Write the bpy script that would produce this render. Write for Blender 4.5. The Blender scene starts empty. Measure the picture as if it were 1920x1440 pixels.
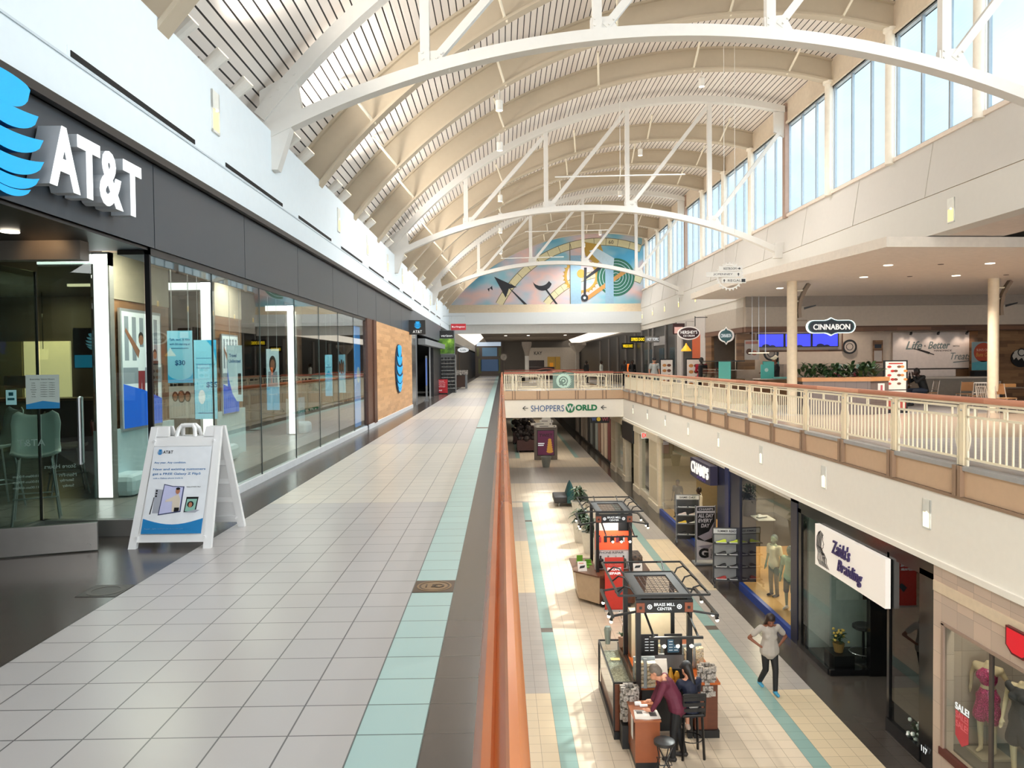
import bpy, bmesh, math, random
from mathutils import Vector, Matrix
random.seed(7)
PI = math.pi
sc = bpy.context.scene
COL = sc.collection

def lin(h):
    if isinstance(h, str):
        h = h.lstrip('#'); c = [int(h[i:i+2], 16)/255 for i in (0, 2, 4)]
    else:
        return (h[0], h[1], h[2], 1)
    return tuple([(x/12.92 if x <= .04045 else ((x+.055)/1.055)**2.4) for x in c] + [1])

# ---------------------------------------------------------------- camera
CAM_H = 1.667
yaw, pit, rol = .0129, -.0279, .010
F = Vector((math.sin(yaw)*math.cos(pit), math.cos(yaw)*math.cos(pit), math.sin(pit)))
R = F.cross(Vector((0, 0, 1))).normalized(); U = R.cross(F)
cr, sr = math.cos(rol), math.sin(rol)
R2 = cr*R - sr*U; U2 = sr*R + cr*U
cam = bpy.data.cameras.new('camera'); cam.sensor_width = 36; cam.lens = 36*1441/1920
cam.clip_start = .05; cam.clip_end = 400
co = bpy.data.objects.new('camera', cam); COL.objects.link(co)
co.matrix_world = Matrix(((R2.x, U2.x, -F.x, 0), (R2.y, U2.y, -F.y, 0), (R2.z, U2.z, -F.z, CAM_H), (0, 0, 0, 1)))
sc.camera = co

# ---------------------------------------------------------------- view
sc.view_settings.view_transform = 'Standard'
sc.view_settings.look = 'None'
sc.view_settings.gamma = 1
sc.view_settings.exposure = 0.72
sc.view_settings.use_curve_mapping = False
sc.cycles.use_denoising = True
sc.cycles.max_bounces = 7
sc.cycles.diffuse_bounces = 4
sc.cycles.glossy_bounces = 3
sc.cycles.transparent_max_bounces = 14
sc.cycles.sample_clamp_indirect = 4
sc.cycles.caustics_reflective = False
sc.cycles.caustics_refractive = False

# ---------------------------------------------------------------- world: bright sky with thin cloud
w = bpy.data.worlds.new('sky'); sc.world = w; w.use_nodes = True
nt = w.node_tree; nt.nodes.clear()
tc = nt.nodes.new('ShaderNodeTexCoord'); nz = nt.nodes.new('ShaderNodeTexNoise')
nz.inputs['Scale'].default_value = 5; nz.inputs['Detail'].default_value = 5
rp = nt.nodes.new('ShaderNodeValToRGB'); bg = nt.nodes.new('ShaderNodeBackground'); wo = nt.nodes.new('ShaderNodeOutputWorld')
rp.color_ramp.elements[0].position = .36; rp.color_ramp.elements[0].color = (.62, .86, 1, 1)
rp.color_ramp.elements[1].position = .62; rp.color_ramp.elements[1].color = (1, 1, 1, 1)
nt.links.new(tc.outputs['Generated'], nz.inputs['Vector']); nt.links.new(nz.outputs['Fac'], rp.inputs['Fac'])
nt.links.new(rp.outputs['Color'], bg.inputs['Color']); nt.links.new(bg.outputs[0], wo.inputs[0])
bg.inputs['Strength'].default_value = .88

# ---------------------------------------------------------------- daylight, plus added fill from behind
def sun(name, d, strength, angle, col):
    l = bpy.data.lights.new(name, 'SUN'); l.energy = strength; l.angle = math.radians(angle); l.color = col
    o = bpy.data.objects.new(name, l); COL.objects.link(o)
    o.rotation_euler = Vector(d).to_track_quat('-Z', 'Y').to_euler(); return o
sun('sun', (-.50, -.62, -.87), 6.5, 3, (1, .93, .82))
sun('bright_sky_side', (-1, .12, -.26), 3.0, 50, (.86, .95, 1))
sun('fill_sun_end', (.12, 1, -.22), 2.6, 60, (1, .98, .95))  # added fill from behind the camera, entering through the open back end

def lamp(name, kind, loc, e, col=(1, .95, .86), size=.3, d=None, spot=120, blend=.6):
    l = bpy.data.lights.new(name, kind); l.energy = e; l.color = col
    if kind == 'AREA': l.shape = 'DISK'; l.size = size
    else: l.shadow_soft_size = size
    if kind == 'SPOT': l.spot_size = math.radians(spot); l.spot_blend = blend
    o = bpy.data.objects.new(name, l); COL.objects.link(o); o.location = loc
    if d: o.rotation_euler = Vector(d).to_track_quat('-Z', 'Y').to_euler()
    return o

# ---------------------------------------------------------------- materials
MC = {}
def mat(name, col, rough=.55, metal=0, emit=0, var=.04, bump=0, nscale=8, coat=0):
    key = (name,)
    if key in MC: return MC[key]
    m = bpy.data.materials.new(name); m.use_nodes = True; n = m.node_tree; b = n.nodes['Principled BSDF']
    c = lin(col)
    b.inputs['Roughness'].default_value = rough; b.inputs['Metallic'].default_value = metal
    if coat: b.inputs['Coat Weight'].default_value = coat
    if emit:
        b.inputs['Base Color'].default_value = c
        b.inputs['Emission Color'].default_value = c; b.inputs['Emission Strength'].default_value = emit*.6
    elif var:
        t = n.nodes.new('ShaderNodeTexCoord'); z = n.nodes.new('ShaderNodeTexNoise'); z.inputs['Scale'].default_value = nscale
        r = n.nodes.new('ShaderNodeValToRGB')
        r.color_ramp.elements[0].position = .3; r.color_ramp.elements[1].position = .7
        r.color_ramp.elements[0].color = tuple([x*(1-var) for x in c[:3]]+[1]); r.color_ramp.elements[1].color = tuple([min(1, x*(1+var)) for x in c[:3]]+[1])
        n.links.new(t.outputs['Object'], z.inputs['Vector']); n.links.new(z.outputs['Fac'], r.inputs['Fac']); n.links.new(r.outputs['Color'], b.inputs['Base Color'])
        if bump:
            bp = n.nodes.new('ShaderNodeBump'); bp.inputs['Strength'].default_value = bump; bp.inputs['Distance'].default_value = .01
            n.links.new(z.outputs['Fac'], bp.inputs['Height']); n.links.new(bp.outputs[0], b.inputs['Normal'])
    else:
        b.inputs['Base Color'].default_value = c
    MC[key] = m; return m

def math_node(n, op, a, b=None, c=None):
    k = n.nodes.new('ShaderNodeMath'); k.operation = op
    for i, v in enumerate((a, b, c)):
        if v is None: continue
        if isinstance(v, (int, float)): k.inputs[i].default_value = v
        else: n.links.new(v, k.inputs[i])
    return k.outputs[0]

def glass(name, tint='#eef6f2', refl=1.0, trans=.9):
    if (name,) in MC: return MC[(name,)]
    m = bpy.data.materials.new(name); m.use_nodes = True; n = m.node_tree; n.nodes.clear()
    o = n.nodes.new('ShaderNodeOutputMaterial'); mx = n.nodes.new('ShaderNodeMixShader'); tr = n.nodes.new('ShaderNodeBsdfTransparent')
    gl = n.nodes.new('ShaderNodeBsdfGlossy'); mu = n.nodes.new('ShaderNodeMath')
    c = lin(tint); tr.inputs[0].default_value = (c[0]*trans, c[1]*trans, c[2]*trans, 1)
    gl.inputs['Roughness'].default_value = .01; gl.inputs['Color'].default_value = (1, 1, 1, 1)
    ge = n.nodes.new('ShaderNodeNewGeometry'); dt = n.nodes.new('ShaderNodeVectorMath'); dt.operation = 'DOT_PRODUCT'
    n.links.new(ge.outputs['Normal'], dt.inputs[0]); n.links.new(ge.outputs['Incoming'], dt.inputs[1])
    g1 = math_node(n, 'SUBTRACT', 1, math_node(n, 'ABSOLUTE', dt.outputs['Value'])); g5 = math_node(n, 'POWER', g1, 5)
    k = math_node(n, 'MULTIPLY', math_node(n, 'ADD', math_node(n, 'MULTIPLY', g5, .96), .04), refl); mu.operation = 'MINIMUM'; mu.inputs[1].default_value = .88
    n.links.new(k, mu.inputs[0]); n.links.new(mu.outputs[0], mx.inputs[0])
    n.links.new(tr.outputs[0], mx.inputs[1]); n.links.new(gl.outputs[0], mx.inputs[2]); n.links.new(mx.outputs[0], o.inputs[0])
    MC[(name,)] = m; return m

def tiles(name, col, grout='#6d6a68', size=.305, x0=-.369, y0=5.554, rough=.28, var=.035, axes='XY', g=.008, sy=None, spec=.5):
    """square tiles with thin joints and a small tint change from tile to tile"""
    if (name,) in MC: return MC[(name,)]
    sy = sy or size
    m = bpy.data.materials.new(name); m.use_nodes = True; n = m.node_tree; b = n.nodes['Principled BSDF']
    t = n.nodes.new('ShaderNodeTexCoord'); s = n.nodes.new('ShaderNodeSeparateXYZ'); n.links.new(t.outputs['Object'], s.inputs[0])
    ax = s.outputs['XYZ'.index(axes[0])]; ay = s.outputs['XYZ'.index(axes[1])]
    fx = math_node(n, 'DIVIDE', math_node(n, 'SUBTRACT', ax, x0), size); fy = math_node(n, 'DIVIDE', math_node(n, 'SUBTRACT', ay, y0), sy)
    def edge(f, sz):
        fr = math_node(n, 'FRACT', f); d = math_node(n, 'MINIMUM', fr, math_node(n, 'SUBTRACT', 1, fr))
        return math_node(n, 'LESS_THAN', d, g/2/sz)
    e = math_node(n, 'MAXIMUM', edge(fx, size), edge(fy, sy))
    cb = n.nodes.new('ShaderNodeCombineXYZ'); n.links.new(math_node(n, 'FLOOR', fx), cb.inputs[0]); n.links.new(math_node(n, 'FLOOR', fy), cb.inputs[1])
    wn = n.nodes.new('ShaderNodeTexWhiteNoise'); wn.noise_dimensions = '2D'; n.links.new(cb.outputs[0], wn.inputs['Vector'])
    c = lin(col); r = n.nodes.new('ShaderNodeValToRGB')
    r.color_ramp.elements[0].color = tuple([x*(1-var) for x in c[:3]]+[1]); r.color_ramp.elements[1].color = (c[0]*(1+var), c[1]*(1+var*.7), c[2]*(1+var*.4), 1)
    n.links.new(wn.outputs['Value'], r.inputs['Fac'])
    mx = n.nodes.new('ShaderNodeMix'); mx.data_type = 'RGBA'; mx.inputs['B'].default_value = lin(grout)
    n.links.new(e, mx.inputs['Factor']); n.links.new(r.outputs['Color'], mx.inputs['A']); n.links.new(mx.outputs['Result'], b.inputs['Base Color'])
    b.inputs['Roughness'].default_value = rough; b.inputs['Specular IOR Level'].default_value = spec
    MC[(name,)] = m; return m

def wood(name, c0, c1, plank=.12, length=1.2, axes='YZ', rough=.45, ring=3):
    """boards in staggered rows, tint per board plus fine grain"""
    if (name,) in MC: return MC[(name,)]
    m = bpy.data.materials.new(name); m.use_nodes = True; n = m.node_tree; b = n.nodes['Principled BSDF']
    t = n.nodes.new('ShaderNodeTexCoord'); s = n.nodes.new('ShaderNodeSeparateXYZ'); n.links.new(t.outputs['Object'], s.inputs[0])
    ax = s.outputs['XYZ'.index(axes[0])]; ay = s.outputs['XYZ'.index(axes[1])]
    row = math_node(n, 'FLOOR', math_node(n, 'DIVIDE', ay, plank))
    sh = math_node(n, 'MULTIPLY', math_node(n, 'FRACT', math_node(n, 'MULTIPLY', row, .618)), length)
    colu = math_node(n, 'FLOOR', math_node(n, 'DIVIDE', math_node(n, 'ADD', ax, sh), length))
    cb = n.nodes.new('ShaderNodeCombineXYZ'); n.links.new(row, cb.inputs[0]); n.links.new(colu, cb.inputs[1])
    wn = n.nodes.new('ShaderNodeTexWhiteNoise'); wn.noise_dimensions = '2D'; n.links.new(cb.outputs[0], wn.inputs['Vector'])
    mp = n.nodes.new('ShaderNodeMapping'); sv = [1, 1, 1]; sv['XYZ'.index(axes[0])] = .12; mp.inputs['Scale'].default_value = sv
    z = n.nodes.new('ShaderNodeTexNoise'); z.inputs['Scale'].default_value = 30; z.inputs['Detail'].default_value = 4
    n.links.new(t.outputs['Object'], mp.inputs[0]); n.links.new(mp.outputs[0], z.inputs['Vector'])
    f = math_node(n, 'ADD', math_node(n, 'MULTIPLY', wn.outputs['Value'], .6), math_node(n, 'MULTIPLY', z.outputs['Fac'], .4))
    r = n.nodes.new('ShaderNodeValToRGB'); r.color_ramp.elements[0].color = lin(c0); r.color_ramp.elements[1].color = lin(c1)
    r.color_ramp.elements[0].position = .15; r.color_ramp.elements[1].position = .85
    n.links.new(f, r.inputs['Fac']); n.links.new(r.outputs['Color'], b.inputs['Base Color']); b.inputs['Roughness'].default_value = rough
    MC[(name,)] = m; return m

def noise_mat(name, stops, scale=3, detail=4, rough=.5, emit=0, stretch=(1, 1, 1)):
    if (name,) in MC: return MC[(name,)]
    m = bpy.data.materials.new(name); m.use_nodes = True; n = m.node_tree; b = n.nodes['Principled BSDF']
    t = n.nodes.new('ShaderNodeTexCoord'); mp = n.nodes.new('ShaderNodeMapping'); mp.inputs['Scale'].default_value = stretch
    z = n.nodes.new('ShaderNodeTexNoise'); z.inputs['Scale'].default_value = scale; z.inputs['Detail'].default_value = detail
    r = n.nodes.new('ShaderNodeValToRGB'); els = r.color_ramp.elements
    while len(els) < len(stops): els.new(.5)
    for e, (p, c) in zip(els, stops): e.position = p; e.color = lin(c)
    n.links.new(t.outputs['Object'], mp.inputs[0]); n.links.new(mp.outputs[0], z.inputs['Vector']); n.links.new(z.outputs['Fac'], r.inputs['Fac'])
    n.links.new(r.outputs['Color'], b.inputs['Base Color']); b.inputs['Roughness'].default_value = rough
    if emit: n.links.new(r.outputs['Color'], b.inputs['Emission Color']); b.inputs['Emission Strength'].default_value = emit
    MC[(name,)] = m; return m

WHITE = mat('white_paint', '#e9e9e6', .6, var=.02)
TAN = mat('tan_paint', '#cdbca0', .55, var=.02)
CREAM = mat('cream_steel', '#fdf2d6', .4, var=.01)
BLACK = mat('black_metal', '#0b0b0d', .4, var=.02)
DARK = mat('dark_interior', '#2b2724', .7)
CHROME = mat('brushed_steel', '#b9bcbf', .3, .9, var=.02)
SKIN = mat('skin_light', '#c98f72', .5, var=.03)
SKIN2 = mat('skin_brown', '#7d4c36', .5, var=.03)
SKIN3 = mat('skin_dark', '#3a241b', .5, var=.03)
LEAF = mat('leaf_green', '#2f4a2a', .45, var=.25, nscale=20)
GL = glass('shop_glass', refl=.9)
GLW = glass('clerestory_glass', '#f4fbff', .35, 1.0)

# ---------------------------------------------------------------- mesh builder
class B:
    def __init__(s): s.bm = bmesh.new()
    def _f(s, vs, m):
        try:
            f = s.bm.faces.new(vs); f.material_index = m; return f
        except ValueError: return None
    def box(s, x0, x1, y0, y1, z0, z1, m=0, bev=0):
        vs = [s.bm.verts.new((x, y, z)) for x in (x0, x1) for y in (y0, y1) for z in (z0, z1)]
        fs = [s._f([vs[i] for i in q], m) for q in ((0, 1, 3, 2), (4, 6, 7, 5), (0, 4, 5, 1), (2, 3, 7, 6), (0, 2, 6, 4), (1, 5, 7, 3))]
        if bev:
            es = list({e for f in fs for e in f.edges}); r = bmesh.ops.bevel(s.bm, geom=es, offset=bev, segments=2, affect='EDGES', profile=.5)
            for f in r['faces']: f.material_index = m
        return s
    def hexa(s, pts, m=0):
        """8 points: bottom ring of four then top ring of four"""
        vs = [s.bm.verts.new(p) for p in pts]
        for q in ((3, 2, 1, 0), (4, 5, 6, 7), (0, 1, 5, 4), (1, 2, 6, 5), (2, 3, 7, 6), (3, 0, 4, 7)): s._f([vs[i] for i in q], m)
        return s
    def bar(s, a, b, w, h, m=0, up=(0, 0, 1)):
        a = Vector(a); b = Vector(b); d = (b-a).normalized(); u = Vector(up)
        r = d.cross(u)
        if r.length < 1e-4: r = d.cross(Vector((0, 1, 0)))
        r.normalize(); u = r.cross(d)
        P = []
        for p in (a, b):
            for i, j in ((-1, -1), (1, -1), (1, 1), (-1, 1)): P.append(p+r*w/2*i+u*h/2*j)
        return s.hexa(P, m)
    def quad(s, pts, m=0):
        s._f([s.bm.verts.new(p) for p in pts], m); return s
    def tube(s, pts, r, n=8, m=0, cap=True):
        pts = [Vector(p) for p in pts]; rs = r if isinstance(r, (list, tuple)) else [r]*len(pts)
        rings = []; prev = None
        for i, p in enumerate(pts):
            d = (pts[min(i+1, len(pts)-1)]-pts[max(i-1, 0)]).normalized()
            if prev is None:
                a = d.cross(Vector((0, 0, 1)))
                if a.length < 1e-3: a = d.cross(Vector((0, 1, 0)))
            else: a = prev - d*prev.dot(d)
            a.normalize(); prev = a; c = d.cross(a)
            rings.append([s.bm.verts.new(p+(a*math.cos(2*PI*k/n)+c*math.sin(2*PI*k/n))*rs[i]) for k in range(n)])
        for i in range(len(rings)-1):
            for k in range(n): s._f([rings[i][k], rings[i][(k+1) % n], rings[i+1][(k+1) % n], rings[i+1][k]], m)
        if cap: s._f(rings[0][::-1], m); s._f(rings[-1], m)
        return s
    def lathe(s, prof, c=(0, 0, 0), n=20, m=0, close=True):
        """prof: (radius, z) list turned about a vertical axis at c"""
        rings = [[s.bm.verts.new((c[0]+r*math.cos(2*PI*k/n), c[1]+r*math.sin(2*PI*k/n), c[2]+z)) for k in range(n)] for r, z in prof]
        for i in range(len(rings)-1):
            for k in range(n): s._f([rings[i][k], rings[i][(k+1) % n], rings[i+1][(k+1) % n], rings[i+1][k]], m)
        if close: s._f(rings[0][::-1], m); s._f(rings[-1], m)
        return s
    def ball(s, c, r, m=0, n=10, sc3=(1, 1, 1)):
        ret = bmesh.ops.create_uvsphere(s.bm, u_segments=n*2, v_segments=n, radius=r, matrix=Matrix.Translation(c) @ Matrix.Diagonal((*sc3, 1)))
        for v in ret['verts']:
            for f in v.link_faces: f.material_index = m
        return s
    def cone(s, a, b, ra, rb, n=10, m=0):
        """convex tapered capsule"""
        a = Vector(a); b = Vector(b); vs = []
        for c, r in ((a, ra), (b, rb)):
            for i in range(n//2+1):
                th = PI*i/(n//2)
                for k in range(n if 0 < i < n//2 else 1):
                    vs.append(s.bm.verts.new(c+Vector((math.sin(th)*math.cos(2*PI*k/n), math.sin(th)*math.sin(2*PI*k/n), math.cos(th)))*r))
        h = bmesh.ops.convex_hull(s.bm, input=vs)
        for g in h['geom']:
            if isinstance(g, bmesh.types.BMFace): g.material_index = m
        junk = list({g for g in h['geom_interior']+h['geom_unused'] if isinstance(g, bmesh.types.BMVert) and not g.link_faces})
        if junk: bmesh.ops.delete(s.bm, geom=junk, context='VERTS')
        return s
    def plate(s, fr, pts, d=.002, m=0, off=0):
        """flat outline pts (u,v) on frame fr, thickness d standing off by off"""
        o, u, v = fr; n = u.cross(v)
        lo = [s.bm.verts.new(o+u*p[0]+v*p[1]+n*off) for p in pts]; hi = [s.bm.verts.new(o+u*p[0]+v*p[1]+n*(off+d)) for p in pts]
        s._f(hi, m)
        if d > .0035: s._f(lo[::-1], m)
        k = len(pts)
        for i in range(k): s._f([lo[i], lo[(i+1) % k], hi[(i+1) % k], hi[i]], m)
        return s
    def rect(s, fr, x0, x1, y0, y1, d=.002, m=0, off=0): return s.plate(fr, [(x0, y0), (x1, y0), (x1, y1), (x0, y1)], d, m, off)
    def disc(s, fr, cx, cy, r, d=.002, m=0, off=0, n=24, ry=None, a0=0, a1=2*PI):
        full = abs(a1-a0-2*PI) < 1e-6; k = n if full else n+1
        return s.plate(fr, [(cx+r*math.cos(a0+(a1-a0)*i/n), cy+(ry or r)*math.sin(a0+(a1-a0)*i/n)) for i in range(k)], d, m, off)
    def ring(s, fr, cx, cy, r0, r1, d=.002, m=0, off=0, n=28, a0=0, a1=2*PI):
        for i in range(n):
            a = a0+(a1-a0)*i/n; b = a0+(a1-a0)*(i+1)/n
            s.plate(fr, [(cx+r0*math.cos(a), cy+r0*math.sin(a)), (cx+r1*math.cos(a), cy+r1*math.sin(a)), (cx+r1*math.cos(b), cy+r1*math.sin(b)), (cx+r0*math.cos(b), cy+r0*math.sin(b))], d, m, off)
        return s
    def text(s, fr, t, cx, cy, w=None, h=None, d=.004, m=0, off=0, shear=0, bold=0):
        """lettering centred at (cx,cy), fitted to width w and/or cap height h"""
        V, Fs, (bx0, bx1, by0, by1) = text_mesh(t, shear, bold)
        sy = h/(by1-by0) if h else w/(bx1-bx0)
        sx = w/(bx1-bx0) if w else sy
        o, u, v = fr; n = u.cross(v); mx, my = (bx0+bx1)/2, (by0+by1)/2
        vs = [s.bm.verts.new(o+u*(cx+(p[0]-mx)*sx)+v*(cy+(p[1]-my)*sy)+n*(off+(p[2]+.5)*d)) for p in V]
        for f in Fs: s._f([vs[i] for i in f], m)
        return s
    def build(s, name, mats, parent=None, smooth=False, remesh=0, world=False):
        me = bpy.data.meshes.new(name)
        bmesh.ops.recalc_face_normals(s.bm, faces=s.bm.faces[:])
        s.bm.to_mesh(me); s.bm.free()
        for mm in (mats if isinstance(mats, (list, tuple)) else [mats]): me.materials.append(mm)
        o = bpy.data.objects.new(name, me); COL.objects.link(o)
        if remesh:
            md = o.modifiers.new('r', 'REMESH'); md.mode = 'VOXEL'; md.voxel_size = remesh; md.use_smooth_shade = True
            ms = o.modifiers.new('s', 'SMOOTH'); ms.factor = .5; ms.iterations = 4
            dg = bpy.context.evaluated_depsgraph_get(); dg.update()
            nm = bpy.data.meshes.new_from_object(o.evaluated_get(dg)); o.modifiers.clear(); o.data = nm; bpy.data.meshes.remove(me); me = nm
            me.name = name; smooth = True
            if not me.materials:
                for mm in (mats if isinstance(mats, (list, tuple)) else [mats]): me.materials.append(mm)
        if smooth:
            for p in me.polygons: p.use_smooth = True
            if not remesh:
                try: me.set_sharp_from_angle(angle=math.radians(40))
                except Exception: pass
        if parent:
            o.parent = parent
            if world:
                pm = Matrix.Translation(parent.location) @ parent.rotation_euler.to_matrix().to_4x4(); o.matrix_parent_inverse = pm.inverted()
        return o

TC = {}
def text_mesh(t, shear, bold):
    k = (t, shear, bold)
    if k in TC: return TC[k]
    c = bpy.data.curves.new('t', 'FONT'); c.body = t; c.extrude = .5; c.shear = shear; c.offset = bold; c.resolution_u = 3
    o = bpy.data.objects.new('t', c); COL.objects.link(o)
    dg = bpy.context.evaluated_depsgraph_get(); dg.update()
    me = bpy.data.meshes.new_from_object(o.evaluated_get(dg))
    V = [tuple(v.co) for v in me.vertices]; Fs = [tuple(p.vertices) for p in me.polygons]
    bb = (min(v[0] for v in V), max(v[0] for v in V), min(v[1] for v in V), max(v[1] for v in V))
    bpy.data.objects.remove(o); bpy.data.curves.remove(c); bpy.data.meshes.remove(me)
    TC[k] = (V, Fs, bb); return TC[k]

X_, Y_, Z_ = Vector((1, 0, 0)), Vector((0, 1, 0)), Vector((0, 0, 1))
def fE(x, y, z): return (Vector((x, y, z)), Y_, Z_)         # surface seen from the +X side
def fW(x, y, z): return (Vector((x, y, z)), -Y_, Z_)        # surface seen from the -X side
def fS(x, y, z): return (Vector((x, y, z)), X_, Z_)         # surface seen by the camera
def fN(x, y, z): return (Vector((x, y, z)), -X_, Z_)
def fU(x, y, z): return (Vector((x, y, z)), X_, Y_)         # surface seen from above

USED = set()
def tag(o, label, cat, group=None, kind=None):
    o['label'] = label; o['category'] = cat
    if group: o['group'] = group
    if kind: o['kind'] = kind
    return o
def thing(name, label, cat, loc=(0, 0, 0), rz=0, group=None):
    o = bpy.data.objects.new(name, None); COL.objects.link(o); o.location = loc; o.rotation_euler = (0, 0, rz); o.empty_display_size = .1
    return tag(o, label, cat, group)
def struct(o, label=None):
    o['kind'] = 'structure'
    if label: o['label'] = label
    return o
def dup(root, loc, rz=None, label=None, group=None):
    def cp(o, par):
        c = o.copy(); COL.objects.link(c)
        if par is not None: c.parent = par; c.matrix_parent_inverse = o.matrix_parent_inverse.copy()
        for ch in o.children: cp(ch, c)
        return c
    r = cp(root, None); r.location = loc
    if rz is not None: r.rotation_euler = (0, 0, rz)
    if label: r['label'] = label
    if group: r['group'] = group
    return r
ORD = ['nearest', 'second', 'third', 'fourth', 'fifth', 'sixth', 'seventh', 'eighth', 'ninth', 'tenth', 'eleventh', 'twelfth', 'thirteenth', 'fourteenth', 'fifteenth', 'sixteenth', 'seventeenth', 'eighteenth', 'nineteenth', 'twentieth']
# ================================================================ SETTING
YB, YE = -6.0, 51.0            # vault from behind the camera to the mural
GREY_T = tiles('tile_grey_upper', '#bfbcbb', '#646262'); CRM_T = tiles('tile_cream_upper', '#d2cdc4', '#73706c')
TEAL_T = tiles('tile_teal_upper', '#b2d2d0', '#4d6665'); DRK_T = tiles('tile_dark_upper', '#534d49', '#3b3836', rough=.2)
bands = [5.554+.305*k for k in (-40, 12, 34, 57, 79, 102, 124, 147, 169, 192, 214, 237, 260, 282, 305)]
b = B()
def fl(b, x0, x1, y0, y1, z, m): b.quad([(x0, y0, z), (x1, y0, z), (x1, y1, z), (x0, y1, z)], m)
for i in range(len(bands)-1): fl(b, -2.809, -.674, bands[i], bands[i+1], 0, 0 if i % 2 == 0 else 1)
fl(b, -.674, -.369, bands[0], 98.6, 0, 2); fl(b, -.369, .045, bands[0], 98.6, 0, 3); fl(b, -3.419, -2.809, bands[0], 98.6, 0, 3)
fl(b, -14, -3.419, bands[0], 7.6, 0, 3); fl(b, -14, -3.419, 7.6, 98.6, 0, 4)
# slab body and edge
b.box(-14, .045, bands[0], 98.6, -1.6, -.004, 5)
struct(b.build('floor', [GREY_T, CRM_T, TEAL_T, DRK_T, tiles('tile_store', '#8f8c88', '#6f6c69', size=.61, rough=.25), mat('slab_white', '#faf5ea', .6, var=.01)]), 'upper level walkway of pale square tiles with a teal stripe')
# right hand upper floor
b = B()
for i in range(len(bands)-1): fl(b, 7.25, 26, bands[i], bands[i+1], 0, 1 if i % 2 == 0 else 0)
b.box(7.12, 26, bands[0], 98.6, -.48, -.004, 2); b.box(7.10, 26, bands[0], 98.6, -1.62, -.48, 3)
b.box(7.08, 7.12, bands[0], 98.6, -.53, -.48, 4); b.box(7.08, 7.25, bands[0], 98.6, -.07, 0, 5); b.box(7.06, 7.2, bands[0], 98.6, -1.72, -1.62, 3)
struct(b.build('floor', [GREY_T, tiles('tile_right', '#b9a794', '#75695c'), mat('tan_panel', '#d3b393', .55, var=.02), mat('slab_white', ''), mat('brown_steel', '#9a7f68', .5, var=.02), mat('kerb_grey', '#a7a6a4', .6)]), 'right hand upper walkway slab with tan edge panels and white fascia')
# bridge
b = B(); fl(b, .045, 7.25, 45.1, 49, 0.001, 0); b.box(.045, 7.12, 45.02, 49, -.5, -.004, 1); b.box(.045, 7.10, 45, 49.02, -1.58, -.5, 2)
b.box(.045, 7.1, 44.97, 45.02, -.54, -.5, 3)
for x in (.6, .75, 2.05, 2.2, 2.7, 4.3, 4.45, 4.9, 5.9, 6.1): b.box(x-.03, x+.03, 44.98, 45.03, -.5, 0, 3)
fl(b, .045, 7.25, 62, 98.6, 0.001, 0); b.box(.045, 7.12, 62, 98.6, -1.58, -.004, 2)
struct(b.build('floor', [CRM_T, mat('tan_panel', ''), mat('slab_white', ''), mat('brown_steel', '')]), 'bridge slab crossing the open well')
# brown posts on the tan slab edge
for k in range(-4, 16):
    y = 11.83+2.06*k
    b = B(); b.box(7.05, 7.13, y-.11, y-.03, -.48, 0); b.box(7.05, 7.13, y+.03, y+.11, -.48, 0); b.box(7.09, 7.13, y-.03, y+.03, -.48, 0)
    o = b.build('edge_post', mat('brown_steel', '')); struct(o)

# lower floor
lx = .938; T = .305
def LT(n, c, g, **k): return tiles(n, c, g, x0=lx, y0=15.87, **k)
L_B = LT('tile_lower_beige', '#d9cbb6', '#9c8d78'); L_G = LT('tile_lower_grey', '#a8a29c', '#7b746c'); L_T = LT('tile_lower_teal', '#87a8a3', '#5e7a76')
L_D = LT('tile_lower_dark', '#453f3a', '#38332f', rough=.18); L_Y = LT('tile_lower_cream', '#d2c1a3', '#96866d'); L_K = mat('dark_inset', '#5c5148', .4)
b = B(); z = -5.25; x1, x2, x3, x4 = lx, lx+T, lx+14*T, lx+15*T; x5 = lx+18*T
by = [-6, 2.1, 9.0, 15.87, 22.9, 29.6, 36.6]
for i in range(6):
    fl(b, -7, x1, by[i], by[i+1], z, 1 if i in (1, 3, 5) else 4)
    fl(b, x4, x5, by[i], by[i+1], z, 1 if i in (1, 3, 5) else 4)
fl(b, x2, x3, -6, 37.8, z, 0); fl(b, x1, x2, -6, 37.8, z, 2); fl(b, x3, x4, -6, 37.8, z, 2)
fl(b, -7, x1, 36.6, 37.8, z, 0); fl(b, x4, x5, 36.6, 37.8, z, 0)
fl(b, -7, x5, 37.8, 38.1, z, 1); fl(b, -7, x5, 38.1, 43.8, z, 0); fl(b, -7, x5, 43.8, 50.4, z, 1); fl(b, -7, x5, 50.4, 55.3, z, 0)
fl(b, -7, x1, 55.3, 130, z, 1); fl(b, x1, x2, 55.3, 130, z, 2); fl(b, x2, x3, 55.3, 130, z, 0); fl(b, x3, x4, 55.3, 130, z, 2); fl(b, x4, x5, 55.3, 130, z, 1)
fl(b, x5, 7.3, -6, 130, z, 3); fl(b, 7.3, 12.5, -6, 130, z, 3)
for y in (5.7, 19.5, 33.2):
    for xx in (x1, x3): b.box(xx+.003, xx+T-.003, y, y+T, z, z+.002, 5)
struct(b.build('floor', [L_B, L_G, L_T, L_D, L_Y, L_K]), 'lower level floor of beige tiles with two teal stripes')

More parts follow.
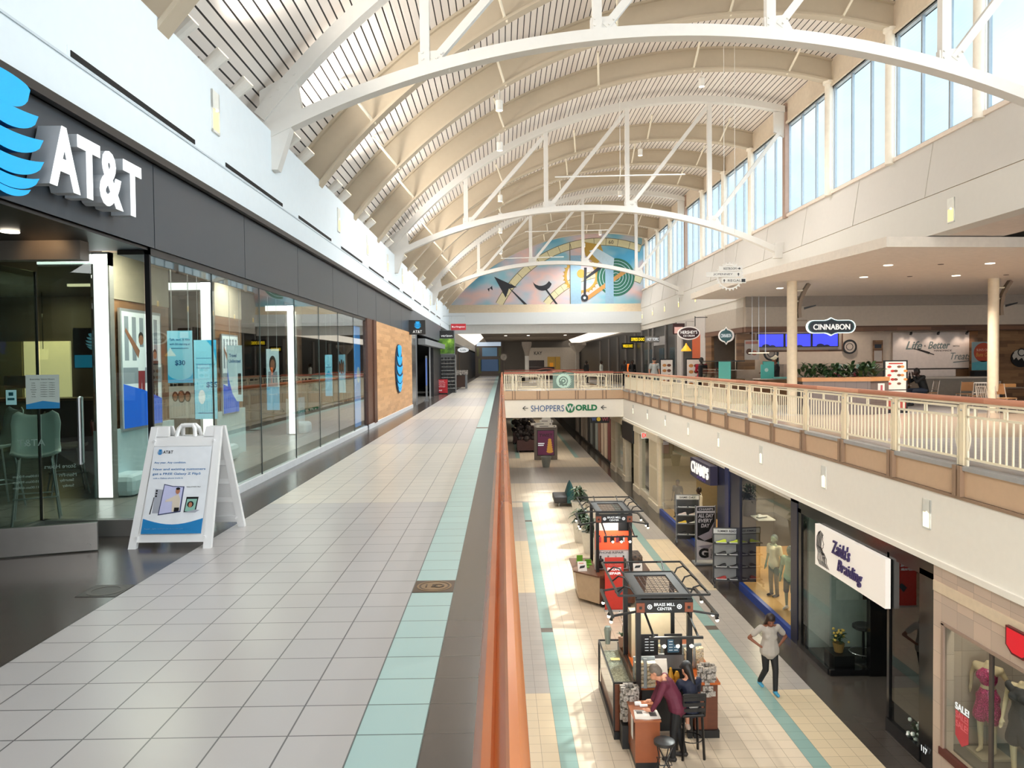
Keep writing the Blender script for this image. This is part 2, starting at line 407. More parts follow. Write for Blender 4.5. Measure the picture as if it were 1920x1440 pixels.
# ---------------------------------------------------------------- vault
CX, CZ, RR, RD = 6.3, -2.55, 12.4, 13.0
def arc_pt(x, r, cx=CX, cz=CZ): return cz+math.sqrt(max(0, r*r-(x-cx)**2))
def arc(b, r0, r1, xa, xb, y0, y1, n=40, m=0, cx=CX, cz=CZ):
    rm = (r0+r1)/2; a0 = math.acos((xa-cx)/rm); a1 = math.acos((xb-cx)/rm)
    rings = []
    for i in range(n+1):
        a = a0+(a1-a0)*i/n; c, s_ = math.cos(a), math.sin(a)
        rings.append([b.bm.verts.new((cx+r*c, y, cz+r*s_)) for r, y in ((r0, y0), (r0, y1), (r1, y1), (r1, y0))])
    for i in range(n):
        for k in range(4): b._f([rings[i][k], rings[i][(k+1) % 4], rings[i+1][(k+1) % 4], rings[i+1][k]], m)
    b._f(rings[0], m); b._f(rings[-1][::-1], m)
# slatted deck: boards run along the hall, black joints every 0.15 m of arc
dm = bpy.data.materials.new('roof_slats'); dm.use_nodes = True; n = dm.node_tree; pb = n.nodes['Principled BSDF']
t = n.nodes.new('ShaderNodeTexCoord'); s_ = n.nodes.new('ShaderNodeSeparateXYZ'); n.links.new(t.outputs['Object'], s_.inputs[0])
ang = math_node(n, 'ARCTAN2', math_node(n, 'SUBTRACT', s_.outputs[2], CZ), math_node(n, 'SUBTRACT', s_.outputs[0], CX))
f_ = math_node(n, 'DIVIDE', math_node(n, 'MULTIPLY', ang, RD), .155); fr_ = math_node(n, 'FRACT', f_)
isb = math_node(n, 'LESS_THAN', fr_, .16)
wn = n.nodes.new('ShaderNodeTexWhiteNoise'); wn.noise_dimensions = '1D'; n.links.new(math_node(n, 'FLOOR', f_), wn.inputs['W'])
r = n.nodes.new('ShaderNodeValToRGB'); r.color_ramp.elements[0].color = lin('#e6ddd6'); r.color_ramp.elements[1].color = lin('#f1eae3'); n.links.new(wn.outputs['Value'], r.inputs['Fac'])
mx = n.nodes.new('ShaderNodeMix'); mx.data_type = 'RGBA'; mx.inputs['B'].default_value = lin('#110e0e'); n.links.new(isb, mx.inputs['Factor']); n.links.new(r.outputs['Color'], mx.inputs['A'])
n.links.new(mx.outputs['Result'], pb.inputs['Base Color']); pb.inputs['Roughness'].default_value = .55
b = B(); arc(b, RD, RD+.2, -4.2, 9.75, YB, YE+.3, 64); struct(b.build('ceiling', dm), 'curved vault of white boards with black joints')

FAC = 5.15
def rib_geo(y):
    b = B(); arc(b, RR, RD, -3.75, 9.4, y-.03, y+.03, 48, 0); arc(b, RR-.02, RR+.03, -3.75, 9.4, y-.13, y+.13, 48, 0); arc(b, RD-.05, RD, -3.75, 9.4, y-.12, y+.12, 48, 0)
    return b
RIBM = mat('rib_tan', '#beb09a', .5, var=.015)
rib0 = None; ribY = [8.05, 14.93, 18.35, 21.78, 28.6, 32.05, 35.5, 42.3, 45.7, 49.1]
seen = 0
for y in ribY:
    lab = 'tan curved roof rib under the slatted vault'
    vis = y > 6
    if rib0 is None:
        rt = thing('arched_rib', lab, 'roof beam', (0, y, 0), group='tan ribs of the vault')
        rib_geo(0).build('beam', RIBM, rt, smooth=True)
        for x in (-2.4, .14, 2.8, 5.46, 8.13):
            a = math.atan2(arc_pt(x, RR)-CZ, x-CX)
            p = Vector((CX+(RR+.02)*math.cos(a), -.05, CZ+(RR+.02)*math.sin(a))); q = Vector((CX+(RD-.03)*math.cos(a), -1.15, CZ+(RD-.03)*math.sin(a)))
            bb = B(); bb.tube([p, q], .03, 8); bb.box(p.x-.05, p.x+.05, p.y-.04, p.y+.05, p.z-.04, p.z+.04); bb.build('brace', mat('brace_cream', '#e6ddc9', .45), rt)
        rib0 = rt
        r_ = rt
    else: r_ = dup(rib0, (0, y, 0))
    if vis: r_['label'] = 'tan curved roof rib, %s of the tan ribs counted from the camera end' % ORD[seen]; seen += 1
    else: r_['label'] = 'tan curved roof rib behind the camera, out of the photo'

# trusses
TW = mat('truss_white', '#d9d6d0', .42, var=.015)
tcx, tR = 2.85, 14.2; tcz = 6.68-tR
def tz(x): return tcz+math.sqrt(tR*tR-(x-tcx)**2)
def make_truss(y):
    t = thing('roof_truss', '', 'truss', (0, y, 0), group='white bowstring trusses')
    b = B(); arc(b, RR+.22, RR+.42, -3.62, 9.4, -.12, .12, 48); b.build('top_chord', TW, t, smooth=True)
    b = B(); arc(b, tR-.09, tR+.09, -3.5, 9.22, -.11, .11, 48, 0, tcx, tcz); b.build('bottom_chord', TW, t, smooth=True)
    vx = (-1.12, 1.5, 4.15, 6.84)
    tops = [arc_pt(x, RR+.3) for x in vx]
    for i, x in enumerate(vx):
        b = B(); b.box(x-.07, x+.07, -.07, .07, tz(x)+.05, tops[i]); b.build('vertical', TW, t)
    for i, x in enumerate(vx):
        a = (x+.13, 0, tz(x)+.14); c = (vx[i+1]-.1, 0, tops[i+1]-.25) if i < 3 else (9.3, 0, 9.3)
        b = B(); b.bar(a, c, .12, .12); b.build('diagonal', TW, t)
        g = B(); zz = tz(x); g.hexa([(x-.10, -.05, zz+.05), (x+.38, -.05, zz-.0), (x+.38, .05, zz-.0), (x-.10, .05, zz+.05), (x-.10, -.05, zz+.27), (x+.22, -.05, zz+.30), (x+.22, .05, zz+.30), (x-.10, .05, zz+.27)])
        for dx, dz in ((-.04, .15), (-.04, .25), (.18, .17), (.25, .24)): g.tube([(x+dx, -.09, zz+dz), (x+dx, .09, zz+dz)], .018, 6)
        g.build('gusset', TW, t)
    b = B(); b.hexa([(-3.62, -.08, 5.15), (-2.95, -.08, 5.35), (-2.95, .08, 5.35), (-3.62, .08, 5.15), (-3.62, -.08, 5.8), (-3.1, -.08, 6.1), (-3.1, .08, 6.1), (-3.62, .08, 5.8)])
    for k in range(4): b.tube([(-3.45+.12*k, -.13, 5.72+.11*k), (-3.45+.12*k, .13, 5.72+.11*k)], .03, 8)
    b.hexa([(-3.45, -.1, 4.62), (-3.36, -.1, 4.62), (-3.36, .1, 4.62), (-3.45, .1, 4.62), (-3.45, -.1, 5.3), (-3.1, -.1, 5.4), (-3.1, .1, 5.4), (-3.45, .1, 5.3)])
    b.build('left_bracket', TW, t)
    b = B(); b.box(8.95, 9.3, -.12, .12, 5.0, 5.5); b.build('lower_right_bracket', TW, t); b = B(); b.hexa([(8.95, -.05, 9.1), (9.42, -.05, 8.85), (9.42, .05, 8.85), (8.95, .05, 9.1), (8.95, -.05, 9.75), (9.42, -.05, 9.75), (9.42, .05, 9.75), (8.95, .05, 9.75)])
    b.build('upper_right_bracket', TW, t)
    return t
tr = make_truss(11.85); tr['label'] = 'white arched roof truss nearest the camera, sweeping across the top of the photo'
dup(tr, (0, 25.2, 0), label='white arched roof truss, middle one of three, over the middle of the hall')
dup(tr, (0, 38.9, 0), label='white arched roof truss farthest away, crossing in front of the mural')

# right: clerestory windows, columns, header, sloped wall, fascia
BAY = [-2.2, 1.2, 4.6, 8.05, 11.5, 14.93, 18.35, 21.78, 25.2, 28.6, 32.05, 35.5, 38.9, 42.3, 45.7, 49.1, 51.0]
FRM = mat('window_frame_blue', '#9aa3ab', .35, .3)
for i in range(len(BAY)-1):
    y0, y1 = BAY[i]+.1, BAY[i+1]-.1; z0, z1 = 6.42, 9.33
    b = B()
    b.box(9.40, 9.50, y0, y1, z0, z0+.05); b.box(9.40, 9.50, y0, y1, z1-.05, z1)
    k = 3 if y1-y0 > 2.5 else 2
    for j in range(k+1):
        y = y0+(y1-y0)*j/k; b.box(9.41, 9.48, y-.028, y+.028, z0, z1)
    w_ = b.build('window_%d' % (i+1), FRM); struct(w_, 'tall clerestory window of three panes')
    for j in range(k):
        g = B(); g.box(9.445, 9.455, y0+(y1-y0)*j/k+.03, y0+(y1-y0)*(j+1)/k-.03, z0+.05, z1-.05); g.build('pane', GLW, w_)
colp = None; cn = 0
for i, y in enumerate(BAY[1:-1]):
    if y < 14: continue
    tp = y in (11.5, 25.2, 38.9)
    b = B()
    if tp: b.box(9.28, 9.48, y-.12, y+.12, 6.3, 10.0); m_ = mat('brown_column', '#a98f80', .5)
    else: b.lathe([(.11, 6.3), (.11, 9.4), (.16, 9.42), (.16, 9.5)], (9.3, y, 0), 16); m_ = mat('round_column', '#efe6d6', .45)
    o = b.build('window_column', m_, smooth=True)
    vis = y > 10
    if y < 11: tag(o, 'column of the clerestory beside the camera, out of the photo', 'column', 'clerestory columns')
    else:
        tag(o, ('square brown' if tp else 'round cream')+' column between the high windows, %s column counted from the camera end' % ORD[cn], 'column', 'clerestory columns'); cn += 1
b = B()
b.box(9.36, 9.6, YB, YE, 9.33, 10.15, 0); b.box(9.30, 9.6, YB, YE, 9.33, 9.40, 0)
b.box(9.32, 9.65, YB, YE, 6.33, 6.42, 1)
b.hexa([(9.2, YB, FAC), (9.6, YB, FAC), (9.6, YE, FAC), (9.2, YE, FAC), (9.38, YB, 6.34), (9.6, YB, 6.34), (9.6, YE, 6.34), (9.38, YE, 6.34)], 2)
b.box(9.2, 9.6, YB, 29.3, 4.3, FAC-.02, 3); b.box(9.2, 9.6, 29.3, 60, 4.02, FAC-.02, 3); b.box(9.23, 9.6, YB, YE, FAC-.03, FAC, 0)
for k in range(12):
    y = 13.2+3.43*k; b.hexa([(9.188, y, FAC), (9.2, y, FAC), (9.2, y+.012, FAC), (9.188, y+.012, FAC), (9.37, y+.0, 6.33), (9.38, y, 6.33), (9.38, y+.012, 6.33), (9.37, y+.012, 6.33)], 4)
struct(b.build('wall_right', [mat('header_tan', '#d8c8b2', .55), mat('sill_pink', '#e5d6c8', .5), mat('slope_wall', '#cdc9c3', .6, var=.01), mat('fascia_cream', '#d5d2cb', .6, var=.01), mat('seam_grey', '#b5afa5', .6)]), 'right hand upper wall: header, sloped band and cream fascia')
b = B(); b.box(9.24, 9.6, 29.3, 51, 3.7, 4.02); struct(b.build('wall_right', mat('soffit_cream', '#d3cdc2', .6)))

# left wall
b = B()
b.box(-3.75, -3.45, YB, 51, 3.77, 5.2, 0); b.box(-3.9, -3.75, YB, 51, 5.0, 5.2, 1); b.box(-4.35, -3.9, YB, 51, 5.0, 5.6, 1)
b.box(-3.86, -3.8, YB, 51, 5.2, 5.34, 1)
b.box(-3.448, -3.44, YB, 51, 4.13, 4.15, 2)
struct(b.build('wall_left', [mat('left_wall_white', '#e4edf2', .6, var=.01), mat('ledge_tan', '#a8927a', .6), mat('wall_crease', '#cbd5db', .6)]), 'long white wall above the dark shop fascia')
for k in range(11):
    y = 6.3+3.47*k
    b = B(); b.box(-3.452, -3.445, y-.04, y+2.54, 4.14, 4.24, 1); b.box(-3.446, -3.438, y, y+2.5, 4.165, 4.215, 0)
    o = b.build('air_slot', [mat('slot_black', '#0a0a0a', .8), mat('left_wall_white', '')])
    tag(o, 'black linear air slot in the white left wall, %s slot counted from the camera' % ORD[k], 'vent', 'air slots in the left wall')
# sconces
GLOW = mat('sconce_glow', '#ffd98a', .5, emit=1.15); SCW = mat('sconce_plate', '#e6e6de', .5)
GLOW2 = mat('sconce_glow_pale', '#fff0c4', .5, emit=1.2)
def sconce(loc, rz, lab, grp):
    t = thing('wall_sconce', lab, 'wall light', loc, rz, grp)
    b = B(); b.box(-.12, .12, -.02, 0, -.25, -.22); b.box(-.12, .12, -.02, 0, .03, .25); b.box(-.12, -.10, -.02, 0, -.25, .25); b.box(.10, .12, -.02, 0, -.25, .25); b.build('plate', SCW, t)
    b = B(); b.box(-.10, .10, -.012, 0, -.22, .03); gl_ = b.build('glow', GLOW, t)
    b = B(); b.ball((.02, -.025, .03), .018, n=5); b.build('bulb', mat('bulb_white', '#fff3d0', .4, emit=4), gl_)
    return t
s0 = sconce((-3.45, 9.45, 4.73), PI/2, 'recessed wall light in the white left wall, nearest the camera above the dark fascia', 'recessed lights in the left wall')
for k, y in enumerate([16.5, 20, 23.5, 27, 30.5, 34, 37.5, 41]): dup(s0, (-3.45, y, 4.73), label='recessed wall light in the white left wall, %s one counted from the camera' % ORD[k+1])
for k in range(11):
    y = 15.65+3.45*k
    if k in (1, 2, 3, 4): continue
    dup(s0, (9.2, y, 4.68), -PI/2, 'recessed wall light in the cream right fascia, ' + ('nearest one' if k == 0 else '%s counted toward the mural' % ORD[k-5]), 'recessed lights in the right fascia')
for k in range(1, 9):
    o = dup(s0, (7.1, 8.6+4.12*k, -.94), -PI/2, 'recessed light in the white fascia below the right railing, %s from the camera' % ORD[k-1], 'recessed lights in the slab fascia')
    for ch in o.children:
        if ch.name.startswith('glow'): ch.data = ch.data.copy(); ch.data.materials[0] = GLOW2

# end wall, tan band, white cross beam
SKYM = noise_mat('mural_sky', [(.36, '#4a9cc0'), (.46, '#8bbccb'), (.52, '#c3bcc4'), (.58, '#e0bdb6'), (.70, '#9cc4d2')], .22, 3, .6, stretch=(1, 1, 1.7))
mu = thing('mural', 'half round painted mural of sky, arrow, moon and clockwork high on the end wall', 'mural', (0, 51.0, 0))
b = B(); pts = [(-3.6, 5.48)]; 
for i in range(41):
    x = -3.35+(9.42+3.35)*i/40; pts.append((x, arc_pt(x, RR+.5)))
pts.append((9.42, 5.48)); b.plate(fS(0, 0, 0), pts, .02, 0); b.build('painted_sky', SKYM, mu)
MI = [mat('mural_cream', '#d9cfa6', .6), mat('mural_dark', '#23262f', .6), mat('mural_gold', '#b8933f', .6), mat('mural_green', '#2c6a54', .6), mat('mural_steel', '#8fb0c6', .6), mat('mural_orange', '#c08a4a', .6), mat('mural_line', '#6d6652', .6), mat('mural_pale', '#c6dbe6', .6)]
f = fS(0, -.02, 0)
for (cx, cz, r, w_, a0) in ((6.6, 2.0, 7.6, .22, 1.21), (7.1, 2.2, 5.3, .2, 1.14)):
    a1 = math.pi-math.asin((5.52-cz)/r)
    b = B(); b.ring(f, cx, cz, r-w_, r+w_, .006, 0, 0, 30, a0, a1); b.ring(f, cx, cz, r-w_-.04, r-w_, .008, 6, 0, 30, a0, a1); b.ring(f, cx, cz, r+w_, r+w_+.04, .008, 6, 0, 30, a0, a1)
    for k in range(14):
        a = a0+(a1-a0)*k/14; b.plate(f, [(cx+(r-w_)*math.cos(a), cz+(r-w_)*math.sin(a)), (cx+(r+w_)*math.cos(a), cz+(r+w_)*math.sin(a)), (cx+(r+w_)*math.cos(a+.004), cz+(r+w_)*math.sin(a+.004)), (cx+(r-w_)*math.cos(a+.004), cz+(r-w_)*math.sin(a+.004))], .008, 6)
    b.build('cream_arc', MI, mu)
b = B(); g = fS(0, -.03, 0)
b.plate(g, [(-.45, 7.35), (1.05, 6.65), (.52, 6.55), (.3, 5.95)], .006, 1); b.plate(g, [(.5, 6.6), (.62, 6.55), (1.72, 5.5), (1.5, 5.5)], .006, 1)
mo = [(2.75+.62*math.cos(a), 7.02+.62*math.sin(a)) for a in [3.5+k*(2.5/14) for k in range(15)]] + [(2.62+.60*math.cos(a), 7.27+.55*math.sin(a)) for a in [5.85-k*(2.25/14) for k in range(15)]]
b.plate(g, mo, .006, 1); b.plate(g, [(2.9, 6.5), (3.02, 6.5), (3.75, 5.5), (3.6, 5.5)], .006, 1)
b.plate(g, [(-.75, 6.6), (-.6, 6.75), (-.55, 6.45)], .006, 1); b.plate(g, [(-.9, 6.55), (-.75, 6.62), (-.8, 6.35)], .006, 1)
b.build('arrow_and_moon', MI, mu)
b = B()
b.ring(g, 5.3, 7.35, .95, 1.12, .006, 2, 0, 36)
for k in range(28):
    a = 2*PI*k/28; b.plate(g, [(5.3+1.1*math.cos(a-.06), 7.35+1.1*math.sin(a-.06)), (5.3+1.25*math.cos(a), 7.35+1.25*math.sin(a)), (5.3+1.1*math.cos(a+.06), 7.35+1.1*math.sin(a+.06))], .006, 2)
b.plate(g, [(4.6, 5.5), (5.3, 5.5), (5.3, 8.7), (4.6, 8.7)], .008, 4, .002)
b.disc(g, 7.6, 7.25, 1.25, .009, 3, .002, 40)
for r in (.3, .5, .7, .9, 1.1): b.ring(g, 7.6, 7.25, r-.03, r, .013, 7, .002, 36)
b.plate(g, [(5.6, 5.95), (5.75, 5.75), (8.4, 7.6), (8.3, 7.85)], .016, 5, .002)
b.plate(g, [(6.9, 5.5), (7.45, 5.5), (7.45, 8.0), (6.9, 8.0)], .018, 4, .002); b.plate(g, [(5.85, 9.0), (6.4, 9.15), (7.5, 8.5), (7.45, 8.0), (7.1, 7.8), (6.2, 8.6)], .02, 7, .002)
b.plate(g, [(5.4, 9.6), (6.6, 9.4), (6.9, 8.6), (6.3, 8.1), (5.6, 8.7)], .012, 2, .002)
b.disc(g, 5.3, 7.5, .28, .022, 2, .002); b.plate(g, [(5.45, 5.95), (5.6, 5.95), (5.68, 7.9), (5.5, 7.9)], .026, 1, .002); b.disc(g, 5.52, 5.9, .24, .03, 1, .002); b.disc(g, 5.52, 5.9, .09, .032, 7, .003)
b.plate(g, [(5.6, 7.1), (5.62, 7.3), (6.4, 7.9), (6.75, 7.9), (6.4, 7.65)], .027, 1, .002); b.box(4.55, 4.6, -.04, 0, 5.5, 9.5, 6)
b.build('clockwork', MI, mu)
b = B(); b.text(g, '60', 7.3, 9.56, h=.24, d=.006, m=1); b.build('number_sixty', MI, mu)
b = B(); b.text((Vector((1.52, 50.97, 7.62)), Vector((.72, 0, .69)), Vector((-.69, 0, .72))), '55', 0, 0, h=.26, d=.006, m=1); b.build('number_fifty_five', MI, mu)
b = B(); b.box(-4.4, 9.9, 51.03, 51.4, 3.6, 11)
b.hexa([(-3.75, 50.55, 4.95), (9.4, 50.55, 4.95), (9.4, 51.2, 4.95), (-3.75, 51.2, 4.95), (-3.75, 50.95, 5.5), (9.4, 50.95, 5.5), (9.4, 51.2, 5.5), (-3.75, 51.2, 5.5)], 1)
b.box(-3.6, 9.3, 50.5, 51.2, 4.18, 4.95, 2)
struct(b.build('wall_back', [WHITE, mat('band_tan', '#d3c1a5', .6), mat('cross_white', '#dfe3e4', .6, var=.01)]), 'white cross beam and tan band below the mural')

# low ceiling beyond the mural
b = B(); b.box(-1.9, 7.9, 51.2, 98.6, 4.3, 4.5, 0); b.box(-14, 26, 51.2, 98.6, 5.2, 5.4, 1)
for k in range(9): b.box(-1.9, 7.9, 53+5*k, 53.06+5*k, 4.285, 4.3, 2)
struct(b.build('ceiling', [mat('low_ceiling', '#8d8279', .7), WHITE, mat('ceiling_joint', '#5a514b', .8)]), 'low taupe ceiling with small downlights beyond the hall')
COVE = mat('cove_light', '#fff4e4', .5, emit=1.3)
b = B(); b.quad([(-3.4, 51.2, 3.9), (-3.4, 98, 3.9), (-2.0, 98, 5.1), (-2.0, 51.2, 5.1)]); b.quad([(9.1, 51.2, 3.9), (9.1, 98, 3.9), (8.0, 98, 5.1), (8.0, 51.2, 5.1)])
struct(b.build('ceiling', COVE), 'glowing cove strips either side of the low ceiling')
k = 0
for y in (54, 60.5, 67, 75):
    for x in (-.2, 2.6, 5.6):
        b = B(); b.lathe([(.13, 4.27), (.13, 4.3)], (x+(.6 if k % 2 else 0), y, 0), 12); o = b.build('ceiling_downlight', mat('downlight', '#fff2dc', .5, emit=5))
        tag(o, 'small round downlight in the low taupe ceiling below the mural', 'ceiling light', 'downlights of the low ceiling'); k += 1
# far end wall and lower side walls
b = B(); b.box(-14, 26, 98.6, 99, -5.3, 5.3, 0); struct(b.build('wall_back', mat('far_wall', '#8d8781', .7)))
b = B(); b.box(-7.2, -7, YB, 98, -5.3, -1.6); struct(b.build('wall_left', mat('lower_left_wall', '#b9b0a2', .6)))
b = B(); b.box(12.5, 12.7, YB, 98, -5.3, -1.6); struct(b.build('wall_right', mat('lower_right_back', '#4c4741', .7)))
b = B(); b.box(-14.2, -14, YB, 98, -.1, 5.4); b.box(-14, -3.75, YB, 7.6, 3.3, 3.5); b.box(-14, -3.6, 51, 51.2, 0, 5.2); struct(b.build('wall_left', DARK))
b = B(); b.box(26, 26.2, YB, 98, 0, 5.4); struct(b.build('wall_right', mat('food_wall', '#6b625b', .7)))
b = B(); b.box(-14, -4.35, YB, 51, 5.0, 5.2); struct(b.build('ceiling', DARK))
b = B(); b.box(9.6, 26, YB, 51, 4.75, 4.95, 0); b.box(9.6, 10.9, YB, 29, 4.3, 4.75, 1); struct(b.build('ceiling', [mat('food_ceiling_high', '#a39a91', .7), mat('soffit_warm', '#d8ccc2', .6)]))

b = B(); b.box(-14, -.6, YB-.2, YB, 0, 3.9); struct(b.build('wall_rear_blocker', mat('rear_blocker', '#6d655d', .6)))  # unseen low wall, added to block sky reflections in the entrance glass
# ================================================================ RAILINGS
HW = wood('handrail_wood', '#b45a2c', '#e08a52', plank=3, length=3.0, axes='YX', rough=.22)
HWR = wood('handrail_right_wood', '#b9775c', '#dd9f80', plank=3, length=2.0, axes='YX', rough=.4)
# left handrail close to the camera: rounded timber with a side groove, on a cream steel frame
prof = [(-.052, 1.035), (-.05, 1.075), (-.036, 1.098), (-.022, 1.102), (-.017, 1.094), (-.012, 1.103), (.005, 1.122), (.02, 1.122), (.033, 1.108), (.036, 1.08), (.03, 1.035)]
lr = thing('railing', 'polished orange timber handrail beside the camera running away down the left edge of the well', 'railing', (0, 0, 0))
b = B(); r0 = [b.bm.verts.new((p[0]-.0, YB, p[1]-.0)) for p in prof]; r1 = [b.bm.verts.new((p[0], 45.0, p[1])) for p in prof]
for i in range(len(prof)): b._f([r0[i], r0[(i+1) % len(prof)], r1[(i+1) % len(prof)], r1[i]], 0)
b._f(r0, 0); b._f(r1[::-1], 0); b.build('handrail', HW, lr, smooth=True)
b = B(); b.box(-.02, .015, YB, 45, .98, 1.035); b.box(-.02, .015, YB, 45, .10, .13)
b.build('rail_bars', CREAM, lr)
b = B()
y = YB+.05
while y < 44.9: b.box(-.010, .006, y, y+.016, .13, .98); y += .14
o = b.build('balusters', CREAM, lr); o['kind'] = 'stuff'
for k in range(24): 
    b = B(); y = YB+.3+2.06*k; b.box(-.025, .02, y, y+.07, 0, 1.0); b.build('post', CREAM, lr)

rr = thing('railing', 'long cream steel railing with pinkish timber cap along the right side of the well', 'railing', (7.16, 0, 0))
b = B(); b.box(-.06, .06, YB, 45.1, .985, 1.07, 0, .02); b.build('handrail', HWR, rr, smooth=True)
b = B(); b.box(-.03, .03, YB, 45.1, .95, .985); b.build('cap_plate', CREAM, rr)
L = 1.82; h = L/2
def bal(b, y): b.box(-.011, .011, y-.011, y+.011, .13, .75)
def rail_panel(yc, near):
    b = B()
    b.box(-.015, .015, -h, h, .895, .93); b.box(-.015, .015, -h, h, .745, .78); b.box(-.015, .015, -h, h, .10, .135)
    for s in (-1, 1):
        b.box(-.015, .015, s*h-.018, s*h+.018, -.10, .93); b.box(-.013, .013, s*(h-.17)-.012, s*(h-.17)+.012, .78, .895)
    t = b.build('panel', CREAM, rr); t.location = (0, yc, 0)
    for s in (-1, 1):
        b = B(); b.tube([(0, s*(h+.06-.13*math.sin(PI*k/12)), .12+.64*k/12) for k in range(13)], .012, 6); b.build('bow_bar', CREAM, t)
    b = B(); f = fW(-.008, 0, .838)
    b.plate(f, [(-.045, -.06), (-.018, -.06), (-.022, 0), (-.018, .06), (-.045, .06)], .016); b.plate(f, [(.045, .06), (.018, .06), (.022, 0), (.018, -.06), (.045, -.06)], .016)
    b.plate(f, [(-.02, .05), (.02, .05), (.02, .06), (-.02, .06)], .016); b.plate(f, [(-.02, -.06), (.02, -.06), (.02, -.05), (-.02, -.05)], .016)
    b.build('oval_plate', CREAM, t)
    return t
far = B(); PCR = mat('post_cream', '#f8e7c6', .45, var=.01); bal0 = None
for k in range(-4, 16):
    y = 11.83+2.06*k; yc = y+1.03
    t = rail_panel(yc, 0)
    for i in range(11):
        yy = -h+.19+(L-.38)*i/10
        if -2 <= k < 7:
            b = B(); bal(b, yy); b.build('baluster', CREAM, t)
        else: bal(far, yc+yy)
    b = B(); b.box(-.03, .03, -.055, .055, -.05, .96); b.box(-.035, .035, -.035, .035, -.12, 0); o = b.build('post', PCR, rr); o.location = (0, y, 0)
    b = B(); b.ball((-.035, 0, .86), .018, n=4); b.build('bolt', CHROME, o)
o = far.build('balusters', CREAM, rr); o['kind'] = 'stuff'

# bridge railings
def bridge_rail(y, lab, emblem=True):
    t = thing('bridge_railing', lab, 'railing', (3.6, y, 0))
    b = B(); P = []
    for k in range(25):
        x = -3.5+7.0*k/24; P.append((x, 0, 1.03+(.12*math.cos(x/.75*PI/2) if abs(x) < .75 else 0)))
    for i in range(24): b.bar(P[i], P[i+1], .12, .07)
    b.build('handrail', mat('bridge_timber', '#a8553a', .35), t)
    b = B(); b.box(-3.5, 3.5, -.015, .015, .90, .935); b.box(-3.5, 3.5, -.015, .015, .08, .12)
    for x in (-3.45, -2.95, -2.75, -1.25, -1.05, -.85, .85, 1.05, 1.25, 2.55, 2.75, 3.45): b.box(x-.025, x+.025, -.02, .02, -.1, .95)
    b.build('frame', CREAM, t)
    for s in (-1, 1):
        b = B(); c = 1.9*s
        b.tube([(c-.58, 0, .2), (c-.58, 0, .74), (c-.5, 0, .82), (c+.5, 0, .82), (c+.58, 0, .74), (c+.58, 0, .2), (c+.5, 0, .14), (c-.5, 0, .14), (c-.58, 0, .2)], .02, 6)
        b.build('rounded_frame', CREAM, t)
        for dx in (-.72, .72):
            b = B(); b.tube([(c+dx, 0, .12), (c+dx*1.06, 0, .5), (c+dx, 0, .9)], .014, 6); b.build('bow_bar', CREAM, t)
        for k in range(4):
            x = s*(2.9+.14*k); b = B(); b.box(x-.01, x+.01, -.01, .01, .12, .9); b.build('baluster', CREAM, t)
    if emblem:
        b = B(); b.box(-.62, .62, -.012, .012, .1, 1.05, 0); b.build('emblem_panel', mat('emblem_back', '#7f9a90', .5), t)
        b = B(); f = fS(0, -.015, .56)
        b.ring(f, 0, 0, .27, .42, .02, 0, 0, 36)
        for k in range(12):
            a = -1.1+k*.21; b.plate(f, [(.42*math.cos(a-.05), .42*math.sin(a-.05)), (.49*math.cos(a-.03), .49*math.sin(a-.03)), (.49*math.cos(a+.03), .49*math.sin(a+.03)), (.42*math.cos(a+.05), .42*math.sin(a+.05))], .02)
        b.ring(f, 0, 0, .14, .2, .02, 0, 0, 24, -PI/2, PI); b.disc(f, 0, 0, .06, .02); b.disc(f, -.02, -.25, .06, .03, 1); b.disc(f, .16, -.22, .05, .03, 1); b.disc(f, -.2, -.2, .05, .03, 1)
        b.build('gear_emblem', [mat('emblem_mint', '#d3f2e4', .5), mat('emblem_back', '')], t)
    return t
bridge_rail(45.08, 'cream railing across the near side of the bridge with a mint gear emblem')
bridge_rail(48.95, 'cream railing across the far side of the bridge, seen behind the gear emblem', False)
bridge_rail(62.1, 'cream railing at the far end of the second well, beyond the bridge', False)

# sign on the bridge fascia
sg = thing('direction_sign', 'large green and blue direction lettering with arrows on the white bridge fascia', 'sign', (3.6, 45, -1.03))
f = fS(3.6, 44.995, -1.02)
b = B(); b.text(f, 'SHOPPERS', -.95, -.02, w=1.95, h=.36, d=.02); b.build('blue_lettering', mat('sign_blue', '#2d5f95', .5), sg, world=True)
b = B(); b.disc(f, .38, -.02, .27, .02, 0); b.text(f, 'ORLD', 1.33, 0, w=1.28, h=.36, d=.02, m=0, bold=.05); b.text(f, 'W', .38, -.02, w=.46, h=.34, d=.012, m=1, off=.022, bold=.04)
b.build('green_lettering', [mat('sign_green', '#147a4d', .5), WHITE], sg, world=True)
for x in (-2.25, 2.35):
    b = B(); b.plate(f, [(x-.16, -.015), (x+.16, -.015), (x+.16, .015), (x-.16, .015)], .02); b.plate(f, [(x-.17, 0), (x-.02, .13), (x+.02, .11), (x-.13, 0), (x+.02, -.11), (x-.02, -.13)], .02)
    b.build('arrow', BLACK, sg, world=True)

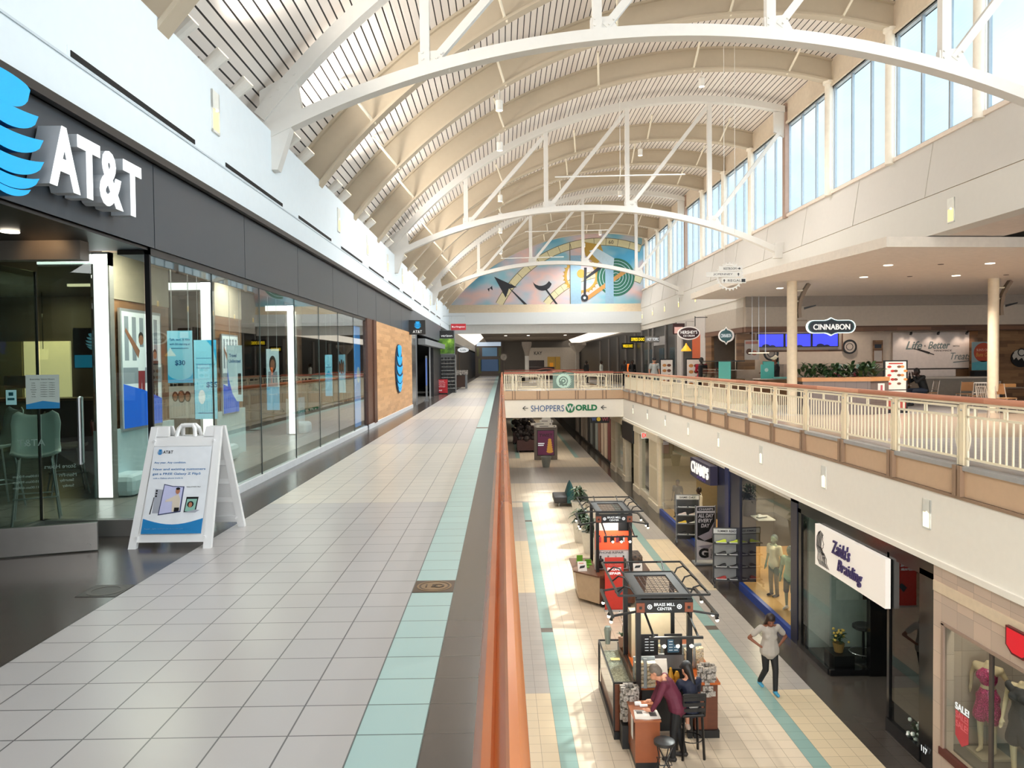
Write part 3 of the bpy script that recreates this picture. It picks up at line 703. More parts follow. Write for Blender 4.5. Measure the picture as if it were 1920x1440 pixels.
# ================================================================ LEFT: phone store
GP = mat('fascia_slate', '#474c52', .38, .25, var=.02); TRM = mat('trim_brown', '#2e2a28', .4)
b = B(); y0 = 2.3
seams = [2.3, 4.98, 7.68, 10.36, 13.04, 15.72, 18.4, 21.08, 23.76, 26.44, 29.3]
for a, c in zip(seams, seams[1:]): b.box(-3.6, -3.42, a+.008, c-.008, 2.83, 3.66, 0)
b.box(-3.6, -3.43, 2.3, 29.3, 2.83, 3.66, 1); b.box(-3.6, -3.40, 2.3, 29.3, 3.66, 3.77, 2); b.box(-3.6, -3.34, 2.3, 29.3, 3.66, 3.69, 2)
b.box(-3.75, -3.44, 7.6, 29.3, 2.76, 2.83, 2); b.box(-14, -3.45, 2.3, 7.62, 2.80, 2.83, 3)
o = b.build('fascia', [GP, BLACK, TRM, mat('soffit_black', '#1a1412', .35)]); tag(o, 'long dark slate panelled fascia above the phone store glass', 'fascia')
# store shell
b = B(); b.box(-14, -3.6, 7.6, 29.3, 3.25, 3.3, 0); b.box(-14, -4.6, 2, 7.6, 2.95, 3.0, 0); b.box(-14, -3.42, 1.9, 2.3, 0, 3.77, 0); b.box(-14, -3.5, 29.3, 29.5, 0, 3.77, 0)
struct(b.build('ceiling', mat('store_ceiling', '#3a312b', .6)))
b = B(); b.box(-14, -6.6, 17.5, 17.7, 0, 3.3, 0); b.box(-10.75, -9.72, 17.44, 17.5, .0, 2.25, 1); b.box(-13, -10.8, 17.44, 17.5, 0, 2.25, 2)
struct(b.build('wall_back', [mat('store_wall', '#51463a', .6), mat('niche_painted_glow', '#ffe9b0', .6, emit=.9), mat('niche_painted_dim', '#8d8256', .6)]))  # warm niche light and its dim side are painted into these wall tones
b = B()
b.box(-3.52, -3.42, 7.6, 19.55, 0, .10, 0); b.box(-4.55, -3.42, 7.56, 7.66, 0, .16, 1); b.box(-4.6, -4.5, 6.8, 7.66, 0, .16, 1)
o = b.build('kerb', [mat('kerb_white', '#dbe0e4', .5), mat('kerb_steel', '#8d8b88', .4, .5)]); tag(o, 'pale metal kerb under the phone store glass front', 'kerb')
gw = thing('glass_wall', 'tall frameless glass front of the phone store along the walkway', 'glass wall', (-3.46, 7.6, 0))
ys = [7.62, 9.25, 11.05, 12.9, 14.6, 16.3, 18.0, 19.55]
for a, c in zip(ys, ys[1:]):
    b = B(); b.box(-3.468, -3.456, a+.004, c-.004, .10, 2.78); b.build('pane', GL, gw, world=True)
for y in ys[1:-1]:
    b = B(); b.box(-3.47, -3.45, y-.004, y+.004, .1, 2.78); b.build('joint', mat('joint_dark', '#3b4646', .4), gw, world=True)
b = B(); b.box(-3.49, -3.44, 7.6, 7.63, .1, 2.83); b.build('corner_post', BLACK, gw, world=True)
ge = thing('glass_wall', 'recessed glass return of the phone store entrance beside the sandwich board', 'glass wall', (-4, 7.6, 0))
for a, c in ((-4.53, -4.02), (-4.01, -3.50)):
    b = B(); b.box(a, c, 7.60, 7.61, .16, 2.78); b.build('pane', GL, ge, world=True)
b = B(); b.box(-4.56, -4.55, 6.85, 7.6, .16, 2.6); b.build('side_pane', GL, ge, world=True)
b = B(); b.box(-4.565, -4.545, 7.59, 7.61, .16, 2.6); b.build('corner_joint', BLACK, ge, world=True)
# header over entrance
b = B(); b.box(-14, -3.76, 6.95, 7.1, 2.63, 2.82, 0); b.box(-14, -3.76, 6.9, 6.95, 2.82, 2.83, 0)
o = b.build('entrance_header', [mat('header_taupe', '#857c73', .5)]); tag(o, 'taupe header band over the phone store entrance with a warm light pool', 'header')
# door leaf, standing open
dl = thing('door', 'open frameless glass door leaf with steel bottom rail and long loop handle', 'door', (-4.41, 6.735, 0), math.atan2(.245, .73)); 
b = B(); b.box(-.35, .77, -.03, .03, 0.01, .26, 0, .004); b.tube([(.70, -.03, .06), (.70, -.05, .06)], .018, 8); b.build('bottom_rail', mat('door_steel', '#96928e', .32, .7), dl)
b = B(); b.box(-.35, .77, -.006, .006, .26, 2.6); b.build('pane', GL, dl)
b = B()
for s in (-.07, .07):
    b.tube([(.655, s*.4, .80), (.655, s, .80), (.655, s, 1.39), (.655, s*.4, 1.39)], .014, 8)
b.build('handle', CHROME, dl)
hp = thing('notice', 'white opening hours notice with a blue wave taped inside the glass door', 'notice', (-4.07, 6.86, 1.46))
hp.rotation_euler[2] = math.atan2(.245, .73)
b = B(); f = fS(0, 0, 0); b.rect(f, -.13, .13, -.16, .14, .004, 0); b.plate(f, [(-.13, -.16), (.13, -.16), (.13, -.11), (0, -.09), (-.13, -.12)], .006, 1)
b.text(f, 'Everyday Store Hours', 0, .10, w=.19, h=.016, d=.006, m=2)
for i, (d_, tt) in enumerate([('Sunday', '11:00am - 6:00pm'), ('Monday', '10:00am - 9:00pm'), ('Tuesday', '10:00am - 9:00pm'), ('Wednesday', '10:00am - 9:00pm'), ('Thursday', '10:00am - 9:00pm'), ('Friday', '10:00am - 9:00pm'), ('Saturday', '10:00am - 9:00pm')]):
    b.text(f, d_, -.07, .068-.02*i, h=.009, d=.006, m=2); b.text(f, tt, .04, .068-.02*i, w=.11, h=.009, d=.006, m=2)
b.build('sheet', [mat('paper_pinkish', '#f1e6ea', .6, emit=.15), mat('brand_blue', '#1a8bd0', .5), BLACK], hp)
cd = thing('notice', 'small cyan card stuck low inside the entrance glass beside the hours notice', 'notice', (-4.31, 6.80, 1.40))
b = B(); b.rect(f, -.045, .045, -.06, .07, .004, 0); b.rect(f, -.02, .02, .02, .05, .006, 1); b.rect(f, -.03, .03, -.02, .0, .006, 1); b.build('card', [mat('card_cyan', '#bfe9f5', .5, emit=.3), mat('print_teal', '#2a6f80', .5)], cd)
dh = thing('door_lettering', 'faint white mirrored opening hours lettering on the lower glass door', 'lettering', (-4.06, 6.88, .60)); dh.rotation_euler[2] = math.atan2(.245, .73)
b = B(); fb = (Vector((0, -.012, 0)), -X_, Z_)
def mtext(b, t, x, z, h):  # mirrored: seen from inside the shop side
    b.text((Vector((0, 0, 0)), -X_, Z_), t, -x, z, h=h, d=.003)
mtext(b, 'Store Hours', .10, .18, .035); mtext(b, 'Mon-Fri', .16, .10, .03); mtext(b, 'Saturday', .15, .05, .03); mtext(b, 'Sunday', .16, 0, .03)
mtext(b, '10:00am-9:00pm', -.17, .10, .028); mtext(b, '10:00am-9:00pm', -.17, .05, .028); mtext(b, '11:00am-6:00pm', -.17, 0, .028); mtext(b, 'AT&T', -.12, .40, .06)
b.build('letters', mat('etched_white', '#c9cfcf', .6), dh)

# big sign letters and striped globe
LB = mat('logo_cyan', '#0aa5ec', .35, emit=.35); LS = mat('logo_side', '#0b5f96', .5); LW = mat('letter_face', '#ffffff', .4, emit=.55); LG_ = mat('letter_side', '#a9adb2', .4)
def globe(b, fr, R, d=.1, off=0, mf=0, ms=0, squash=1.0):
    """striped globe: cap plus crescents that thicken to one side"""
    rows = [(.90, .52, .64, .0), (.52, .40, .86, .10), (.14, .38, .99, .17), (-.24, .34, .99, .22), (-.57, .24, .84, .22), (-.82, .14, .58, .16)]
    for (yt, th, hw, sag) in rows:
        P = []
        for k in range(17):
            t_ = -1+2*k/16; P.append((hw*R*t_*squash, (yt+ (.10 if yt > .8 else .0)*math.sqrt(max(0, 1-t_*t_)) - sag*(1-t_*t_)*.55)*R))
        Q = []
        for k in range(17):
            t_ = 1-2*k/16; Q.append((hw*R*t_*squash, (yt-th*math.sqrt(max(0, 1-t_*t_))*.85 - sag*(1-t_*t_)*.55)*R))
        b.plate(fr, P+Q[1:-1], d, ms, off)
        if ms != mf: b.plate(fr, P+Q[1:-1], .003, mf, off+d)
at_ = thing('store_sign', 'large white illuminated phone company letters with a blue striped globe on the dark fascia', 'sign', (-3.42, 5.6, 3.2))
b = B(); fr = fE(-3.40, 5.15, 3.22); globe(b, fr, .40, .16, 0, 1, 0, 1.0); b.build('globe', [LS, LB], at_, world=True)
txt = [('A', 5.79), ('T', 6.13), ('&', 6.47), ('T', 6.84)]
for ch, yc in txt:
    b = B(); fr = fE(-3.40, yc, 3.215); w_ = {'A': .40, 'T': .33, '&': .38}[ch]
    b.text(fr, ch, 0, 0, w=w_, h=.46, d=.17, m=0, bold=.035); b.text(fr, ch, 0, 0, w=w_, h=.46, d=.004, m=1, off=.172, bold=.035)
    b.build('letter', [LG_, LW], at_, world=True)

# lit portal frames inside
LED = mat('led_frame', '#ffffff', .5, emit=2.2); LEDS = mat('led_case', '#8b8783', .5)
def portal(y, lab, wide=.17, run=1.3):
    t = thing('light_portal', lab, 'light frame', (-5.0, y, 0))
    b = B(); b.box(-wide/2, wide/2, 0, .012, .02, 3.07, 0); b.box(-run, wide/2, 0, .012, 2.95, 3.07, 0); b.build('light_strip', LED, t)
    b = B(); b.box(-wide/2-.02, wide/2+.02, .012, .12, 0, 3.1, 0); b.box(-run, wide/2+.02, .012, .12, 2.93, 3.1, 0); b.build('casing', LEDS, t)
portal(9.69, 'tall white glowing portal frame nearest the store entrance', run=.78)
portal(13.1, 'white glowing portal frame behind the hanging blue posters')
portal(18.35, 'white glowing portal frame near the far end of the store glass', run=.6)
# wood display walls parallel to the glass
WDW = wood('store_wood', '#6b452c', '#a67a55', plank=.12, length=.7, axes='YZ'); PLW = mat('plinth_white', '#cfe3ea', .5)
for (ya, yb, lab) in ((9.83, 11.75, 'wood panelled display wall with a white base behind the nearest light portal'), (13.3, 15.0, 'wood panelled display wall behind the middle light portal'), (18.55, 19.5, 'wood panelled display wall at the far end of the store glass')):
    t = thing('display_wall', lab, 'display wall', (-5.05, ya, 0))
    b = B(); b.box(-5.2, -5.05, ya, yb, .85, 2.55); b.build('wood_cladding', WDW, t, world=True)
    b = B(); b.box(-5.2, -5.04, ya, yb, 2.55, 3.24); b.build('upper_panel', mat('panel_putty', '#b9ab97', .6), t, world=True)
    b = B(); b.box(-5.2, -5.0, ya-.02, yb, .0, .85); b.box(-5.2, -4.7, ya-.04, ya+.5, 0, .28, 0, .08); b.build('plinth', PLW, t, world=True)
# posters
def poster(name, fr, w_, h_, lab, cat, art, mats, frame=None, grp=None):
    t = thing(name, lab, cat, fr[0], group=grp)
    if frame:
        b = B(); b.rect(fr, -w_/2-frame[0], w_/2+frame[0], -h_/2-frame[0], h_/2+frame[0], .03, 0, -.03); b.build('frame', frame[1], t, world=True)
    b = B(); b.rect(fr, -w_/2, w_/2, -h_/2, h_/2, .006, 0); art(b, fr, w_, h_); b.build('print', mats, t, world=True)
    return t
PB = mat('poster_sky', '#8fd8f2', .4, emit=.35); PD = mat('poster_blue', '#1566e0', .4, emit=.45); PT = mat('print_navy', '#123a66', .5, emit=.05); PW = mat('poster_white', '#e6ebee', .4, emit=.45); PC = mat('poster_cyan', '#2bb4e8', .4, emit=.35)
PK = mat('print_dark', '#2b2320', .5); PS = mat('print_skin', '#a87155', .5, emit=.1); PR = mat('print_red', '#a03038', .5, emit=.1); PG = mat('print_grey', '#9aa3ad', .5, emit=.2)
def person_print(b, fr, x, y, s, top, legs, skin, off=.008):
    b.disc(fr, x, y+.86*s, .07*s, .0025, 4, off, 12); b.disc(fr, x, y+.9*s, .075*s, .0015, 3, off, 12)
    b.plate(fr, [(x-.13*s, y+.76*s), (x+.13*s, y+.76*s), (x+.1*s, y+.42*s), (x-.1*s, y+.42*s)], .002, top, off)
    b.plate(fr, [(x-.1*s, y+.42*s), (x+.1*s, y+.42*s), (x+.09*s, y), (x+.01*s, y), (x, y+.36*s), (x-.03*s, y), (x-.11*s, y)], .002, legs, off)
def art1(b, fr, w, h):
    for k in range(5): b.rect(fr, -w/2+w*(.05+.19*k), -w/2+w*(.15+.19*k), h*.08, h*.46, .0015, 7, .006)
    b.rect(fr, -w/2, w/2, -.12*h, .02*h, .0015, 5, .006)
    b.plate(fr, [(-w/2, -h/2), (w/2, -h/2), (w/2, -.27*h), (0, -.18*h), (-w/2, -.12*h)], .0045, 1, .006)
    person_print(b, fr, -.04*w, -.27*h, .62*h, 0, 6, 4); person_print(b, fr, .2*w, -.3*h, .6*h, 5, 3, 4); person_print(b, fr, .33*w, -.3*h, .5*h, 3, 3, 4)
    b.plate(fr, [(-.08*w, .17*h), (-.42*w, .36*h), (-.44*w, .33*h), (-.12*w, .1*h)], .002, 4, .0085)
poster('lightbox_poster', fE(-4.98, 10.72, 1.62), 1.12, 1.55, 'tall lit poster of a waving woman and friends above a blue wave', 'poster', art1, [PW, PD, PT, PK, PS, PG, PR, PG], (.04, mat('lightbox_frame', '#b8bcc0', .4, .4)))
def banner(x, y, z, w_, h_, lab, art, mats, nm='hanging_poster'):
    o = poster(nm, fS(x, y, z), w_, h_, lab, 'poster', art, mats)
    b = B(); b.rect(fS(x, y, z), -w_/2, w_/2, -h_/2, h_/2, .012, 0, -.013); b.tube([(x-w_/3, y+.006, z+h_/2), (x-w_/3, y+.006, 2.95)], .003, 5); b.tube([(x+w_/3, y+.006, z+h_/2), (x+w_/3, y+.006, 2.95)], .003, 5); b.build('hanger', CHROME, o, world=True)
TXB = mat('text_blue', '#0f6aa8', .5)
def art2(b, fr, w, h):
    b.plate(fr, [(-w/2, -h/2), (w/2, -h/2), (w/2, -.30*h)]+[(w/2*math.cos(PI*k/10), -.30*h-.14*h*math.sin(PI*k/10)) for k in range(1, 10)]+[(-w/2, -.30*h)], .002, 1, .006)
    b.text(fr, 'Talk, text, & data', 0, .33*h, w=.82*w, h=.05*h, d=.002, m=2, off=.006); b.text(fr, 'with 5G starting at', 0, .24*h, w=.82*w, h=.05*h, d=.002, m=2, off=.006)
    b.text(fr, '$30', 0, -.12*h, h=.11*h, d=.002, m=2, off=.006, bold=.02); b.rect(fr, -.35*w, .35*w, .16*h, .17*h, .002, 2, .006)
banner(-4.2, 10.1, 1.785, .325, .68, 'hanging light blue poster reading Talk, text, & data with 5G starting at $30', art2, [PB, PC, TXB])
def art3(b, fr, w, h):
    for x, s, mm in ((-.25, .8, 3), (.0, 1.0, 3), (.25, .85, 3)):
        b.disc(fr, x*w, .18*h, .15*w*s, .002, 3, .006, 14, ry=.2*h*s); b.disc(fr, x*w, .16*h, .1*w*s, .002, 4, .0085, 14, ry=.14*h*s); b.plate(fr, [(x*w-.16*w, 0), (x*w+.16*w, 0), (x*w+.2*w, -.48*h), (x*w-.2*w, -.48*h)], .002, 0 if mm else 5, .006+abs(x)*.004)
banner(-4.2, 10.12, 1.19, .325, .42, 'hanging photo print of a smiling family below the thirty dollar poster', art3, [mat('photo_pale', '#cfc9c2', .5, emit=.1), PD, PT, PK, PS, PG])
def art4(b, fr, w, h):
    b.plate(fr, [(.05*w, h/2), (w/2, h/2), (w/2, .22*h), (.35*w, .40*h)], .002, 1, .006)
    b.text(fr, 'Straightforward pricing.', 0, .19*h, w=.85*w, h=.028*h, d=.002, m=2, off=.006); b.text(fr, 'One simple plan.', -.1*w, .145*h, w=.6*w, h=.028*h, d=.002, m=2, off=.006); b.text(fr, 'Introducing home internet', -.05*w, .27*h, w=.7*w, h=.018*h, d=.002, m=2, off=.006)
    b.text(fr, '$35', .28*w, -.07*h, h=.08*h, d=.002, m=2, off=.006, bold=.02); b.disc(fr, -.18*w, -.22*h, .15*w, .002, 3, .006, 20, ry=.09*h); b.rect(fr, -.35*w, .3*w, -.43*h, -.42*h, .002, 2, .006)
banner(-4.2, 10.95, 1.47, .315, 1.12, 'hanging tall light blue poster with $35 price and a white speaker', art4, [PB, PC, TXB, PW])
def art5(b, fr, w, h):
    b.plate(fr, [(-w/2, -h/2), (.1*w, -h/2), (-.2*w, -.35*h), (-.42*w, -.1*h), (-w/2, .1*h)], .002, 1, .006)
    b.text(fr, 'Travel', -.12*w, .32*h, w=.5*w, h=.06*h, d=.002, m=2, off=.006, bold=.02); b.text(fr, 'Unlimited', 0, .22*h, w=.8*w, h=.06*h, d=.002, m=2, off=.006, bold=.02); b.rect(fr, .2*w, .42*w, -.38*h, .0, .002, 3, .006)
banner(-4.2, 12.15, 1.54, .23, .88, 'hanging white and blue poster reading Travel Unlimited', art5, [mat('poster_ice', '#cfeaf4', .4, emit=.35), PD, TXB, PK])
def art6(b, fr, w, h):
    b.rect(fr, -w/2, w/2, -h/2, -.12*h, .002, 1, .006); b.disc(fr, 0, .25*h, .28*w, .002, 3, .006, 16, ry=.14*h); b.disc(fr, 0, .24*h, .18*w, .002, 4, .0085, 16, ry=.09*h); b.plate(fr, [(-.35*w, .13*h), (.35*w, .13*h), (.4*w, -.12*h), (-.4*w, -.12*h)], .002, 2, .006)
    b.text(fr, 'Discover 5G', 0, -.24*h, w=.7*w, h=.03*h, d=.002, m=0, off=.009)
banner(-4.2, 14.15, 1.40, .23, 1.12, 'hanging bright blue poster of a long haired woman beside the middle glass joint', art6, [mat('poster_ice', ''), PC, PG, PK, PS])
def art7(b, fr, w, h):
    b.plate(fr, [(-w/2, -h/2), (w/2, -h/2), (w/2, 0), (0, .12*h), (-w/2, 0)], .002, 1, .006); b.text(fr, 'get our best deals', 0, .2*h, w=.8*w, h=.05*h, d=.002, m=2, off=.006)
banner(-4.2, 18.7, 1.40, .17, 1.0, 'narrow blue hanging poster, first of the two beyond the far light portal', art7, [PB, PC, TXB])
banner(-4.2, 20.2, 1.42, .20, 1.0, 'narrow blue hanging poster, second of the two beyond the far light portal', art3, [PB, PC, TXB, PK, PS, PG])
poster('lightbox_poster', fE(-4.99, 14.2, 1.5), .8, 1.4, 'lit poster of two people on the middle wood wall behind the glass', 'poster', art1, [PW, PD, PT, PK, PS, PG, PR, PG], (.03, mat('lightbox_frame', '')))
b = B(); b.box(-3.62, -3.58, 18.85, 19.5, .12, 2.6, 0); b.disc(fE(-3.57, 19.15, 1.4), 0, 0, .2, .004, 1); o = b.build('blue_light_panel', [mat('panel_glow_blue', '#3d8fe0', .5, emit=.8), PW]); tag(o, 'tall glowing blue panel at the far end of the store glass', 'light panel')
# dark wood post, light wood wall and logo
b = B(); b.box(-3.6, -3.40, 19.55, 20.8, .0, 2.83, 0); b.box(-3.4, -3.37, 20.35, 20.8, .1, 2.83, 0)
o = b.build('wood_pier', wood('dark_wood', '#4d2a19', '#7a4a30', plank=3, length=3, axes='YZ')); tag(o, 'dark brown wooden pier between the glass and the light wood wall', 'pier')
b = B(); b.box(-3.6, -3.41, 20.8, 29.2, .12, 2.83, 0); b.box(-3.6, -3.38, 19.55, 29.2, 0, .12, 1)
struct(b.build('wall_left', [wood('oak_panels', '#b98a5c', '#dcae7c', plank=.09, length=.9, axes='YZ', rough=.4), mat('kerb_white', '')]), 'light oak panelled wall with pale base')
t = thing('wall_logo', 'blue striped globe emblem standing on the light oak wall', 'emblem', (-3.4, 25.3, 1.55))
b = B(); fr = fE(-3.40, 25.3, 1.52); b.disc(fr, 0, -.02, .80, .03, 2, 0, 40); globe(b, fr, .76, .02, .03, 1, 0, .98); b.build('globe', [mat('logo_navy', '#1b3c5c', .5), LB, mat('logo_disc', '#12324f', .5)], t, world=True)
# blade sign
t = thing('blade_sign', 'black square blade sign with blue striped globe and white letters', 'sign', (-3.12, 28.6, 3.0))
b = B(); b.box(-.32, .30, -.1, .1, -.26, .27, 0, .01); b.build('box', BLACK, t); b = B(); b.box(-.45, -.30, -.03, .03, .1, .16); b.build('bracket', CHROME, t)
b = B(); f = fS(0, -.101, 0); globe(b, (Vector((0.02, -.101, .09)), X_, Z_), .13, .004, 0, 0, 0); b.build('globe', mat('logo_cyan', ''), t)
b = B(); b.text(f, 'AT&T', 0.01, -.155, w=.34, h=.10, d=.004); b.build('lettering', PW, t)

# dark shopfront beyond, phone kiosk store and hanging signs
b = B(); b.box(-3.6, -3.45, 29.3, 43.3, 2.9, 3.77, 0); b.box(-3.45, -3.15, 31.8, 43.3, 2.45, 2.7, 1); b.box(-3.55, -3.42, 29.3, 30.6, 0, 2.9, 2); b.box(-3.55, -3.42, 38.5, 43.3, 0, 2.45, 3)
b.box(-3.5, -3.42, 30.6, 31.1, 0, 2.9, 0); b.box(-6, -3.5, 29.5, 29.6, 0, 3.3, 3); b.box(-3.46, -3.40, 36.6, 36.75, 0, 2.45, 4); b.box(-7, -5.2, 29.5, 43, 0, 3.5, 3)
b.box(-3.62, -3.44, 43.3, 43.5, 0, 3.9, 1)
struct(b.build('wall_left', [mat('slate_panels', '#565b61', .45), mat('grey_canopy', '#7d8286', .5), mat('grey_glass', '#6e767b', .15, .6), mat('near_black', '#16171b', .5), CHROME]), 'dark shopfront with grey canopy beyond the oak wall')
t = thing('light_bar', 'upright blue striped bar inside the dark shop entrance', 'sign', (-3.3, 33.8, 0))
b = B(); b.box(-.12, .06, -.03, .03, 0, .1); b.box(-.06, .02, -.02, .02, .1, 2.0); b.build('stand', mat('grey_canopy', ''), t); b = B(); b.box(-.05, .01, -.03, -.02, .7, 1.9); b.build('stripe', mat('bar_blue', '#4f6fb8', .5, emit=.3), t)
t = thing('screen_sign', 'tall screen with white carrier name on black above a green leafy picture', 'sign', (-3.06, 43.0, 0))
b = B(); b.box(-.5, .45, -.08, .08, 1.95+.2, 3.5, 0); b.build('case', mat('grey_canopy', ''), t)
b = B(); f = fS(0, -.082, 0); b.rect(f, -.42, .40, 3.05, 3.48, .004, 0); b.text(f, 'verizon', .0, 3.2, w=.62, h=.13, d=.004, m=1, off=.005); b.rect(f, -.48, .42, 2.2, 3.03, .004, 2); b.build('display', [BLACK, PW, noise_mat('leaf_picture', [(.35, '#2f4f14'), (.55, '#5d8a26'), (.7, '#9ac04a')], 3, 3, .5, emit=.25)], t)
# accessory shelves under it
t = thing('shelf_unit', 'tall display shelving full of accessories below the green screen', 'shelf', (-3.0, 43.3, 0))
b = B(); b.box(-.5, -.44, -.1, .3, 0, 2.15); b.box(.36, .42, -.1, .3, 0, 2.15); b.box(-.5, .42, .28, .3, 0, 2.15); b.build('case', mat('shelf_grey', '#77797a', .5), t)
for k in range(9):
    b = B(); b.box(-.44, .36, -.1, .28, .25+.2*k, .27+.2*k); b.build('shelf', mat('shelf_white', '#c9c9c6', .5), t)
rng = random.Random(3)
cols = [mat('goods_red', '#a5302c', .5), mat('goods_black', '#1d1d20', .5), mat('goods_white', '#dcdcdc', .5), mat('goods_yellow', '#d8b657', .5)]
pr = None
for k in range(9):
    for j in range(4):
        x = -3.0-.35+.18*j+rng.uniform(-.02, .02)
        if pr is None:
            b = B(); b.box(-.06, .06, -.02, .03, 0, .12); pr = b.build('phone_case_box', cols[1]); pr.location = (x, 43.3, .272); tag(pr, 'small boxed accessory on the shelving below the green screen', 'box', 'boxed accessories below the green screen'); o = pr
        else:
            o = pr.copy(); COL.objects.link(o); o.location = (x, 43.3, .272+.2*k)
t = thing('a_frame_sign', 'small red floor sign with white writing outside the dark shop', 'sign', (-3.25, 41.6, 0), 0)
b = B(); b.box(-.3, .3, -.02, .02, .06, .80); b.build('panel', mat('sign_red', '#c22733', .5), t); b = B(); b.box(-.3, .3, .25, .28, .0, .75); b.box(-.3, -.27, -.02, .28, 0, .06); b.box(.27, .3, -.02, .28, 0, .06); b.build('stand', BLACK, t)
b = B(); f = fS(0, -.021, 0)
for i, s_t in enumerate(('Change', 'of phone', 'You in', 'exchange')): b.text(f, s_t, -.03, .70-.1*i, w=.40 if i else .3, h=.05, d=.003)
b.text(f, 'SALE', -.1, .2, h=.07, d=.003); b.build('lettering', PW, t)
t = thing('hanging_sign', 'red hanging sign with white store name near the end of the left wall', 'sign', (-2.55, 45.6, 0))
b = B(); b.box(-.44, .44, -.05, .05, 3.62, 3.99); b.build('box', mat('sign_red', ''), t)
b = B(); b.text(fS(0, -.052, 0), 'Burlington', 0, 3.8, w=.76, h=.13, d=.004); b.build('lettering', PW, t)
b = B(); b.tube([(-.95, 0, 4.45), (.42, 0, 4.45)], .015, 6); b.tube([(-.38, 0, 4.0), (-.38, 0, 4.45)], .012, 6); b.tube([(.38, 0, 4.0), (.38, 0, 4.45)], .012, 6); b.build('bracket', CHROME, t)
# store row beyond: dark fronts
b = B(); b.box(-3.6, -3.3, 45, 75, 2.9, 3.1, 0); b.box(-3.55, -3.4, 45, 98.6, 0, 2.9, 1); b.box(-3.6, -3.4, 51, 98.6, 3.1, 5.2, 2)
for y in (47, 50, 53.5, 57, 61): b.box(-3.42, -3.36, y, y+.5, 0, 2.9, 3)
for y in (48, 55): b.box(-3.42, -3.37, y, y+1.6, .4, 2.3, 4)
struct(b.build('wall_left', [mat('grey_canopy', ''), mat('near_black', ''), WHITE, mat('brown_pier', '#6b5a4c', .6), mat('shop_dim_glass', '#4c5350', .2, .3)]), 'row of dark shopfronts beyond the left wall')
t = thing('oval_sign', 'white oval hanging sign in front of the dark shops beyond the green screen', 'sign', (-2.6, 52, 2.55))
b = B(); b.disc(fS(0, -.03, 0), 0, 0, .38, .06, 0, 0, 28, ry=.17); b.text(fS(0, -.03, 0), 'Lids', 0, 0, w=.36, h=.14, d=.004, m=1, off=.062); b.build('oval', [PW, BLACK], t); b = B(); b.tube([(-.75, 0, .25), (.4, 0, .25)], .015, 6); b.tube([(0, 0, .17), (0, 0, .25)], .015, 6); b.build('bracket', CHROME, t)
t = thing('display_cart', 'small merchandise cart with goods outside the far left shops', 'cart', (-2.75, 50.5, 0))
b = B(); b.box(-.45, .45, -.3, .3, .1, .85); b.build('cabinet', mat('cart_brown', '#4a332a', .6), t)
for dx in (-.4, .4):
    b = B(); b.box(dx-.06, dx+.06, -.32, .32, 0, .9); b.build('leg', mat('grey_canopy', ''), t)
b = B(); b.hexa([(-.5, -.35, .88), (.5, -.35, .88), (.5, .35, .95), (-.5, .35, .95), (-.5, -.35, .93), (.5, -.35, .93), (.5, .35, 1.2), (-.5, .35, 1.2)]); b.build('tray', noise_mat('mixed_goods', [(.4, '#2a2523'), (.55, '#8d8680'), (.65, '#c9c2bb')], 14, 3), t)

# sandwich board in front
t = thing('sandwich_board', 'white plastic A frame sign board advertising folding phones on the tiles by the store entrance', 'sign board', (-3.05, 7.02, 0))
PLS = mat('board_plastic', '#efefef', .35, var=.01)
def leaf(b, y0, y1):
    def P(x, z, o=0): 
        k = z/1.08; return Vector((x*(1-.10*k) - .0, y0+(y1-y0)*k+o, z))
    W = .34
    for s in (-1, 1):
        b.hexa([P(s*W-.035, 0, -.02), P(s*W+.035, 0, -.02), P(s*W+.035, 0, .03), P(s*W-.035, 0, .03), P(s*W-.035, 1.08, -.02), P(s*W+.035, 1.08, -.02), P(s*W+.035, 1.08, .03), P(s*W-.035, 1.08, .03)])
    b.hexa([P(-W, .055, -.015), P(W, .055, -.015), P(W, .055, .02), P(-W, .055, .02), P(-W, .12, -.015), P(W, .12, -.015), P(W, .12, .02), P(-W, .12, .02)])
    b.hexa([P(-W, .90, -.015), P(W, .90, -.015), P(W, .90, .02), P(-W, .90, .02), P(-W, .99, -.015), P(W, .99, -.015), P(W, .99, .02), P(-W, .99, .02)])
    b.hexa([P(-W, .1, .0), P(W, .1, .0), P(W, .1, .015), P(-W, .1, .015), P(-W, .92, .0), P(W, .92, .0), P(W, .92, .015), P(-W, .92, .015)])
    def S(xa, xb, za, zb, ta, tb):
        b.hexa([P(xa, za, -.015), P(xb, za, -.015), P(xb, za, .02), P(xa, za, .02), P(ta, zb, -.015), P(tb, zb, -.015), P(tb, zb, .02), P(ta, zb, .02)])
    S(-.34, -.17, .98, 1.08, -.34, -.19); S(.19, .34, .98, 1.08, .21, .34)
    b.tube([P(-.1, .98), P(-.085, 1.06), P(-.06, 1.09), P(.06, 1.09), P(.085, 1.06), P(.1, .98)], .02, 8)
    for s in (-1, 1):
        for z in (.10, .95): b.tube([P(s*.31, z, -.035), P(s*.31, z, -.01)], .012, 8)
b = B(); leaf(b, 0, .44); b.build('front_leaf', PLS, t)
b = B(); leaf(b, .93, .52); 
for z in (.3, .5, .7): b.bar((-.3, .93-.41*z/1.08, z), (.3, .93-.41*z/1.08, z), .02, .05)
b.build('rear_leaf', PLS, t)
b = B()
sl = Vector((0, .44, 1.08)).normalized(); fr = (Vector((0, -.003, 0))-Vector((0, .018, -.008)), X_, sl)
b.rect(fr, -.275, .275, .13, .96, .004, 0)
b.plate(fr, [(-.275, .13), (.275, .13), (.275, .27)]+[(.275-.55*k/10, .27-.055*math.sin(PI*k/10)) for k in range(1, 10)]+[(-.275, .27)], .002, 1, .004)
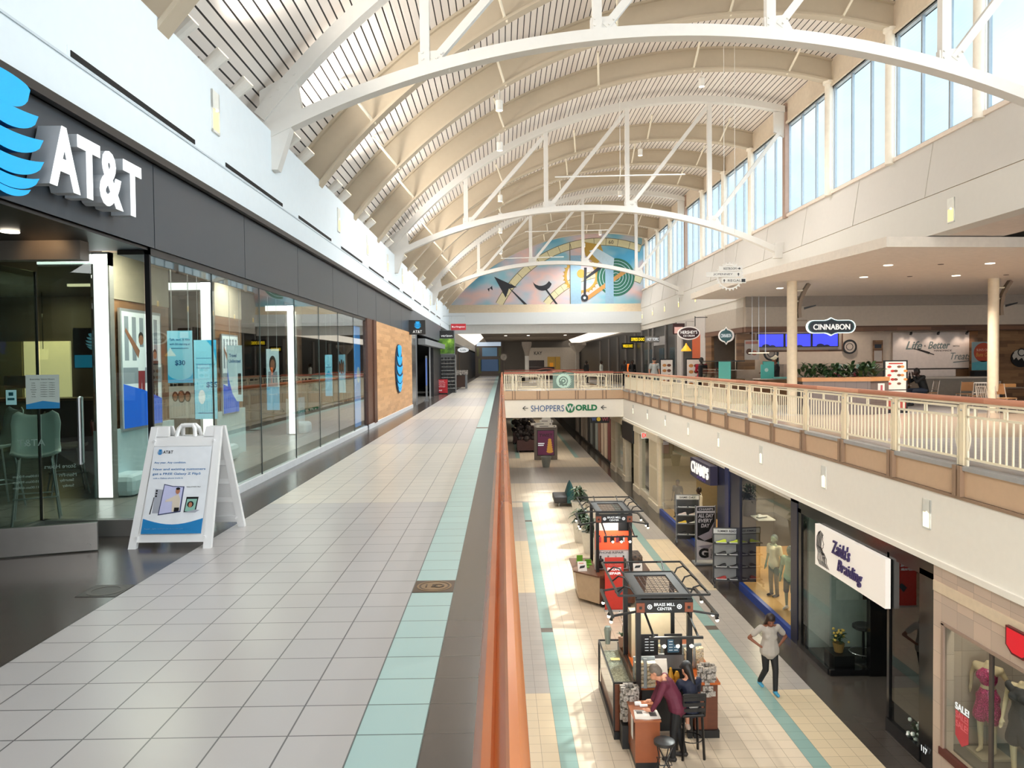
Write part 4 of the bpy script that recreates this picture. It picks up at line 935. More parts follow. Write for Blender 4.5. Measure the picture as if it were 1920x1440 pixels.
globe(b, (fr[0]+X_*-.21+sl*.905, X_, sl), .026, .002, .004, 1, 1)
def tx(s, x, z, w_, h_, m): b.text(fr, s, x, z, w=w_, h=h_, d=.0015, m=m, off=.0045, bold=.01)
tx('AT&T', -.135, .905, .095, .03, 2); tx('Any year. Any condition.', -.10, .80, .30, .022, 3); tx('New and existing customers', -.005, .735, .49, .027, 3); tx('get a FREE Galaxy Z Flip5', -.025, .69, .45, .027, 3); tx('with a Galaxy phone trade-in', -.10, .65, .28, .015, 3)
tx('Requires eligible installment plan. Restrictions apply.', -.07, .175, .36, .011, 0)
b.plate(fr, [(-.20, .32), (-.13, .32), (-.13, .54), (-.20, .55)], .002, 4, .004); 
for z in (.53, .505, .48): b.disc(fr, -.185, z, .009, .0015, 2, .0065, 10)
b.plate(fr, [(-.225, .31), (-.215, .31), (-.2, .47), (-.206, .47)], .002, 2, .004)
b.plate(fr, [(-.145, .30), (.06, .33), (.065, .57), (-.04, .575), (-.125, .595)], .003, 5, .004); b.plate(fr, [(-.135, .31), (.05, .338), (.055, .562), (-.04, .567), (-.118, .585)], .0015, 6, .0075)
b.plate(fr, [(-.02, .33), (.05, .34), (.045, .45), (.02, .5), (-.03, .47)], .0012, 8, .0095); b.disc(fr, .012, .525, .02, .002, 7, .0095, 12, ry=.028); b.disc(fr, .012, .548, .02, .0022, 2, .0095, 12, ry=.012); b.plate(fr, [(-.03, .47), (-.09, .44), (-.09, .425), (-.02, .43)], .0012, 8, .0095)
b.plate(fr, [(.0, .33), (.045, .337), (.045, .37), (.0, .37)], .0012, 2, .011)
tx('Unfold', -.07, .535, .07, .03, 3); tx('your', -.085, .43, .04, .02, 3); tx('world', -.08, .365, .06, .02, 3)
b.plate(fr, [(.09, .325), (.20, .325), (.21, .47), (.10, .47)], .003, 2, .004); b.plate(fr, [(.10, .335), (.19, .335), (.20, .45), (.108, .45)], .0015, 9, .0075); b.disc(fr, .145, .40, .03, .0012, 2, .0092, 12); b.disc(fr, .145, .395, .017, .0012, 7, .0105, 12, ry=.024)
b.plate(fr, [(.09, .325), (.20, .325), (.235, .345), (.2, .35)], .002, 4, .008)
tx('Galaxy Z Fold5 | Flip5', .15, .565, .13, .011, 2)
b.build('poster', [mat('board_paper', '#e9edf2', .45), mat('wave_blue', '#1c7fbe', .45), BLACK, mat('text_blue', ''), mat('phone_silver', '#a9adb8', .4), mat('phone_edge', '#3c4468', .4), mat('phone_screen', '#c5c8ea', .3), mat('print_skin', ''), mat('print_coat', '#d8cdbd', .5), mat('print_mint', '#8fc0b0', .5)], t)

# interior of the phone store: chairs, table, screen
def shell_chair(loc, rz, lab, shell, h=.46, grp=None):
    t = thing('shell_chair', lab, 'chair', loc, rz, grp)
    b = B(); n = 9
    rows = []
    for j, (y, z, w_) in enumerate([(-.22, 0, .20), (-.15, -.02, .23), (0, -.03, .24), (.14, -.01, .24), (.21, .06, .23), (.24, .16, .23), (.26, .28, .24), (.28, .38, .22), (.285, .42, .16)]):
        rows.append([b.bm.verts.new((w_*(-1+2*i/(n-1)), y-(.05*(abs(-1+2*i/(n-1))**2) if j > 3 else 0), h+z+.05*(abs(-1+2*i/(n-1))**3))) for i in range(n)])
    for j in range(8):
        for i in range(n-1): b._f([rows[j][i], rows[j][i+1], rows[j+1][i+1], rows[j+1][i]], 0)
    o = b.build('shell', shell, t, smooth=True); md = o.modifiers.new('t', 'SOLIDIFY'); md.thickness = .015
    for sx in (-1, 1):
        for sy in (-1, 1):
            b = B(); b.tube([(sx*.15, sy*.13, h-.03), (sx*.22, sy*.22, 0)], .012, 8); b.build('leg', CHROME, t)
    if h > .6:
        b = B(); q = .2
        b.tube([(-q, -q, .28), (q, -q, .28), (q, q, .28), (-q, q, .28), (-q, -q, .28)], .01, 6); b.build('foot_ring', CHROME, t)
    return t
SH1 = mat('shell_grey_green', '#b9c4c0', .5)
shell_chair((-5.05, 8.35, 0), .5, 'pale grey tall cafe chair on chrome legs just inside the store door', SH1, .72)
shell_chair((-6.1, 9.3, 0), -.6, 'pale grey tall cafe chair at the far left behind the door notice', SH1, .72)
shell_chair((-5.75, 10.2, 0), 2.2, 'beige cafe chair deeper inside behind the store door', mat('shell_beige', '#bda98d', .5), .62)
shell_chair((-5.55, 11.0, 0), 1.8, 'red cafe chair beside the nearest light portal', mat('shell_red', '#b3331f', .45), .46)
t = thing('table', 'round glass topped cafe table on a post behind the entrance glass', 'table', (-5.75, 8.0, 0))
b = B(); b.lathe([(.45, 1.0), (.45, 1.03)], n=28); b.build('table_top', mat('table_glass', '#4f6663', .1, .2), t); b = B(); b.lathe([(.04, .02), (.04, 1.0)], n=12); b.build('post', CHROME, t); b = B(); b.lathe([(.28, 0), (.27, .015), (.04, .04)], n=24); b.build('base', CHROME, t)
t = thing('wall_screen', 'dark wall screen showing a blue striped globe, deep inside the store', 'screen', (-8.5, 16.0, 2.05))
b = B(); b.box(-.35, .35, 0, .05, -.42, .42); b.build('case', BLACK, t)
b = B(); fr = fS(0, -.003, 0); b.rect(fr, -.32, .32, -.40, -.14, .003, 0); globe(b, (Vector((.08, -.003, .14)), X_, Z_), .17, .003, 0, 1, 1); b.build('display', [PC, PB], t)
t = thing('counter', 'wooden service counter in front of the glowing back wall', 'counter', (-9.6, 15.6, 0))
b = B(); b.box(-1.6, 1.6, -.3, .3, 0, 1.0); b.build('body', mat('counter_brown', '#5a4232', .6), t); b = B(); b.box(-1.7, 1.7, -.36, .36, 1.0, 1.05); b.build('worktop', mat('counter_top', '#b48c64', .4), t)
b = B(); b.box(-.4, .4, -.05, .05, 1.25, 1.5); b.build('shelf_box', mat('counter_top', ''), t)
for i, (x, y) in enumerate(((-4.06, 6.45), (-4.7, 9.2), (-5.6, 9.4), (-5.3, 12.3), (-6.2, 12.0), (-6.0, 16.5))):
    z = 2.79 if i == 0 else 3.24
    b = B(); b.lathe([(.07, -.005), (.07, .005)], (0, 0, 0), 14); o = b.build('downlight', mat('downlight', '')); o.location = (x, y, z)
    tag(o, 'small round downlight in the dark soffit over the store entrance' if i == 0 else 'small recessed downlight in the store ceiling, number %s from the door' % ORD[i-1].replace('nearest', 'one'), 'ceiling light', None if i == 0 else 'store downlights')
t = thing('pendant_light', 'small warm pendant lamp in front of the glowing back wall', 'pendant light', (-9.7, 16.4, 2.05)); b = B(); b.lathe([(.09, -.22), (.1, 0)], n=14); b.build('shade', mat('pendant_glow', '#ffe3a0', .5, emit=1.6), t); b = B(); b.tube([(0, 0, 0), (0, 0, 1.2)], .008, 6); b.build('cord', BLACK, t)
t = thing('linear_light', 'thin warm linear light tube below the store ceiling', 'ceiling light', (-6.3, 12.2, 2.95)); b = B(); b.box(-.5, .5, -.03, .03, -.02, .02); b.build('tube', mat('tube_glow', '#ffe8be', .5, emit=1.6), t)
lamp('store_light', 'AREA', (-4.4, 9.8, 3.2), 42, (1, .93, .8), .8, (0, 0, -1)); lamp('store_light', 'AREA', (-4.4, 14, 3.2), 42, (1, .95, .88), 1.0, (0, 0, -1)); lamp('store_light', 'AREA', (-4.4, 18, 3.2), 42, (1, .95, .88), .8, (0, 0, -1))
lamp('niche_light', 'AREA', (-9.8, 16.6, 2.9), 10, (1, .85, .5), .8, (0, .5, -1)); lamp('entrance_spot', 'SPOT', (-4.06, 6.72, 2.80), 2.2, (1, .62, .3), .02, (0, .9, -.35), 110)
# ================================================================ RIGHT UPPER LEVEL: food court
WDB = wood('band_wood', '#4e3527', '#77543d', plank=.11, length=1.3, axes='XZ', rough=.5)
WDC = wood('booth_wood', '#5a3d28', '#96704b', plank=.13, length=.8, axes='XZ', rough=.5)
# canopy: bent slab with bright rim
can = [(8.25, 16.4), (7.35, 24.5), (7.4, 30), (26, 30), (26, 17.6)]
cm = [mat('canopy_tile', '#efe6dd', .7), mat('canopy_rim', '#ddd3c6', .5)]
b = B(); vb = [b.bm.verts.new((x, y, 4.06)) for x, y in can]; vt = [b.bm.verts.new((x, y, 4.28)) for x, y in can]
b._f(vb, 0); b._f(vt[::-1], 1)
for i in range(5): b._f([vb[i], vb[(i+1) % 5], vt[(i+1) % 5], vt[i]], 1)
o = b.build('canopy', cm); tag(o, 'angular ceiling canopy with pale rim over the food court seating', 'canopy')
k = 0
for x, y in ((9.9, 19.6), (12.4, 19.4), (14.9, 19.2), (10.6, 22.4), (13.2, 22.2), (16.3, 22.0), (9.3, 25.6)):
    b = B(); b.lathe([(.11, -.005), (.11, .01)], n=14); o = b.build('downlight', mat('downlight', '')); o.location = (x, y, 4.055)
    tag(o, 'round recessed downlight in the food court canopy', 'ceiling light', 'downlights of the food court canopy')
for i, (x, y) in enumerate(((11.2, 19.5), (13.6, 19.3), (11.9, 22.3), (14.6, 22.1))):
    b = B(); b.lathe([(.07, -.006), (.07, .01)], n=12); o = b.build('speaker_grille', mat('grille_grey', '#5e5853', .7)); o.location = (x, y, 4.056); tag(o, 'small dark round grille in the food court canopy between the downlights', 'grille', 'grilles of the food court canopy')
# columns with bracket arms
def colm(x, y, lab, labA):
    b = B(); b.lathe([(.15, 0), (.15, 4.06)], n=24); o = b.build('column', mat('column_cream', '#e2d3b8', .5), smooth=True); o.location = (x, y, 0); tag(o, lab, 'column')
    t = thing('bracket_arm', labA, 'bracket', (x+.17, y, 0))
    b = B(); P = [(.05, 0, 2.95), (.03, 0, 3.2), (.08, 0, 3.5), (.22, 0, 3.8), (.34, 0, 3.98)]
    for i in range(4): b.bar(P[i], P[i+1], .16, .10)
    b.build('curved_arm', mat('arm_brown', '#6f6152', .5), t)
    b = B()
    for z, dx in ((3.1, .0), (3.45, .03), (3.78, .12)): b.tube([(-.03, 0, z), (dx+.1, 0, z)], .025, 8)
    b.build('standoff', mat('brace_cream', ''), t)
    b = B(); b.hexa([(.2, -.02, 3.2), (.55, -.02, 3.3), (.55, .02, 3.3), (.2, .02, 3.2), (.2, -.02, 3.27), (.56, -.02, 3.34), (.56, .02, 3.34), (.2, .02, 3.27)]); b.build('fin', BLACK, t)
colm(8.89, 23.44, 'round cream column nearest the planter at the food court edge', 'curved brown bracket arm on the column beside the planter')
colm(14.88, 23.1, 'round cream column among the food court chairs at right', 'curved brown bracket arm on the column among the chairs')
t = thing('shop_sign', 'large dark bakery sign with white letters and glowing outline on the food court column', 'sign', (10.0, 23.3, 2.66))
def plaque(b, fr, w, h, d, m, off=0):
    P = []
    for sx in (1, -1):
        r = h*.36
        seg = [(sx*(w*.12), sx*h*.38), (0, sx*h*.5)] if 0 else None
    pts = [(0, h*.5), (-w*.07, h*.40), (-w*.13, h*.36)]
    for k in range(9): a = PI/2+PI*k/8; pts.append((-w*.5+h*.36+h*.36*math.cos(a), h*.36*math.sin(a)))
    pts += [(-w*.13, -h*.36), (-w*.07, -h*.40), (0, -h*.5), (w*.07, -h*.40), (w*.13, -h*.36)]
    for k in range(9): a = -PI/2+PI*k/8; pts.append((w*.5-h*.36+h*.36*math.cos(a), h*.36*math.sin(a)))
    pts += [(w*.13, h*.36), (w*.07, h*.40)]
    b.plate(fr, pts, d, m, off)
f = fS(0, 0, 0); b = B(); plaque(b, f, 1.50, .56, .08, 0); b.build('glow_rim', mat('rim_glow', '#e6f4f2', .5, emit=1.0), t)
b = B(); plaque(b, f, 1.42, .50, .012, 0, .08); plaque(b, f, 1.34, .44, .012, 1, .092); b.build('face', [mat('face_teal', '#41696f', .4), mat('face_navy', '#14202b', .4)], t)
b = B(); b.text(f, 'CINNABON', 0, -.01, w=1.12, h=.17, d=.02, off=.104, bold=.015); b.build('lettering', mat('letter_white', '#f4f2ee', .4, emit=.5), t)
b = B(); b.bar((-1.0, .02, .2), (-.7, .02, .2), .04, .04); b.build('arm', mat('arm_brown', ''), t)

# walls of the court
b = B()
b.box(9.25, 26, 29.0, 29.3, 2.93, 4.06, 0); b.box(9.22, 26, 28.9, 29.0, 3.68, 4.06, 1); b.box(9.24, 26, 29.02, 29.3, 2.72, 2.93, 2)
b.box(9.24, 9.5, 29.3, 34.8, 2.93, 3.7, 0); b.box(9.22, 9.5, 29.3, 34.8, 2.72, 2.93, 2)
struct(b.build('wall_back', [mat('bulkhead', '#b5aa9c', .6), mat('bulkhead_top', '#8f857b', .6), WDB]), 'taupe bulkhead with a dark wood band over the bakery')
b = B(); b.box(9.5, 26, 31, 31.2, 0, 4.0, 0); b.box(18.9, 26, 30.3, 31, 0, 2.8, 1); b.box(14.7, 18.9, 30.92, 31, 0, 1.25, 1); b.box(14.7, 18.95, 30.9, 31, 1.22, 1.27, 2)
b.box(9.24, 9.36, 33.8, 34.8, 0, 2.72, 1); b.box(9.5, 12, 34.75, 34.8, 0, 3.7, 0)
struct(b.build('wall_back', [mat('bakery_wall', '#c9b9a8', .6), WDC, mat('dado_dark', '#3b2d26', .5)]), 'bakery back wall with wood panels')
t = thing('lettered_panel', 'white panel with grey script reading Life is Better with Handmade Treats over a rolling pin', 'wall art', (17.7, 30.9, 2))
b = B(); b.box(15.8, 19.65, 30.86, 30.92, 1.27, 2.72); b.build('board', mat('panel_white', '#e2d6cd', .6), t, world=True)
f = fS(17.7, 30.86, 2.0); GT = mat('script_grey', '#6d7a78', .5)
b = B(); b.text(f, 'Life', -1.05, .20, h=.34, d=.01, shear=.35, bold=.02); b.build('first_word', GT, t, world=True); b = B(); b.text(f, 'Better', -.03, .20, w=.9, h=.30, d=.01, shear=.35, bold=.02); b.build('second_word', GT, t, world=True); b = B(); b.text(f, 'Treats', .86, -.25, w=.82, h=.28, d=.01, shear=.35); b.plate(f, [(.55, -.52), (1.2, -.46), (1.2, -.43), (.55, -.48)], .01); b.build('last_word', GT, t, world=True)
b = B(); b.text(f, 'IS', -.60, .17, h=.07, d=.01); b.text(f, 'WITH', .66, .15, h=.07, d=.01); b.text(f, 'HANDMADE', .13, -.02, w=.72, h=.07, d=.01); b.build('plain_lettering', mat('letter_brown', '#4b3a34', .5), t, world=True)
b = B(); b.plate(f, [(-.95, .02), (-.87, .06), (-.4, -.08), (-.44, -.16)], .012); b.plate(f, [(-1.1, .06), (-.95, .02), (-.93, .05), (-1.09, .08)], .012); b.plate(f, [(-.42, -.1), (-.22, -.17), (-.24, -.2), (-.44, -.14)], .012); b.build('rolling_pin', mat('pin_dark', '#2d2624', .5), t, world=True)
for i, x in enumerate((16.35, 17.45, 18.6)):
    tt = thing('spotlight', 'small spotlight over the lettered bakery panel, %s of three from the left' % ('first', 'second', 'third')[i], 'spotlight', (x, 30.5, 2.70)); b = B(); b.tube([(0, 0, 0), (0, .05, -.08)], .05, 10); b.build('head', BLACK, tt); b = B(); b.tube([(0, 0, 0), (0, -.1, .12)], .012, 6); b.build('stem', BLACK, tt)
    lamp('panel_spot', 'SPOT', (x, 30.4, 2.66), 9, (1, .8, .66), .03, (0, .5, -.7), 100)
t = thing('poster_board', 'orange and blue summer poster beside the lettered panel, half behind the column', 'poster', (18.6, 30.0, 1.6)); f = fS(18.98, 30.1, 1.78)
b = B(); b.rect(f, -.45, .45, -.6, .52, .03, 0); b.disc(f, 0, .1, .38, .004, 1, .03); b.plate(f, [(-.45, -.6), (.45, -.6), (.45, -.3), (0, -.22), (-.45, -.3)], .004, 2, .03); b.text(f, "SUN'S OUT", 0, .2, w=.55, h=.1, d=.004, m=3, off=.034); b.text(f, 'Buns Out', 0, .02, w=.6, h=.16, d=.004, m=4, off=.034, shear=.3); b.build('print', [mat('poster_greyblue', '#8fa4a6', .5), mat('poster_orange', '#a8452a', .5), mat('poster_lagoon', '#4f9aa6', .5), mat('poster_cream', '#e0b9a0', .5), mat('poster_gold', '#d09a4a', .5)], t, world=True)
b = B(); b.box(18.6, 19.35, 30.0, 30.3, 0, 1.15); b.build('stand', BLACK, t, world=True)
t = thing('wall_emblem', 'dark round wall emblem of an iced cinnamon bun on the wood wall at far right', 'emblem', (20.4, 30.28, 1.7)); f = fS(20.6, 30.28, 1.72)
b = B(); b.disc(f, 0, -.08, .40, .05, 0, 0, 20, ry=.36); b.plate(f, [(-.32, .1), (.32, .1), (.36, -.05), (.28, -.2), (.22, -.05), (.12, -.22), (.02, -.06), (-.12, -.16), (-.2, -.04), (-.3, -.14), (-.36, 0)], .01, 1, .05); b.disc(f, 0, .14, .30, .014, 1, .05, 20, ry=.12); b.ring(f, 0, .15, .12, .16, .02, 0, .05, 16); b.build('bun', [BLACK, mat('icing', '#b9b2a8', .5)], t, world=True)
# menu screens
t = thing('menu_screens', 'row of three bright blue menu screens in a pale frame above the bakery counter', 'screens', (11.5, 30.2, 2.45))
b = B(); b.box(9.85, 13.35, 30.05, 30.15, 2.05, 2.78, 0); b.box(9.78, 13.42, 30.08, 30.2, 1.98, 2.84, 1); b.build('frame', [mat('menu_frame', '#a59a8e', .5), WDB], t, world=True)
for i in range(3):
    x = 10.05+1.07*i
    b = B(); b.box(x-.03, x+1.03, 30.0, 30.05, 2.16, 2.70, 0); b.build('bezel', BLACK, t, world=True); f = fS(x, 29.995, 2.19)
    b = B(); b.rect(f, 0, .98, 0, .48, .004, 0); b.disc(f, .3, 0, .16, .003, 1, .0045, 12, a0=0, a1=PI, ry=.10); b.disc(f, .55, 0, .12, .003, 1, .0045, 12, a0=0, a1=PI, ry=.06); b.build('display', [mat('menu_blue', '#3a44ff', .4, emit=1.0), mat('menu_dark', '#1c1f55', .4)], t, world=True)
def clockface(t, x, y, z, r, ring, face):
    f = fS(x, y, z); b = B(); b.ring(f, 0, 0, r*.78, r, .04, 0, 0, 28); b.disc(f, 0, 0, r*.8, .01, 1, 0); b.ring(f, 0, 0, r*.42, r*.5, .02, 0, 0, 20); b.build('dial', [ring, face], t, world=True)
t = thing('wall_clock', 'black ringed round wall emblem on the bakery wall right of the menu screens', 'emblem', (14.05, 30.9, 2.15)); clockface(t, 14.05, 30.9, 2.17, .29, BLACK, mat('dial_grey', '#b9aca0', .5))
t = thing('wall_clock', 'round clock below the left menu screen over a mint box', 'clock', (10.7, 30.2, 1.95)); clockface(t, 10.65, 30.3, 1.93, .30, mat('clock_dark', '#2a2d30', .5), mat('dial_grey', ''))
b = B(); b.box(10.35, 10.9, 30.1, 30.4, 1.35, 1.62); o = b.build('storage_box', mat('mint_box', '#4f9c93', .5)); tag(o, 'mint green box under the round clock in the bakery', 'box')
# bakery counters
CT = mat('counter_stone', '#cfc4b8', .35); CB = mat('counter_grey', '#6e625a', .6); MINT = mat('mint_display', '#4fb0a6', .4, emit=.08)
def counter(x0, x1, y0, y1, h, lab, top, body, nm='counter'):
    t = thing(nm, lab, 'counter', ((x0+x1)/2, (y0+y1)/2, 0)); b = B(); b.box(x0, x1, y0, y1, 0, h-.04); b.build('body', body, t, world=True); b = B(); b.box(x0-.03, x1+.03, y0-.03, y1+.03, h-.04, h); b.build('worktop', top, t, world=True); return t
counter(9.5, 13.2, 28.2, 28.9, .98, 'long bakery counter with pale worktop behind the railing', CT, WDC)
counter(11.35, 13.0, 27.0, 27.6, 1.02, 'dark register counter in front of the bakery near the planter', CT, CB)
t = thing('display_case', 'glass pastry display case with mint green panels at the left end of the bakery', 'display case', (9.0, 31, 0))
b = B(); b.box(8.75, 9.3, 29.3, 33.6, 0, .95, 1); b.box(8.75, 9.3, 29.3, 33.6, 1.62, 1.66, 0); b.box(8.8, 9.3, 29.4, 33.5, 1.28, 1.30, 2); b.box(8.75, 9.3, 31.3, 31.34, .95, 1.62, 0); b.build('cabinet', [BLACK, WDC, CT], t, world=True)
b = B(); b.box(8.74, 8.76, 29.3, 30.9, .95, 1.62); b.build('mint_panel', MINT, t, world=True); b = B(); b.quad([(8.745, 30.9, .95), (8.745, 33.6, .95), (8.745, 33.6, 1.62), (8.745, 30.9, 1.62)]); b.build('glass_front', GL, t, world=True)
for i, (x, y, lab) in enumerate(((9.75, 28.25, 'mint green display box on the bakery counter beside the worker'), (9.95, 28.55, 'mint green display box behind the worker\'s arm on the bakery counter'))):
    b = B(); b.box(x-.19, x+.19, y-.04, y+.04, .98, 1.5+.1*i, 0); b.disc(fS(x, y-.042, 1.3), 0, 0, .07, .003, 1); o = b.build('display_box', [MINT, mat('pale_mint', '#c9ece6', .5)]); tag(o, lab, 'box')
b = B(); b.box(10.0, 11.3, 28.0, 28.22, .981, 1.04); o = b.build('counter_tray', mat('tray_mint', '#7cc4bc', .5)); tag(o, 'long pale mint tray along the front of the bakery counter', 'tray')
b = B(); b.box(11.75, 12.1, 27.1, 27.15, 1.025, 1.3, 0); b.rect(fS(11.925, 27.098, 1.16), -.13, .13, -.09, .09, .004, 1); o = b.build('counter_sign', [mat('sign_pink', '#d8a0a8', .5), mat('sign_plum', '#8f2f52', .5)]); tag(o, 'small pink framed sign on the register counter', 'sign')
b = B(); b.box(12.2, 12.45, 27.2, 27.5, 1.02, 1.38, 0); o = b.build('register', mat('register_white', '#c9c4be', .5)); tag(o, 'pale cash register on the counter near the planter', 'cash register')
b = B(); b.lathe([(.12, 0), (.16, .08), (.13, .16)], n=12); o = b.build('pastry_stand', mat('pastry_pink', '#c94a6a', .5)); o.location = (12.72, 27.3, 1.021); tag(o, 'pink pastry stand at the right end of the register counter', 'stand')
b = B(); b.box(10.9, 12.6, 29.6, 30.1, 0, 1.5, 0); o = b.build('back_unit', mat('back_unit_pale', '#bfae9f', .6)); tag(o, 'pale tall back unit behind the bakery counter', 'cabinet')
for i in range(7):
    b = B(); b.lathe([(.06, 0), (.07, .16)], n=12); o = b.build('cup_stack', mat('cup_mint', '#a9cfc9', .5)); o.location = (12.75+.2*i+(.3 if i > 2 else 0), 29.3, 1.31); tag(o, 'mint paper cup stack on the shelf behind the planter leaves', 'cups', 'cup stacks behind the planter')
b = B(); b.box(12.65, 14.6, 29.15, 29.5, 0, 1.31); o = b.build('drinks_unit', CB); tag(o, 'low grey drinks unit behind the planter', 'cabinet')
t = thing('pendant_bar', 'small three lamp pendant bar hanging over the bakery counter', 'pendant light', (9.6, 28.6, 1.95))
b = B(); b.box(-.38, .38, -.02, .02, -.03, 0); b.build('light_bar', mat('tube_glow', ''), t)
for dx in (-.25, 0, .25):
    b = B(); b.tube([(dx, 0, 2.11), (dx, 0, .0)], .008, 5); b.tube([(dx, 0, .0), (dx, 0, .14)], .03, 8); b.build('lamp_holder', CHROME, t)
b = B(); f = fS(9.75, 29.9, 2.1); b.rect(f, -.28, .28, -.42, .35, .02, 0); b.rect(f, -.24, .24, .2, .3, .003, 2, .02); b.disc(f, -.1, -.1, .12, .004, 1, .02); b.disc(f, .1, -.15, .1, .004, 2, .02); b.box(9.2, 9.9, 29.95, 30.1, 1.3, 2.7, 3); o = b.build('menu_poster', [mat('menu_pale', '#b9b0a8', .5), mat('menu_brown', '#5b3b2d', .5), mat('menu_rose', '#a56a5c', .5), WDC]); tag(o, 'pale pastry poster on the wood panel at the left of the bakery', 'poster')
b = B(); f = fS(15.2, 30.9, 2.0); b.rect(f, -.2, .2, -.5, .42, .02, 1); b.rect(f, -.14, .14, .1, .26, .004, 0, .02); b.rect(f, -.16, .16, -.44, .0, .004, 2, .02); o = b.build('narrow_poster', [mat('face_navy', ''), WDC, mat('menu_pale', '')]); tag(o, 'narrow framed poster left of the lettered bakery panel', 'poster')
b = B(); b.box(16.2, 19.5-.6, 29.6, 30.3, 0, .88, 0); b.box(16.15, 18.95, 29.5, 30.4, .88, .94, 1); b.box(15.8, 18.2, 30.6, 30.75, .94, 1.22, 2); o = b.build('low_wall_counter', [mat('booth_grey', '#8c8378', .6), CT, mat('panel_white', '')]); tag(o, 'pale low counter wall behind the sitting diner', 'counter')
# planter
t = thing('planter_box', 'long tiled planter box with a light wood rim full of broad dark leaves', 'planter', (10.3, 23.4, 0))
PX = [(9.12, 23.5), (11.2, 23.0), (12.0, 23.5), (12.0, 24.2), (9.12, 24.2)]
PX = [(9.12, 23.2), (11.0, 22.8), (11.75, 23.2), (11.75, 24.1), (9.12, 24.1)]
b = B(); v0 = [b.bm.verts.new((x, y, 0)) for x, y in PX]; v1 = [b.bm.verts.new((x, y, 1.0)) for x, y in PX]
for i in range(5): b._f([v0[i], v0[(i+1) % 5], v1[(i+1) % 5], v1[i]], 0)
b._f(v0[::-1], 0); b._f(v1, 0); b.build('body', tiles('planter_tile', '#6a5f5c', '#433b38', size=.30, axes='XZ', x0=9.12, y0=.06, rough=.4), t, world=True)
b = B(); v0 = [b.bm.verts.new((10.4+(x-10.4)*1.02, 23.5+(y-23.5)*1.06, 1.0)) for x, y in PX]; v1 = [b.bm.verts.new((10.4+(x-10.4)*1.02, 23.5+(y-23.5)*1.06, 1.12)) for x, y in PX]
for i in range(5): b._f([v0[i], v0[(i+1) % 5], v1[(i+1) % 5], v1[i]], 0)
b._f(v0[::-1], 0); b._f(v1, 0); b.build('rim', mat('rim_wood', '#b9875a', .5), t, world=True)
b = B(); b.rect(fS(11.4, 22.97, .8), -.1, .1, -.13, .13, .02, 0); b.rect(fS(11.4, 22.95, .8), -.03, .03, -.08, .08, .004, 1, .02); b.build('small_notice', [WHITE, mat('notice_red', '#b0505a', .5)], t, world=True)
def leafy(b, c, n, spread, ht, L, wd, rng, m=0, droop=.5):
    for i in range(n):
        a = rng.uniform(0, 2*PI); el = rng.uniform(.35, 1.25); l = L*rng.uniform(.6, 1.1); base = Vector(c)+Vector((rng.uniform(-1, 1)*spread[0], rng.uniform(-1, 1)*spread[1], rng.uniform(0, ht)))
        d = Vector((math.cos(a)*math.cos(el), math.sin(a)*math.cos(el), math.sin(el))); s_ = d.cross(Z_).normalized()
        prev = None
        for k in range(5):
            t_ = k/4; p = base+d*l*t_-Z_*droop*l*t_*t_; w_ = wd*math.sin(PI*(.12+.86*t_))*.5
            row = [b.bm.verts.new(p-s_*w_), b.bm.verts.new(p+Z_*-.15*w_), b.bm.verts.new(p+s_*w_)]
            if prev: b._f([prev[0], prev[1], row[1], row[0]], m); b._f([prev[1], prev[2], row[2], row[1]], m)
            prev = row
rng = random.Random(5); b = B(); leafy(b, (10.45, 23.6, 1.1), 260, (1.15, .35), .35, .5, .11, rng); b.build('foliage', LEAF, t, world=True, smooth=True)
b = B(); b.box(12.15, 12.45, 24.4, 25.0, 0, 1.0, 0); b.ball((12.3, 24.4, .95), .12, 1, 6); b.ball((12.3, 24.4, .7), .12, 1, 6); o = b.build('napkin_dispenser', [BLACK, CT]); tag(o, 'dark dispenser stand with pale rolls right of the planter', 'stand')
# sign stand
t = thing('menu_stand', 'tall black framed menu stand with pictures of food and LARGE in red, behind the railing', 'sign stand', (12.1, 23.6, 0)); f = fS(12.12, 23.55, 0)
b = B(); b.rect(f, -.37, .37, .05, 1.62, .05, 0); b.box(11.75, 12.5, 23.4, 23.8, 0, .06, 0); b.build('frame', BLACK, t, world=True)
b = B(); b.rect(f, -.32, .32, .72, 1.58, .004, 0, .05); b.rect(f, -.32, .32, .42, .69, .004, 0, .05); b.rect(f, -.32, .32, .1, .40, .004, 4, .05)
for k in range(14): b.disc(f, -.2+.2*(k % 3)+(.1 if k % 2 else 0), 1.42-.13*(k//3), .065, .003, (1, 2, 3)[k % 3], .054, 10, ry=.04)
b.rect(f, -.22, .22, 1.5, 1.54, .003, 1, .054); b.text(f, 'LARGE', 0, .57, w=.56, h=.13, d=.004, m=1, off=.054, bold=.04); b.build('print', [mat('menu_print', '#eae2da', .5), mat('print_brick', '#b3352d', .5), mat('print_brown', '#6d4433', .5), mat('print_amber', '#c98b4e', .5), mat('print_food', '#a8483e', .5)], t, world=True)
# two framed food signs near the railing further along
for (x, y, lab) in ((8.7, 40.5, 'black framed food picture sign on the right walkway beside the grey shirted person'), (8.75, 35.0, 'black framed menu sign beside the person in the red hooded top')):
    t = thing('menu_stand', lab, 'sign stand', (x, y, 0)); f = fS(x, y-.03, 0); b = B(); b.box(x-.36, x+.36, y-.03, y+.03, .35, 1.78); b.box(x-.36, x+.36, y-.2, y+.2, 0, .05); b.box(x-.03, x+.03, y-.02, y+.02, 0, .4); b.build('frame', BLACK, t, world=True)
    b = B(); b.rect(f, -.31, .31, .42, 1.72, .004, 0)
    for k in range(8): b.disc(f, -.12+.24*(k % 2), .6+.28*(k//2), .11, .003, 1+k % 2, .004, 10, ry=.08)
    b.build('print', [mat('menu_print', ''), mat('print_amber', ''), mat('print_brown', '')], t, world=True)
